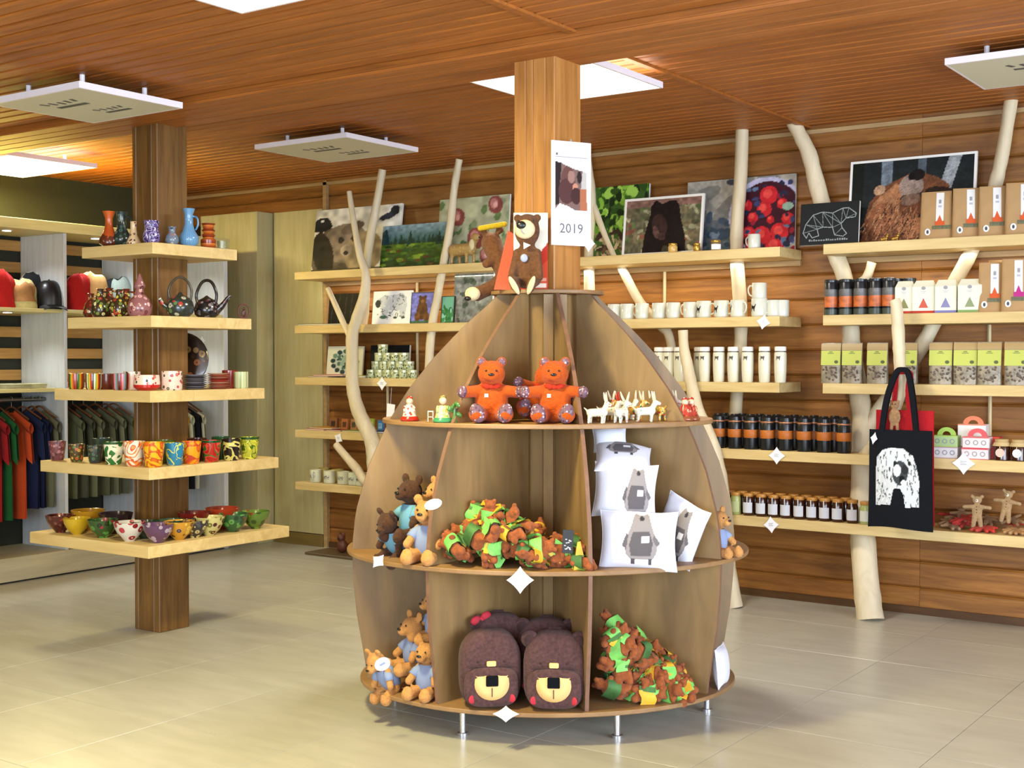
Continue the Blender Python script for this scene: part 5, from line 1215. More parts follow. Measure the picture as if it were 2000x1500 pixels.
q = edge_pt(336, 2, .055); pot('mug', 'white mug with red flowers right of the shelf corner', 'mug', q, hollow([(.050, 0), (.054, .01), (.054, .10)]), PW, group=G3)
def plates(label, px, n, cols, r, ins, zstep=.010):
    q = edge_pt(px, 2, ins)
    for k in range(n):
        t = thing('plate', f'{label}, {ORD[k]} from the bottom', 'plate', (q.x, q.y, q.z+k*zstep), .4*k, 'stacked plates on the middle square shelf')
        MB().lathe([(r*.6, 0), (r*.65, .0), (r*.96, .007), (r, .009), (r*.97, .0095), (r*.62, .0035), (.001, .003)], 24, cap=False).build('dish', glaze(cols[k % len(cols)]), t, True)
plates('grey plate in the left stack', 381, 8, ['#6a6870', '#8c8a94', '#4a484e', '#a09ea8'], .066, .075)
plates('red or cream plate in the right stack', 427, 9, ['#a8483c', '#c89a78', '#b85a48', '#d8b894', '#c03a34'], .062, .07, .0095)
q = edge_pt(449, 2, .12); pot('mug', 'dark red mug behind the stacked plates', 'mug', q, hollow([(.04, 0), (.043, .01), (.043, .10)]), glaze('#7a241c'), group=G3)
q = edge_pt(471, 2, .055); pot('mug', 'pale green and cream striped mug at the right end of the middle square shelf', 'mug', q, hollow([(.036, 0), (.04, .01), (.040, .092)]), striped(['#d8d0a8', '#8aa878', '#c8c8a0', '#b8c8a0'], 4.5, .25, True), group=G3)
t = thing('plate', 'large dark painted plate standing on edge behind the column', 'plate', (CXY[0]-.02, CXY[1]+.165, CT[2][0]+.158), (PI/2-.12, 0, FACE), None)
MB().lathe([(.08, 0), (.15, .012), (.157, .014), (.15, .017), (.08, .006), (.001, .006)], 32, cap=False).build('dish', painted('#2a1c14', ['#7a4a2c', '#3c2a1c', '#8a6a3c'], 22), t, True)
# cups on the second lowest shelf
G4 = 'tall painted cups on the second lowest square shelf'
cprof = [(.034, 0), (.040, .008), (.050, .09), (.053, .118)]
def swirl(base, c1_, c2_, sc=14):
    key = ('sw', base, c1_, c2_, sc)
    if key in MATS: return MATS[key]
    m, t, b = nt('swirl_'+str(len(MATS))); tc = t.nodes.new('ShaderNodeTexCoord'); oi = t.nodes.new('ShaderNodeObjectInfo')
    ml = t.nodes.new('ShaderNodeMath'); ml.operation = 'MULTIPLY'; ml.inputs[1].default_value = 7.0; lk(t, oi.outputs['Random'], ml.inputs[0])
    ad = t.nodes.new('ShaderNodeVectorMath'); ad.operation = 'ADD'; lk(t, tc.outputs['Object'], ad.inputs[0]); lk(t, ml.outputs[0], ad.inputs[1])
    n = t.nodes.new('ShaderNodeTexNoise'); n.inputs['Scale'].default_value = sc; n.inputs['Detail'].default_value = 1; n.inputs['Distortion'].default_value = 1.5; lk(t, ad.outputs[0], n.inputs['Vector'])
    cr = t.nodes.new('ShaderNodeValToRGB'); cr.color_ramp.interpolation = 'CONSTANT'; e = cr.color_ramp.elements
    e[0].position = 0; e[0].color = (*lin(base), 1); e[1].position = .46; e[1].color = (*lin(c1_), 1); q = e.new(.52); q.color = (*lin(c2_), 1); q = e.new(.60); q.color = (*lin(base), 1)
    lk(t, n.outputs['Fac'], cr.inputs[0]); lk(t, cr.outputs[0], b.inputs['Base Color']); b.inputs['Roughness'].default_value = .18; MATS[key] = m; return m
cups = [(112, 896, .88, painted('#6a3a44', ['#a87a80', '#3a2428', '#8a5a60'], 50), 'violet flowered'), (150, 898, .80, painted('#4a3a24', ['#b85a2c', '#5a7a3c', '#c8a04a'], 50), 'brown and orange flowered'), (186, 899, .80, painted('#2c3a34', ['#7a6a54', '#4a6a5c', '#3a2a34'], 50), 'dark green flowered'),
        (222, 903, 1.0, swirl('#2c6a34', '#d8d4b8', '#e0dcc8', 12), 'green cup with a white ribbon'), (262, 908, 1.08, swirl('#d8d4c4', '#c8502c', '#d88a44', 14), 'white cup with orange flowers'), (300, 911, 1.08, swirl('#d8a81c', '#c8641c', '#b84a1c', 13), 'yellow cup with orange swirls'), (341, 907, .98, swirl('#2c7aa0', '#d8d04a', '#2c7aa0', 14), 'blue cup with yellow drips'),
        (374, 903, 1.0, swirl('#d89a1c', '#b8402c', '#d8641c', 13), 'orange and yellow cup'), (413, 898, .98, swirl('#a8201c', '#d84a3c', '#3a6a2c', 14), 'red cup with a green leaf'), (452, 893, 1.0, swirl('#241a1a', '#d8d080', '#c8c060', 12), 'black cup with a cream ribbon'), (487, 890, 1.02, swirl('#b8b83c', '#d8d84a', '#4a6a24', 14), 'yellow green cup')]
for i, (px, by, s, mt, lab) in enumerate(cups):
    nm = lab if 'cup' in lab else lab+' small cup'
    q = edge_pt(px, 3, .06)
    t = pot('cup', f'{nm}, {ORD[i]} from the left on the second lowest square shelf', 'cup', q, hollow([(r*s, z_*s) for r, z_ in cprof]), mt, group=G4)
    if i in (8, 10, 3): MB().lathe([(.0535*s, .108*s), (.055*s, .11*s), (.055*s, .119*s), (.051*s, .120*s)], 20, cap=False).build('rim', glaze('#1c4a24'), t, True)
for px, ins, c_, lab in ((385, .17, '#3a1a14', 'dark brown cup'), (432, .17, '#1c4a2c', 'dark green cup'), (322, .19, '#4a5a24', 'olive cup'), (200, .17, '#2a3a30', 'dark teal cup')):
    pot('cup', f'{lab} in the rear row of the second lowest square shelf', 'cup', edge_pt(px, 3, ins), hollow([(r, z_*1.05) for r, z_ in cprof]), glaze(c_), group=G4)
# bowls on the lowest shelf
G5 = 'painted bowls on the lowest square shelf'
bw_ = [(.022, 0), (.026, .006), (.050, .030), (.066, .060), (.073, .088)]
bowls = [(118, 1030, .98, painted('#4a1418', ['#8a2c2c', '#2a0c10', '#6a4034'], 40), 'dark red bowl', 0), (150, 1036, .92, glaze('#b8981c'), 'plain yellow bowl', 0), (172, 1003, 1.15, glaze('#a87a1c'), 'wide yellow bowl behind the plain yellow one', 1), (201, 1042, 1.0, painted('#2c4a24', ['#8a2c3c', '#4a8a3c', '#1c2a1c'], 30), 'green bowl with a red flower', 0),
         (226, 1000, 1.15, glaze('#2a1c20'), 'dark wide bowl in the rear', 1), (253, 1052, 1.03, painted('#c8c4bc', ['#7a1420', '#8a1c2c', '#a83040'], 24, .2, .5), 'white bowl with red rings', 0), (309, 1053, 1.0, painted('#5a3a5c', ['#a898a8', '#3a2040', '#7a5a7c'], 30), 'violet flowered bowl', 0), (283, 1030, .95, glaze('#24382c'), 'dark green bowl behind the red ringed one', 1), (334, 1032, .95, glaze('#2c4a34'), 'green bowl behind the violet one', 1),
         (350, 1046, 1.0, painted('#c08a28', ['#2c3a5c', '#d8b84a', '#6a4a1c'], 34), 'ochre and blue bowl', 0), (380, 1034, .95, painted('#2c2c30', ['#c8b87a', '#4a4a54', '#8a6a3c'], 34), 'black and cream bowl', 0), (409, 1034, 1.03, painted('#c8c080', ['#5a1420', '#4a1418', '#6a6a2c'], 26, .2, .45), 'cream bowl with dark red rings', 0),
         (380, 1000, 1.15, glaze('#6a1c18'), 'wide dark red bowl in the rear', 1), (434, 1002, 1.2, glaze('#a83c20'), 'wide orange red bowl in the rear', 1), (456, 1028, 1.03, painted('#2c5a34', ['#7a3c2c', '#5a9a4c', '#1c3a24'], 26), 'green bowl with a brown flower', 0), (499, 1021, 1.0, painted('#5a7a2c', ['#8a4a2c', '#2c4a24', '#7a9a3c'], 24), 'leaf green bowl at the right end', 0)]
for i, (px, by, s, mt, lab, back) in enumerate(bowls):
    q = edge_pt(px, 4, (.085 if not back else .23)*(1 if px != 283 and px != 334 else .85))
    s *= 1.10
    t = pot('bowl', f'{lab} on the lowest square shelf', 'bowl', q, hollow([(r*s, z_*s) for r, z_ in bw_]), mt, group=G5)

# ================================================================== clothes cabinet contents
def shirt_mesh(nm, mat, w=.42, h=.68, th=.045, seed=0):
    """hanging T-shirt: seen in local XZ, hanger point at z=0, folds run down the body"""
    rr = random.Random(seed); ph = rr.random()*6
    out = []
    def half(v):     # half width of body at height v (0 bottom .. 1 collar)
        return w*.40*(1+.04*math.sin(v*5+ph)) if v < .70 else w*.40+(w*.10)*(v-.7)/.3*0
    m = MB()
    def body(s):
        def fn(u, v):
            z = -.09-h*(1-v); hw = w*.38
            if v > .86: hw = w*.38*(1-(v-.86)/.14*.72)
            x = (u-.5)*2*hw; d = (th*.5)*(math.sin(PI*min(1, max(0, u)))**.5)*(.35+.65*min(1, (1-v)*3+.2))+.006*math.sin(u*16+ph)*(1-v)
            return (x, s*(d+.002), z+.035*(v > .86)*0 + .0)
        return fn
    m.grid(13, 14, body(-1)); m.grid(13, 14, body(1))
    for sg in (-1, 1):      # sleeves hang down from the shoulders
        def sl(s):
            def fn(u, v):
                x = sg*(w*.33+u*w*.20+.02*(1-v)); z = -.09-h*.10-(1-v)*.20-u*.07
                return (x, s*(.004+.016*math.sin(PI*u*.9+.1)), z)
            return fn
        m.grid(5, 6, sl(-1)); m.grid(5, 6, sl(1))
        def cap_(s): return lambda u, v: (sg*(w*.10+u*w*.43), s*(.004+.014*math.sin(PI*v)), -.09-.025*u*0-.02-u*.085+(v-.5)*.07)
        m.grid(6, 4, cap_(-1)); m.grid(6, 4, cap_(1))
    return m.mesh(nm, mat, 'all')
HG = MB()
P, R = smooth([Vector((-.19, 0, -.13)), Vector((-.09, 0, -.085)), Vector((0, 0, -.05)), Vector((.09, 0, -.085)), Vector((.19, 0, -.13))], [.006]*5, 3); HG.tube(P, R, 6)
hgm = HG.mesh('hanger_arms', wood('hanger_wood', '#7a4a2c', '#5a3018'), True)
hkm = MB().tube([(0, 0, -.05), (0, 0, -.015), (.012, 0, .0), (.010, 0, .016), (-.006, 0, .020), (-.014, 0, .012)], .0022, 6).mesh('hook', M_CHR, True)
def shirt(label, y, mat, seed, rot=.0, length=.68, w=.42):
    t = thing('hanging_shirt', label, 'shirt', (XF-.22, y, 1.217), (0, 0, rot), 'shirts on the cabinet rail')
    mk('fabric', shirt_mesh('fabric', mat, w, length, .045, seed), t); mk('hanger', hgm, t); mk('hook', hkm, t)
def yx(px): return atx(px, .9, XF-.05).y
for i, (px, c_, nm) in enumerate([(-40, '#8a1c20', 'dark red'), (-18, '#5a1420', 'maroon'), (3, '#8f1a1e', 'red'), (27, '#1e5a2c', 'green'), (52, '#b8441c', 'orange'), (74, '#1c2444', 'navy'), (92, '#1a2040', 'deep blue'), (106, '#6a6a50', 'olive grey')]):
    shirt(f'{nm} T-shirt hanging left of the first white divider', min(yx(px), 5.53-.05), cloth(c_), i, .06*(i % 3)-.05, .72 if i < 5 else .66)
for i, px in enumerate([142, 160, 181, 204, 224, 240]):
    shirt(f'olive green T-shirt, {ORD[i]} behind the first white divider', min(yx(px)+.05, 6.17), cloth(['#5f6346', '#4a4c38', '#6a6c4e', '#54563e', '#6f7156', '#585a44'][i]), 20+i, .05*(i % 2), .62)
for i, (px, c_, nm) in enumerate([(366, '#c9bd84', 'cream'), (380, '#b08a2c', 'mustard'), (392, '#bfc0a0', 'pale grey'), (404, '#14161a', 'black'), (414, '#c8c4a8', 'off white')]):
    shirt(f'{nm} T-shirt hanging right of the dark column', min(yx(px)-.12+.0*i, 6.93), cloth(c_), 40+i, .05*(i % 2), .64)
def xs_pt(px, z, d): return atx(px, z, XF-d)
def blob_bag(label, px, z, d, w, h, col, col2=None, cat='bag', seed=0, name='fabric_bag', dep=.09):
    t = thing(name, label, cat, xs_pt(px, z, d), PI/2-.2)
    rr = random.Random(seed); ph = [rr.random()*6 for _ in range(4)]
    def fn(u, v):
        a = 2*PI*u; r_ = (1-.28*v**2)*(1+.10*math.sin(3*a+ph[0]+2*v)+.07*math.sin(6*a+ph[1]+6*v)+.05*math.sin(9*v+ph[3])); e = math.sqrt(max(0, 1-max(0, (v-.55)/.45)**2.4)) if v > .55 else 1
        return (w/2*r_*math.cos(a)*e, dep*r_*math.sin(a)*e, h*(v if v < .55 else .55+.45*math.sin((v-.55)/.45*PI/2)**.8)+(.030*math.sin(a+ph[2])+.022*math.sin(3*a+ph[0])+.012*math.sin(7*a))*v*v*e)
    m = MB(); m.grid(24, 12, fn, wrap=True); m.f.append(tuple(reversed(range(24)))); m.build('bag', cloth(col), t, True)
    if col2:
        m = MB(); rr2 = random.Random(seed+3)
        m.grid(9, 8, lambda u, v: (lambda q: (q[0]*1.02, q[1]*1.04-.002, q[2]))(fn(.58+.34*u, .25+.62*v))); m.build('printed_patch', cloth(col2), t, 'all')
    return t
U = 1.841
blob_bag('red fabric bag on the upper cabinet shelf at the left edge of the photo', 3, U, .16, .17, .25, '#b8201c', None, seed=1)
blob_bag('cream bag with brown print beside the red bag at the left edge', 42, U, .15, .22, .19, '#c9bf80', '#a87a4a', seed=2)
blob_bag('white and black fabric bag behind the cream bag and black cap', 60, U, .34, .22, .26, '#cfcfc8', '#26282c', seed=3)
blob_bag('red fabric bag just right of the first white divider', 149, U, .15, .19, .25, '#a81c18', None, seed=4)
blob_bag('cream fringed bag behind the flowered bottles', 186, U, .22, .22, .27, '#cdbd84', '#b08a54', seed=5)
blob_bag('black bag with white pattern beside the dark column', 232, U, .25, .22, .25, '#26282c', '#9aa8a0', seed=6)
def cap(label, px, z, d, col, sc=1.0):
    t = thing('baseball_cap', label, 'cap', xs_pt(px, z, d), PI/2-.35); 
    m = MB(); m.grid(20, 9, lambda u, v: (.085*sc*math.cos(2*PI*u)*math.cos(v*PI/2)**.6, .095*sc*math.sin(2*PI*u)*math.cos(v*PI/2)**.6, .03+.15*sc*math.sin(v*PI/2)), wrap=True); m.grid(20, 2, lambda u, v: (.085*sc*math.cos(2*PI*u), .095*sc*math.sin(2*PI*u), .03*v), wrap=True); m.build('crown', plain(col, .35, 0, .05, 100), t, 'all')
    m = MB(); m.grid(11, 5, lambda u, v: ((u-.5)*.16*sc, -.08*sc-.085*v*sc*math.sin(PI*(.12+.76*u)), .035-.028*v-.02*(2*u-1)**2)); m.grid(11, 5, lambda u, v: ((u-.5)*.16*sc, -.08*sc-.085*v*sc*math.sin(PI*(.12+.76*u)), .032-.028*v-.02*(2*u-1)**2)); m.build('brim', plain(col, .35, 0, .05, 100), t, 'all')
    MB().ball((0, 0, .03+.15*sc), .007, 8, 6).build('button', plain(col, .4), t, True)
cap('glossy black baseball cap on the upper cabinet shelf left of the white divider', 96, U, .12, '#0f1014', 1.15)
cap('black cap behind the glossy black cap', 80, U, .33, '#121318', 1.2)
L = 1.296
for i, (px, d, c_, lab) in enumerate([(20, .14, '#b0ae88', 'folded pale cloth on the lower cabinet shelf at the left edge'), (52, .16, '#c0bd94', 'folded pale cloth left of the first white divider'), (146, .16, '#d8d8cc', 'crumpled white cloth right of the first white divider')]):
    t = thing('folded_cloth', lab, 'cloth', xs_pt(px, L, d), PI/2-.1)
    m = MB()
    for k in range(3): m.at((0, 0, .011*k), (0, 0, .05*k)).bevbox(-.09, .09, -.11, .11, 0, .010, .004)
    m.build('fabric', cloth(c_), t, True)
# ================================================================== plush toys and goods on the round stand
def bear_proto(key, s, main, patch=None, shirt=None, muz=None, style='teddy', vox=None, label_patch=None):
    """returns list of (part name, mesh, loc, rot, label) for a soft bear of sitting height s, front = -Y"""
    parts = []
    S = lambda *p: tuple(q*s for q in p)
    m = MB()
    if style == 'teddy':
        m.ball(S(0, 0, .28), S(.25, .20, .28)).ball(S(0, -.03, .71), S(.205, .18, .195)).ball(S(0, -.18, .67), S(.11, .075, .075))
        arm = ((.17, -.03, .46), (.40, -.16, .44), .095, .085); leg = ((.15, -.08, .13), (.20, -.38, .13), .125, .125)
    elif style == 'slump':
        m.ball(S(0, 0, .29), S(.18, .16, .27)).ball(S(0, -.05, .70), S(.18, .18, .17)).ball(S(0, -.22, .66), S(.09, .09, .075))
        arm = ((.14, -.03, .46), (.24, -.20, .26), .07, .065); leg = ((.12, -.06, .10), (.16, -.38, .09), .10, .105)
    else:   # lanky
        m.ball(S(0, 0, .25), S(.16, .13, .25)).ball(S(0, -.02, .69), S(.155, .14, .20)).ball(S(0, 0, .47), S(.10, .09, .1))
        arm = ((.12, -.02, .42), (.17, -.17, .12), .055, .05); leg = ((.08, -.05, .07), (.11, -.30, .05), .06, .065)
    m.ball(S(0, -.0, .10), S(.17, .15, .11))
    for sg in (-1, 1):
        a, b, r0, r1 = arm; m.limb(S(sg*a[0], *a[1:]), S(sg*b[0], *b[1:]), r0*s, r1*s, 6)
        a, b, r0, r1 = leg; m.limb(S(sg*a[0], *a[1:]), S(sg*b[0], *b[1:]), r0*s, r1*s, 7)
        if style != 'lanky': m.ball(S(sg*.15, -.01, .885), S(.078, .035, .078)); m.ball(S(sg*leg[1][0], leg[1][1], leg[1][2]+.02), S(.095, .05, .12))
        else: m.ball(S(sg*.12, 0, .84), S(.05, .03, .05)); m.ball(S(sg*.10, -.36, .02), S(.06, .05, .13), rot=(.5, sg*.45, 0))
    o = fuse(m, 'body', main, None, vox or max(.0045, s*.02), 2); me = o.data; bpy.data.objects.remove(o)
    parts.append(('body', me, None))
    if style == 'lanky':
        parts.append(('muzzle', MB().ball(S(-.01, -.15, .69), S(.125, .07, .115)).mesh('muzzle', muz, True), 'cream muzzle'))
        parts.append(('nose', MB().ball(S(-.045, -.215, .735), S(.058, .03, .048)).mesh('nose', M_BLK, True), None))
        parts.append(('mouth', MB().tube([S(-.045, -.222, .69), S(-.04, -.222, .66), S(-.01, -.222, .63)], .003*s*3, 5).mesh('mouth', M_GREY), None))
        parts.append(('scarf_tag', MB().at(S(.0, -.14, .50), (0, .5, 0)).prism([(-.04*s, .02*s), (.05*s, .03*s), (.0, -.05*s)], -.002, .002).mesh('scarf_tag', M_PAPER), None))
        parts.append(('round_badge', MB().ball(S(-.02, -.145, .35), S(.045, .012, .05)).mesh('round_badge', plain('#8890a8', .4), True), None))
        m = MB()
        for sg in (-1, 1): m.ball(S(sg*.10, -.41, .01), S(.035, .018, .13), rot=(.5, sg*.45, 0))
        parts.append(('sole', m.mesh('sole', muz, True), 'cream soles'))
        for sg in (-1, 1): parts.append(('eye', MB().ball(S(sg*.09, -.15, .79), S(.012, .01, .012)).mesh('eye', M_BLK, True), None))
        return parts
    if muz: parts.append(('muzzle', MB().ball(S(0, -.21, .665), S(.085, .055, .062)).mesh('muzzle', muz, True), 'paler muzzle'))
    ny = -.255 if style == 'teddy' else -.31
    parts.append(('nose', MB().ball(S(0, ny+.01, .70), S(.045, .02, .022)).mesh('nose', M_BLK, True), None))
    for sg in (-1, 1): parts.append(('eye', MB().ball(S(sg*.075, -.19 if style == 'teddy' else -.215, .755), S(.016, .012, .016)).mesh('eye', M_BLK, True), None))
    if patch:
        for sg in (-1, 1):
            parts.append(('ear_lining', MB().ball(S(sg*.15, -.035, .885), S(.058, .018, .058)).mesh('ear_lining', patch, True), 'patterned ear lining'))
            b = arm[1]; parts.append(('paw', MB().ball(S(sg*(b[0]+.02), b[1]-.03, b[2]+.01), S(.080, .075, .09)).mesh('paw', patch, True), 'patterned paw'))
            b = leg[1]; parts.append(('sole', MB().ball(S(sg*b[0], b[1]-.055, b[2]+.02), S(.105, .06, .145), rot=(0, sg*.35, 0)).mesh('sole', patch, True), 'patterned sole'))
        m = MB(); m.ball(S(0, -.15, .52), S(.035, .03, .035)); m.ball(S(-.075, -.15, .53), S(.06, .02, .035), rot=(0, .3, 0)).ball(S(.075, -.15, .53), S(.06, .02, .035), rot=(0, -.3, 0)); m.tube([S(.165*math.cos(a), .14*math.sin(a), .53) for a in np.linspace(0, 6.28, 17)[:-1]], .02*s, 6, True)
        parts.append(('bow', m.mesh('bow', cloth('#b8301c'), True), None))
        parts.append(('paper_label', MB().box(-.10*s, -.045*s, -.187*s, -.180*s, .37*s, .42*s).mesh('paper_label', M_PAPER), None))
    if shirt:
        m = MB(); n = 20
        def fn(u, v):
            z = .10+.42*v; r = math.sqrt(max(.02, 1-((z-.29)/.30)**2)); return S(.215*r*math.cos(2*PI*u), .19*r*math.sin(2*PI*u), z)
        m.grid(n, 9, fn, wrap=True)
        for sg in (-1, 1):
            a, b, r0, r1 = arm; a_ = Vector(a); b_ = Vector(b); m.tube([S(sg*(a_.x-.04), a_.y, a_.z), S(sg*a_.lerp(b_, .3).x, *a_.lerp(b_, .3)[1:]), S(sg*a_.lerp(b_, .6).x, *a_.lerp(b_, .6)[1:])], [r0*s*1.12, r0*s*1.2, r0*s*1.25], 10)
        parts.append(('shirt', m.mesh('shirt', shirt, 'all'), None))
    return parts
def place_bear(label, proto, loc, rot, group=None, name='plush_bear', scale=1, cat='plush toy'):
    t = thing(name, label, cat, loc, rot if hasattr(rot, '__len__') else (0, 0, rot), group)
    for nm, me, lb in proto: mk(nm, me, t, label=lb)
    if scale != 1: t.scale = (scale,)*3
    return t
Z0, Z1_, Z2_, Z3_ = ZD[0][0], ZD[1][0], ZD[2][0], ZD[3][0]
def edged(px, k, inset, ang=0):
    """camera distance of the disc rim seen in pixel column px, plus an inset"""
    z, r, th = ZD[k]; D = 4.6
    while D < 5.6:
        P = atd(px, D, z); q = Vector((P.x-BX, P.y-BY, 0)); u_ = q.dot(FH)/SQ; v_ = q.dot(Rv)
        if u_*u_+v_*v_ < r*r: break
        D += .01
    return D+inset
def ate(px, k, inset, dz=.001): return atd(px, edged(px, k, inset), ZD[k][0]+dz)
PAT = painted('#6a4a58', ['#3a2434', '#c8b0b8', '#8a6a78', '#4a3040'], 90, .8, .45)
orange = bear_proto('orange', .275, plush('#b24c12', .15), PAT)
place_bear('orange teddy bear with a red bow sitting left on the upper disc', orange, ate(960, 2, .15), FACE, 'orange teddy bears')
place_bear('orange teddy bear sitting right beside the curved fin on the upper disc', orange, ate(1084, 2, .15), FACE-.12, 'orange teddy bears')
place_bear('orange teddy bear leaning behind and between the other two', orange, ate(1028, 2, .32, .012), (.12, .45, FACE+.25), 'orange teddy bears', scale=.96)
# ---- seated bear on top with cards
lank = bear_proto('lank', .345, plush('#5f3d24', .25), None, None, plush('#d8c09a', .05), 'lanky')
place_bear('brown plush bear with a big cream muzzle sitting on the stand top', lank, atd(1030, 5.33, Z3_+.001), FACE-.15)
def card(label, pts, D, img, name='gift_card', th=.003, lean=0):
    """flat card given by its lower left px, right px, y top and y bottom at distance D"""
    pl, pr, yt, yb = pts; A = onD(pl, yb, D); B = onD(pr, yb, D); top = onD(pl, yt, D)
    w = (B-A).length; h = top.z-A.z; t = thing(name, label, 'card', (A+B)/2, (lean, 0, FACE))
    MB().bevbox(-w/2, w/2, .0005, th, 0, h, .0005).build('card', M_PAPER, t)
    mk('print', print_mesh('print', img, lambda u, v: ((u-.5)*w, 0, v*h), rough=.5), t); return t
c_ = card('white and red gift card with a hang hole behind the seated bear', (1003, 1070, 414, 563), 5.41, paint(34, 72, '#e4dccb', [('poly', [(1, .0), (0, 0), (0, .18), (.55, .35), (1, .62)], '#b8321f'), ('poly', [(.45, 0), (1, 0), (1, .4), (.7, .25)], '#c8482c'), ('rect', .62, .03, .95, .08, '#e8d8c8'), ('rect', .66, .11, .95, .15, '#d89a84'), ('ell', .45, .965, .12, .012, 0, '#8a7a5c')]))
c_.location.z = Z3_+.001
p = atd(983, 5.45, Z3_+.001); t = thing('gift_card', 'coral pink slanted card leaning left of the seated bear', 'card', p, (0, 0, FACE))
MB().prism([(-.040, 0), (.030, 0), (.046, .235), (.020, .25)], -.0015, .0015).build('card', paper('#c8583e'), t)
# lying plush behind, its muzzle hanging over the disc edge
base = atd(985, 5.60, Z3_+.001); t = thing('plush_bear', 'dark brown plush lying behind the seated bear with its cream muzzle hanging left', 'plush toy', base, 0)
m = MB(); m.M = Matrix.Translation(-base)
pp = [onD(960, 475, 5.66), onD(972, 505, 5.64), onD(988, 540, 5.62), onD(965, 560, 5.60), onD(945, 568, 5.58), onD(932, 574, 5.56)]
for i in range(5): m.limb(pp[i], pp[i+1], (.048, .040, .040, .032, .030)[i], (.040, .040, .032, .030, .032)[i], 5)
m.limb(onD(972, 505, 5.64), onD(950, 515, 5.6), .03, .02, 4).ball(onD(945, 452, 5.66), .018).ball(onD(976, 449, 5.66), .018)
fuse(m, 'body', plush('#6a452a', .25), t, .006, 2)
m = MB(); m.M = Matrix.Translation(-base); m.ball(onD(923, 574, 5.53), (.036, .03, .030)); m.build('muzzle', plush('#d8c09a', .05), t, True, label='cream muzzle')
m = MB(); m.M = Matrix.Translation(-base); m.ball(onD(913, 583, 5.51), (.016, .014, .010)); m.build('nose', M_BLK, t, True)
m = MB(); m.M = Matrix.Translation(-base); m.limb(onD(938, 446, 5.63), onD(985, 438, 5.63), .012, .012, 16); m.build('scarf', cloth('#b8a028'), t, True)
# spotted fawn plush on the top left wall shelf
q = aty(903, ZS[0]+.001, YS+.075); t = thing('plush_fawn', 'tan spotted plush fawn standing on the shelf in front of the magnolia print', 'plush toy', q, 0)
m = MB().limb((-.07, 0, .10), (.07, 0, .105), .045, .045, 6).limb((.08, 0, .12), (.105, 0, .17), .03, .028, 4).ball((.125, -.01, .185), (.035, .028, .028))
for x_ in (-.08, -.04, .05, .085): m.limb((x_, -.01*(1 if x_ in (-.08, .05) else -1)*2, .08), (x_, -.02*(1 if x_ in (-.08, .05) else -1), .013), .014, .012, 4)
fuse(m, 'body', painted('#a8854a', ['#c8b078', '#a8854a', '#b89858', '#c8b078'], 60, .9, .3), t, .006, 2)
MB().ball((.105, -.03, .13), (.022, .015, .04)).build('chest_patch', plush('#d8c89a', .05), t, True); MB().ball((.158, -.012, .18), .007).build('nose', M_BLK, t, True)

# ---- little ceramic ladies and horned animals
def lady(label, px, D, base_, top_, hat, s=1.0):
    t = thing('bell_figurine', label, 'figurine', ate(px, 2, .055 if px < 1300 else .09), FACE, 'painted bell figurines')
    MB().lathe([(.036*s, 0), (.038*s, .006), (.030*s, .020), (.026*s, .034), (.020*s, .055), (.014*s, .068)], 18).build('dress', top_, t, True)
    MB().lathe([(.0365*s, 0), (.0395*s, .004), (.0385*s, .010), (.032*s, .019)], 18, cap=False).build('hem', base_, t, True)
    MB().ball((0, 0, .080*s), .015*s, 12, 8).build('head', glaze('#d8b89a'), t, True); MB().ball((0, .004, .092*s), (.013*s, .013*s, .010*s), 12, 8).build('hat', hat, t, True)
    for sg in (-1, 1): MB().tube([(sg*.018*s, -.008, .060*s), (sg*.021*s, -.015, .05*s), (sg*.020*s, -.022, .040*s)], .0045*s, 7).build('arm', top_, t, True)
    return t
lady('red and white bell figurine at the left end of the upper disc', 800, 5.10, glaze('#b0281c'), painted('#d8c8b8', ['#b0281c', '#c84a38', '#d8c8b8'], 70), glaze('#a82c1c'), 1.0)
lady('pale green bell figurine with a dark green base beside the orange bears', 865, 5.02, glaze('#3c8a5c'), painted('#c8c89a', ['#d8a83c', '#7aa86a', '#d8d0a0'], 70), glaze('#8a7a3c'), 1.08)
t = thing('leaf_figurine', 'small green leafy ceramic figure touching the left orange teddy', 'figurine', ate(888, 2, .05), FACE)
m = MB()
for a in range(6): m.at((0, 0, .03+.008*a), (0, .5, a*1.1)).ball((.012, 0, .01), (.018, .006, .010), 8, 6)
m.at().lathe([(.012, 0), (.006, .03), (.004, .07)], 10); m.build('body', glaze('#4a7a3c'), t, True)
t = thing('orange_figurine', 'tiny orange chair shaped ornament left of the green bell figurine', 'figurine', ate(841, 2, .05), FACE)
MB().box(-.012, -.008, -.008, -.004, 0, .045).box(.008, .012, -.008, -.004, 0, .045).box(-.012, .012, -.008, .008, .018, .022).box(-.012, .012, -.009, -.005, .04, .045).box(-.012, -.008, .004, .008, 0, .02).box(.008, .012, .004, .008, 0, .02).build('body', glaze('#c88a54'), t)
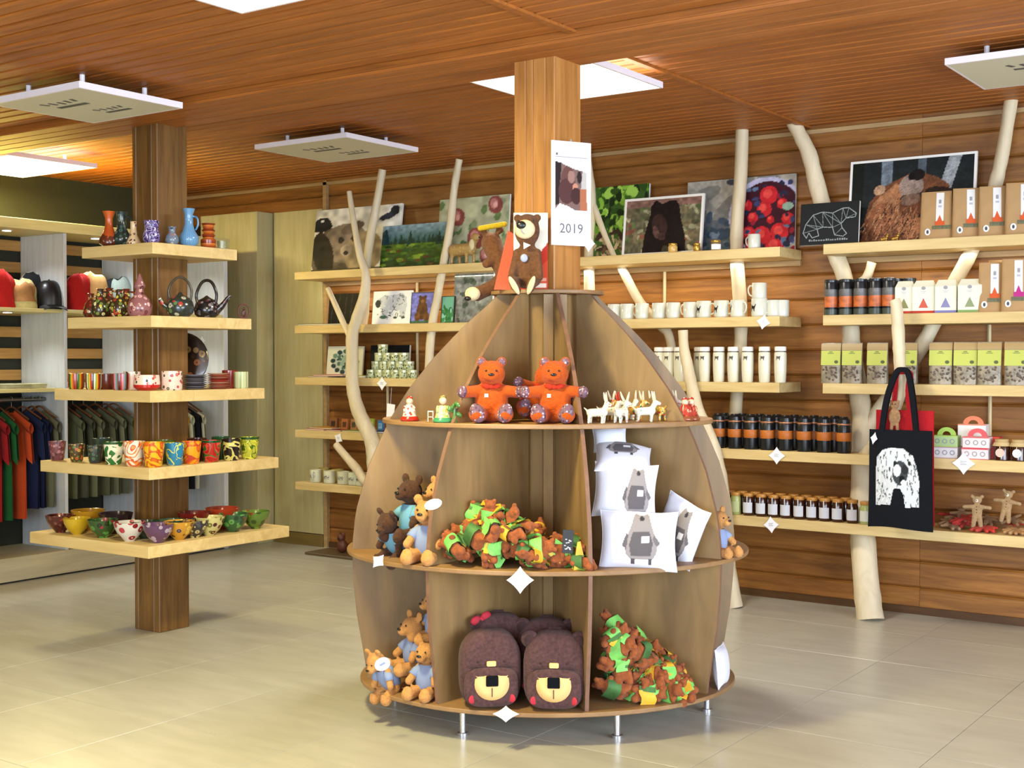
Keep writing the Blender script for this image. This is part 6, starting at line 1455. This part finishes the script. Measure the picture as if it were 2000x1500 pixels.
def goat_parts(body_mat, horn_mat):
    m = MB().limb((-.030, 0, .042), (.022, 0, .045), .017, .018, 5).limb((.022, 0, .05), (.036, -.003, .075), .012, .011, 4).limb((.036, -.004, .080), (.054, -.012, .074), .011, .007, 4)
    for x_, y_ in ((-.032, -.010), (-.030, .010), (.022, -.010), (.024, .010)): m.limb((x_, y_, .035), (x_-.003, y_*1.3, .005), .008, .006, 3)
    m.limb((-.044, 0, .05), (-.056, 0, .062), .005, .003, 3)
    o = fuse(m, 'body', body_mat, None, .0035, 1); b = o.data; bpy.data.objects.remove(o)
    h = MB()
    for sg in (-1, 1): P, R = smooth([Vector((.034, sg*.006, .086)), Vector((.030, sg*.014, .105)), Vector((.028, sg*.020, .124))], [.006, .005, .0018], 3); h.tube(P, R, 6)
    return [('body', b, None), ('horn', h.mesh('horn', horn_mat, True), None), ('muzzle_mark', MB().ball((.058, -.013, .073), .004, 6, 5).mesh('muzzle_mark', glaze('#a83428'), True), None)]
GW = painted('#d8d4c4', ['#3a8a5c', '#c84a38', '#d8b84a', '#d8d4c4', '#e0dcd0'], 80, .25, .3)
gp1 = goat_parts(GW, glaze('#d8ccb0')); gp2 = goat_parts(GW, glaze('#b02c20')); gp3 = goat_parts(painted('#c89a3c', ['#a83428', '#d8d0b0', '#3a7a4c'], 80), glaze('#d8ccb0'))
for i, (px, D, g_, r_, lab) in enumerate([(1168, 4.86, gp1, -.3, 'white horned animal figurine nearest the middle fin'), (1192, 4.96, gp2, .2, 'white animal figurine with red horns'), (1214, 4.88, gp1, 1.0, 'white horned animal figurine facing the viewer, left of the yellow one'), (1240, 5.0, gp3, .3, 'yellow painted horned animal figurine in the second row'),
                                       (1262, 4.92, gp1, .1, 'white green dotted horned animal figurine in the middle'), (1283, 5.02, gp3, 2.2, 'yellow horned animal figurine turned away on the right'), (1304, 5.02, gp1, .2, 'white horned animal figurine at the right end of the row'), (1184, 5.08, gp3, .7, 'yellow horned animal figurine behind the white ones'), (1226, 5.12, gp1, .4, 'white horned animal figurine in the rear row')]):
    t = thing('animal_figurine', lab, 'figurine', ate(px, 2, D-4.82), FACE+r_, 'horned ceramic animals')
    for nm, me, lb in g_: mk(nm, me, t)
for i, (px, D) in enumerate([(1338, 5.22), (1350, 5.30)]):
    lady(['red and white figurine just behind the right fin of the upper disc', 'second red and white figurine behind the right fin edge'][i], px, D, glaze('#8a4a2c'), painted('#a83a2c', ['#d8a88a', '#c85a44', '#7a241c'], 60), glaze('#a8301c'), .95)

# ---- cushions with a grey bear print
M_CUSH = plain('#d3d5e2', .85, 0, .15, 30, .03, .2)
cb_ops = [('poly', [(.36, .93), (.40, .98), (.46, .94), (.58, .94), (.64, .98), (.68, .93), (.74, .70), (.86, .42), (.84, .22), (.76, .12), (.28, .12), (.18, .22), (.16, .42), (.28, .70)], '#8d8789'), ('ell', .52, .86, .05, .05, 0, '#3c3a3e'),
          ('poly', [(.34, .62), (.68, .62), (.76, .40), (.72, .18), (.30, .18), (.26, .40)], '#5b575c'), ('poly', [(.10, .36), (.20, .62), (.24, .58), (.20, .30)], '#5f5b60'), ('poly', [(.78, .58), (.92, .40), (.84, .34), (.76, .46)], '#6b676b'), ('rect', .30, .02, .38, .14, '#4f4b50'), ('rect', .66, .02, .74, .14, '#4f4b50'), ('rect', .52, .42, .68, .54, '#d5d5dc')]
cim = paint(54, 60, '#ffffff', cb_ops); cmask = (cim.sum(2) < 2.95)
def cushion(label, c, w, h, th, rot, pr=(.22, .12, .80, .92), printed=True):
    t = thing('cushion', label, 'cushion', c, rot, 'white cushions with a grey bear print')
    def pos(s):
        def fn(u, v):
            a, b = 2*u-1, 2*v-1; k = (max(0, 1-abs(a)**2.6)*max(0, 1-abs(b)**2.6))**.5
            pin = 1+.05*(abs(a)*abs(b))**2-.04*(1-abs(b)**2)*abs(a)**6
            return (a*w/2*pin, s*(th/2*k+.0005), b*h/2*(1+.05*(abs(a)*abs(b))**2-.04*(1-abs(a)**2)*abs(b)**6)+.003*math.sin(7*u+5*v))
        return fn
    m = MB(); m.grid(19, 17, pos(-1)); m.grid(19, 17, pos(1)); m.build('cover', M_CUSH, t, 'all')
    MB().tube([pos(1)(u, v) for u, v in [(i/10, 0) for i in range(10)]+[(1, i/10) for i in range(10)]+[(1-i/10, 1) for i in range(10)]+[(0, 1-i/10) for i in range(10)]], .0022, 5, True).build('seam', M_CUSH, t, True)
    if printed:
        f0 = pos(-1); x0, z0, x1, z1_ = pr
        mk('bear_print', print_mesh('bear_print', cim, lambda u, v: (lambda q: (q[0], q[1]-.0012, q[2]))(f0(x0+(x1-x0)*u, z0+(z1_-z0)*v)), cmask, .85), t)
    return t
cushion('white cushion with grey bear print standing lowest in front', onD(1247, 1056, 5.02), .29, .225, .10, (-.18, .02, FACE-.12), (.22, .08, .84, .98))
cushion('white cushion with grey bear print stacked above the lowest one', onD(1221, 958, 5.10), .24, .21, .10, (-.12, .06, FACE-.1), (.40, .0, .98, .95))
cushion('white cushion with dark print lying tilted near the stack top', onD(1217, 897, 5.16), .22, .18, .09, (-1.0, .10, FACE), (.08, .35, .85, .98))
cushion('small white cushion corner at the very top of the stack', onD(1191, 858, 5.24), .13, .10, .06, (-.3, -.05, FACE), printed=False)
cushion('white cushion leaning obliquely against the right fin', onD(1328, 1036, 5.18), .20, .25, .10, (-.05, .38, FACE-.75), (.30, .05, .95, .95))
cushion('white cushion sliver behind the right fin on the lowest disc', onD(1408, 1300, 5.38), .16, .16, .06, (-.1, 0, FACE+1.2), printed=False)

# ---- bears of the left cells and behind the right fin
BRN = bear_proto('brn', .25, plush('#4a2f1f', .3), None, plain('#6aa0bc', .9), plush('#5a3c28', .2), 'slump')
PCH = bear_proto('pch', .25, plush('#c08a4e', .12), None, plain('#8494b8', .9), plush('#c89660', .1), 'slump')
place_bear('dark brown plush bear in a light blue shirt sitting in the left middle cell', BRN, ate(806, 1, .27, .06), FACE-.8, None, scale=1.15)
place_bear('dark brown plush bear slumped underneath the one in blue', BRN, ate(782, 1, .25), (.5, .1, FACE-.7), None, scale=.95)
place_bear('peach plush bear with round feet beside the left fin of the middle disc', PCH, ate(836, 1, .13), FACE-.35, None, scale=1.12)
place_bear('peach plush bear standing taller at the rear of the left middle cell', PCH, ate(858, 1, .30, .09), FACE-.9, None, scale=1.0)
t = thing('swing_tag', 'white oval tag on the peach plush in the left middle cell', 'tag', onD(846, 985, 4.93), (0, -.3, FACE)); MB().prism([(.035*math.cos(k*PI/8), .02*math.sin(k*PI/8)) for k in range(16)], -.001, .001).build('card', M_PAPER, t)
GP = 'peach plush bears in the lowest left cell'
place_bear('peach plush bear highest in the lowest left cell, looking left', PCH, ate(850, 0, .24, .20), FACE-1.1, GP, scale=.92)
place_bear('peach plush bear in the middle of the heap with its nose pointing left', PCH, ate(810, 0, .22, .07), FACE-.95, GP, scale=1.05)
place_bear('peach plush bear in blue at the front beside the left fin of the lowest cell', PCH, ate(835, 0, .12), FACE-.45, GP, scale=1.0)
place_bear('peach plush bear lying lowest at the left with a white oval tag', PCH, ate(772, 0, .12), (.55, -.1, FACE-.8), GP, scale=.9)
t = thing('swing_tag', 'white oval tag on the lowest left peach plush', 'tag', onD(747, 1297, 5.0), (0, -.5, FACE)); MB().prism([(.032*math.cos(k*PI/8), .025*math.sin(k*PI/8)) for k in range(16)], -.001, .001).build('card', M_PAPER, t)
MB().box(-.012, .012, -.0016, -.001, -.004, .004).build('printed_line', plain('#7a8ac8', .6), t)
place_bear('peach plush bear behind the right fin with one foot over the middle disc edge', PCH, ate(1402, 1, .13), FACE+.75, None, scale=.85)

# ---- backpacks
M_BP = plush('#513736', .3); M_BPD = plush('#3f2a2a', .25); M_CRM = plain('#e0b878', .8); M_RED = plain('#b02434', .8)
def sbox(w, d, h, e=.45, e2=.5):
    def fn(u, v):
        a = 2*PI*u; ph = (v-.5)*PI; sp = lambda x, p: math.copysign(abs(x)**p, x)
        return (w/2*sp(math.cos(a), e)*sp(math.cos(ph), e2), d/2*sp(math.sin(a), e)*sp(math.cos(ph), e2), h/2+h/2*sp(math.sin(ph), e2))
    return fn
def backpack(label, loc, rot, ears=(1, 1), s=1.0, bow=False):
    t = thing('backpack', label, 'backpack', loc, rot, 'brown bear face backpacks')
    m = MB(); bf = sbox(.245, .13, .30, .45, .55); m.grid(36, 24, lambda u, v: (lambda q: (q[0]*(1-.22*max(0, (q[2]/.30-.6)/.4)**2), q[1], q[2]))(bf(u, v)), wrap=True); m.build('body', M_BP, t, 'all')
    m = MB(); f_ = sbox(.212, .06, .158, .5, .6); m.at((0, -.062, .008)).grid(30, 14, f_, wrap=True); m.build('front_pocket', M_BP, t, 'all')
    MB().tube([(x_, -.066-.006*math.cos(x_*9), .168-.35*x_*x_) for x_ in np.linspace(-.09, .09, 9)], .004, 6).build('zip_seam', M_BPD, t, True)
    for k, sg in enumerate((-1, 1)):
        if ears[k]:
            m = MB().ball((sg*.096, -.02, .268), (.036, .02, .034)); m.build('ear', M_BP, t, True)
            MB().ball((sg*.096, -.038, .268), (.022, .006, .021)).build('ear_lining', M_BPD, t, True)
    # muzzle: flat top, round bottom
    pts = [(-.064, .136)]+[(-.068*math.cos(a), .103-.063*math.sin(a)) for a in np.linspace(0, PI, 15)]+[(.064, .136), (.03, .142), (-.03, .142)]
    def yb(x, z): 
        q = max(0, 1-abs(x/.1025)**4); r_ = max(0, 1-abs((z-.083)/.075)**3.3); return -.062-.030*(q*r_)**.5
    m = MB(); cx0, cz0 = 0, .100; ring = [(x, yb(x, z)-.0035, z) for x, z in pts]; mid = [(x*.5, yb(x*.5, cz0+(z-cz0)*.5)-.0045, cz0+(z-cz0)*.5) for x, z in pts]; inn = [(x, yb(x, z)+.004, z) for x, z in pts]
    n = len(pts); vs = ring+mid+[(0, yb(0, cz0)-.005, cz0)]+inn; fs = []
    for i in range(n): k = (i+1) % n; fs += [(i, k, n+k, n+i), (n+i, n+k, 2*n), (i, 2*n+1+i, 2*n+1+k, k)]
    m._add(vs, fs); m.build('muzzle', M_CRM, t, 'all', label='cream muzzle patch')
    MB().at((.0, -.1, .116)).bevbox(-.024, .024, -.004, .004, -.020, .022, .003).build('nose', plain('#0b0e13', .8, 0, 0, 60, 0, 0, .1), t)
    MB().tube([(0, -.099, .09), (0, -.099, .055)], .0016, 5).build('mouth', M_BPD, t)
    MB().at((0, -.070, .176)).bevbox(-.019, .019, -.006, .006, -.012, .012, .005).build('brow_patch', M_CRM, t)
    for sg in (-1, 1):
        MB().at((sg*.076, yb(sg*.076, .045)-.002, .045), (0, 0, -sg*.5)).ball((0, 0, 0), (.017, .004, .017), 14, 8).build('cheek', M_RED, t, True)
        MB().ball((sg*.052, -.066, .185), (.006, .004, .005), 8, 6).build('eye', M_BPD, t, True)
    MB().tube([(-.03, .02, .28), (-.02, .02, .305), (.02, .02, .305), (.03, .02, .28)], .005, 6).build('carry_loop', M_BPD, t, True)
    for sg in (-1, 1): P, R = smooth([Vector((sg*.06, .06, .26)), Vector((sg*.10, .09, .2)), Vector((sg*.10, .085, .08)), Vector((sg*.08, .06, .02))], [.010]*4, 4); MB().tube(P, R, 8).build('shoulder_strap', M_BPD, t, True)
    if bow:
        m = MB(); m.at((-.085, -.03, .285), (0, -.3, .2)); m.ball((0, 0, 0), .012); m.ball((-.024, 0, .004), (.024, .012, .018)).ball((.024, 0, .004), (.024, .012, .018)); m.build('bow', M_RED, t, True)
    return t
backpack('brown plush bear face backpack in the lowest middle cell, front left', ate(956, 0, .10), FACE+.12, (0, 0))
backpack('brown plush bear face backpack in the lowest middle cell, front right', ate(1084, 0, .09), FACE-.08, (1, 1))
backpack('brown backpack with a red bow standing behind the front left one', ate(975, 0, .27, .03), FACE+.3, (1, 0), bow=True)
backpack('brown backpack standing behind the front right one', ate(1068, 0, .27, .015), FACE-.1, (1, 1))

# ---- heaps of small brown toys wrapped in green and yellow
M_TB = plush('#93502a', .25); M_TG = plain('#78c45c', .7, 0, .2, 60, .25); M_TY = plain('#d8a428', .6, 0, .2, 60, .2); M_TG2 = plain('#3f6a34', .7, 0, .2, 60, .4)
def toy_proto(i):
    rr = random.Random(i)
    m = MB().bevbox(-.026, .026, -.017, .017, -.040, .022, .008).ball((0, -.002, .038), (.021, .016, .018)).ball((-.015, 0, .053), .008).ball((.015, 0, .053), .008)
    for sg in (-1, 1): m.limb((sg*.02, 0, .018), (sg*.031, -.010, .004+.01*rr.random()), .010, .010, 3).limb((sg*.015, 0, -.03), (sg*.016, -.012, -.042), .013, .013, 2)
    o = fuse(m, 'body', M_TB, None, .0042, 1); b = o.data; bpy.data.objects.remove(o)
    ps = [('body', b)]
    m = MB(); m.grid(12, 5, lambda u, v: (.0345*math.copysign(abs(math.cos(2*PI*u))**.6, math.cos(2*PI*u))*(1+.06*math.sin(30*u)), .0235*math.copysign(abs(math.sin(2*PI*u))**.6, math.sin(2*PI*u)), -.020+.040*v+.005*math.sin(13*u)), wrap=True); ps.append(('green_wrap', m.mesh('green_wrap', [M_TG, M_TG, M_TG2, M_TY][i], 'all')))
    ph = rr.random()*6
    m = MB(); m.grid(6, 6, lambda u, v: (.004+(u-.4)*.046, -.0245-.004*math.sin(6*u+ph)*v, -.004+(v-.5)*.046+.005*math.sin(5*u+ph))); ps.append(('flap', m.mesh('flap', [M_TG, M_TY, M_TG, M_TG][i], 'all')))
    m = MB(); m.grid(5, 6, lambda u, v: (-.020+(u-.5)*.016+.006*v, -.0255-.003*math.sin(5*v+ph), -.004+(v-.5)*.050)); ps.append(('ribbon', m.mesh('ribbon', [M_TY, M_TG2, M_TY, M_TB][i], 'all')))
    return ps
TP = [toy_proto(i) for i in range(4)]
rh = random.Random(11)
def toy(label, loc, grp, k):
    t = thing('wrapped_toy', label, 'plush toy', loc, (rh.uniform(-1.6, 1.6), rh.uniform(-1.6, 1.6), rh.uniform(0, 6.28)), grp)
    t.scale = (rh.uniform(1.05, 1.4),)*3
    for nm, me in TP[k]: mk(nm, me, t)
WR = ['green wrap with yellow ribbon', 'green wrap with yellow flap', 'dark green and yellow wrap', 'plain yellow wrap']
for k in range(58):
    u = rh.random(); px = 868+200*u; ins = rh.uniform(.05, .30)
    prof_ = max(0, 1-abs((px-968)/104)**1.7)*(.6+.4*ins/.3)
    z = Z1_+.028+rh.random()**.6*.20*prof_
    where = 'near the top' if z > Z1_+.11 else ('on the left' if px < 930 else 'on the right' if px > 1010 else 'low down')
    toy(f'brown toy in {WR[k % 4]} {where} of the middle cell heap', atd(px, edged(px, 1, ins), z), 'wrapped toys heaped in the middle cell', k % 4)
for k in range(11):
    px = rh.uniform(1072, 1140); D = edged(px, 1, rh.uniform(.05, .18)); z = Z1_+.028+rh.random()*.07*(1-abs(px-1105)/60)
    toy(f'small brown toy in {WR[k % 4]} beside the black printed card', atd(px, D, z), 'wrapped toys beside the black card', k % 4)
for k in range(84):
    u = rh.random()**1.25; px = 1196+150*u; D = edged(px, 0, rh.uniform(.05, .32))
    prof_ = (1-u)**1.0
    z = Z0+.028+rh.random()**.7*.29*prof_
    where = 'near the top' if z > Z0+.16 else ('beside the fin' if px < 1245 else 'rightmost' if px > 1300 else 'low down')
    toy(f'brown toy in {WR[k % 4]} {where} of the lowest right heap', atd(px, D-(.10*u*0), z), 'wrapped toys heaped in the lowest right cell', k % 4)
p = onD(1108, 1058, 4.93); t = thing('black_card', 'small black card with white scribbled print standing in the middle cell', 'card', (p.x, p.y, p.z-.045), (-.1, .05, FACE))
MB().bevbox(-.021, .021, 0, .002, 0, .09, .0006).build('card', plain('#101214', .5), t)
m = MB(); rr = random.Random(4)
for k in range(14): x_, z_ = rr.uniform(-.015, .010), rr.uniform(.01, .055); m.box(x_, x_+.006, -.0006, 0, z_, z_+.003)
m.build('printed_mark', M_PAPER, t)
t = thing('yellow_pouch', 'small yellow triangular pouch right of the black card', 'pouch', ate(1132, 1, .05), FACE+.2)
mb = MB(); mb._add([(-.026, -.016, 0), (.026, -.016, 0), (.026, .016, 0), (-.026, .016, 0), (-.008, 0, .105), (.004, 0, .108)], [(0, 3, 2, 1), (0, 1, 5, 4), (1, 2, 5), (2, 3, 4, 5), (3, 0, 4)]); mb.build('pouch', M_TY, t)

# ---- fabric bears and flat toys on the lowest right shelf
def doll_mesh(s, mat):
    m = MB().ball((0, 0, .48*s), (.15*s, .06*s, .22*s)).ball((0, 0, .80*s), (.13*s, .06*s, .12*s)).ball((-.13*s, 0, .90*s), (.055*s, .04*s, .055*s)).ball((.13*s, 0, .90*s), (.055*s, .04*s, .055*s))
    for sg in (-1, 1): m.limb((sg*.10*s, 0, .62*s), (sg*.34*s, 0, .60*s), .062*s, .055*s, 6).limb((sg*.07*s, 0, .32*s), (sg*.10*s, 0, .07*s), .075*s, .065*s, 6)
    o = fuse(m, 'body', mat, None, .005, 2); b = o.data; bpy.data.objects.remove(o); return b
DM = doll_mesh(.20, plush('#a98c66', .12)); DM2 = doll_mesh(.17, plush('#8c6a48', .2)); DR = doll_mesh(.16, cloth('#a8342c'))
def doll(label, loc, rot, me, s, grp=None, face=True):
    t = thing('fabric_bear', label, 'plush toy', loc, rot, grp); mk('body', me, t)
    if face:
        MB().ball((0, -.062*s, .79*s), (.04*s, .02*s, .045*s)).build('muzzle', plain('#e0d8c8', .8), t, True); MB().ball((0, -.085*s, .80*s), .014*s, 8, 6).build('nose', M_BLK, t, True)
        for k in range(3): MB().ball((0, -.062*s, (.62-.08*k)*s), .013*s, 8, 6).build('button', M_BLK, t, True)
    return t
q = aty(1908, ZS[4]+.012, YS+.10); doll('tan fabric bear with a white muzzle standing left on the lowest right shelf', q, (.0, 0, .1), DM, .20)
q = aty(1962, ZS[4]+.045, YS+.17); doll('tan fabric bear standing higher and further right on the lowest right shelf', q, (-.05, .1, -.1), DM, .20)
rr = random.Random(3)
for k in range(9):
    px = [1838, 1856, 1848, 1870, 1878, 1866, 1930, 1975, 1995][k]; d = [.10, .12, .20, .10, .18, .26, .22, .24, .20][k]
    q = aty(px, ZS[4]+.02+.012*(k % 3), YS+d)
    doll(['brown and red fabric toy heaped beside the tote bags', 'red fabric toy heaped beside the tote bags'][k % 2] if k < 6 else 'fabric toy lying behind the standing tan bears', q, (-1.35+rr.uniform(-.2, .3), rr.uniform(-.4, .4), rr.uniform(-1, 1)), [DM2, DR][k % 2], .17, 'fabric toys heaped beside the tote bags' if k < 6 else 'fabric toys lying behind the tan bears', False)
for k, (px, col, lab) in enumerate([(1868, '#9a7a5c', 'flat tan fabric toy lying at the shelf edge below the small heap'), (1900, '#b8483c', 'flat red fabric toy lying at the feet of the tan bears'), (1935, '#c0392f', 'flat bright red fabric toy between the two tan bears'), (1965, '#b08a5c', 'flat tan fabric toy at the shelf edge near the photo edge'), (1992, '#a87c50', 'flat brown fabric toy cut by the right edge of the photo')]):
    q = aty(px, ZS[4]+.012, YS+.03); doll(lab, q, (-PI/2+.06, 0, .5-.9*(k % 2)), remat(DM2, cloth(col)), .17, None, False)
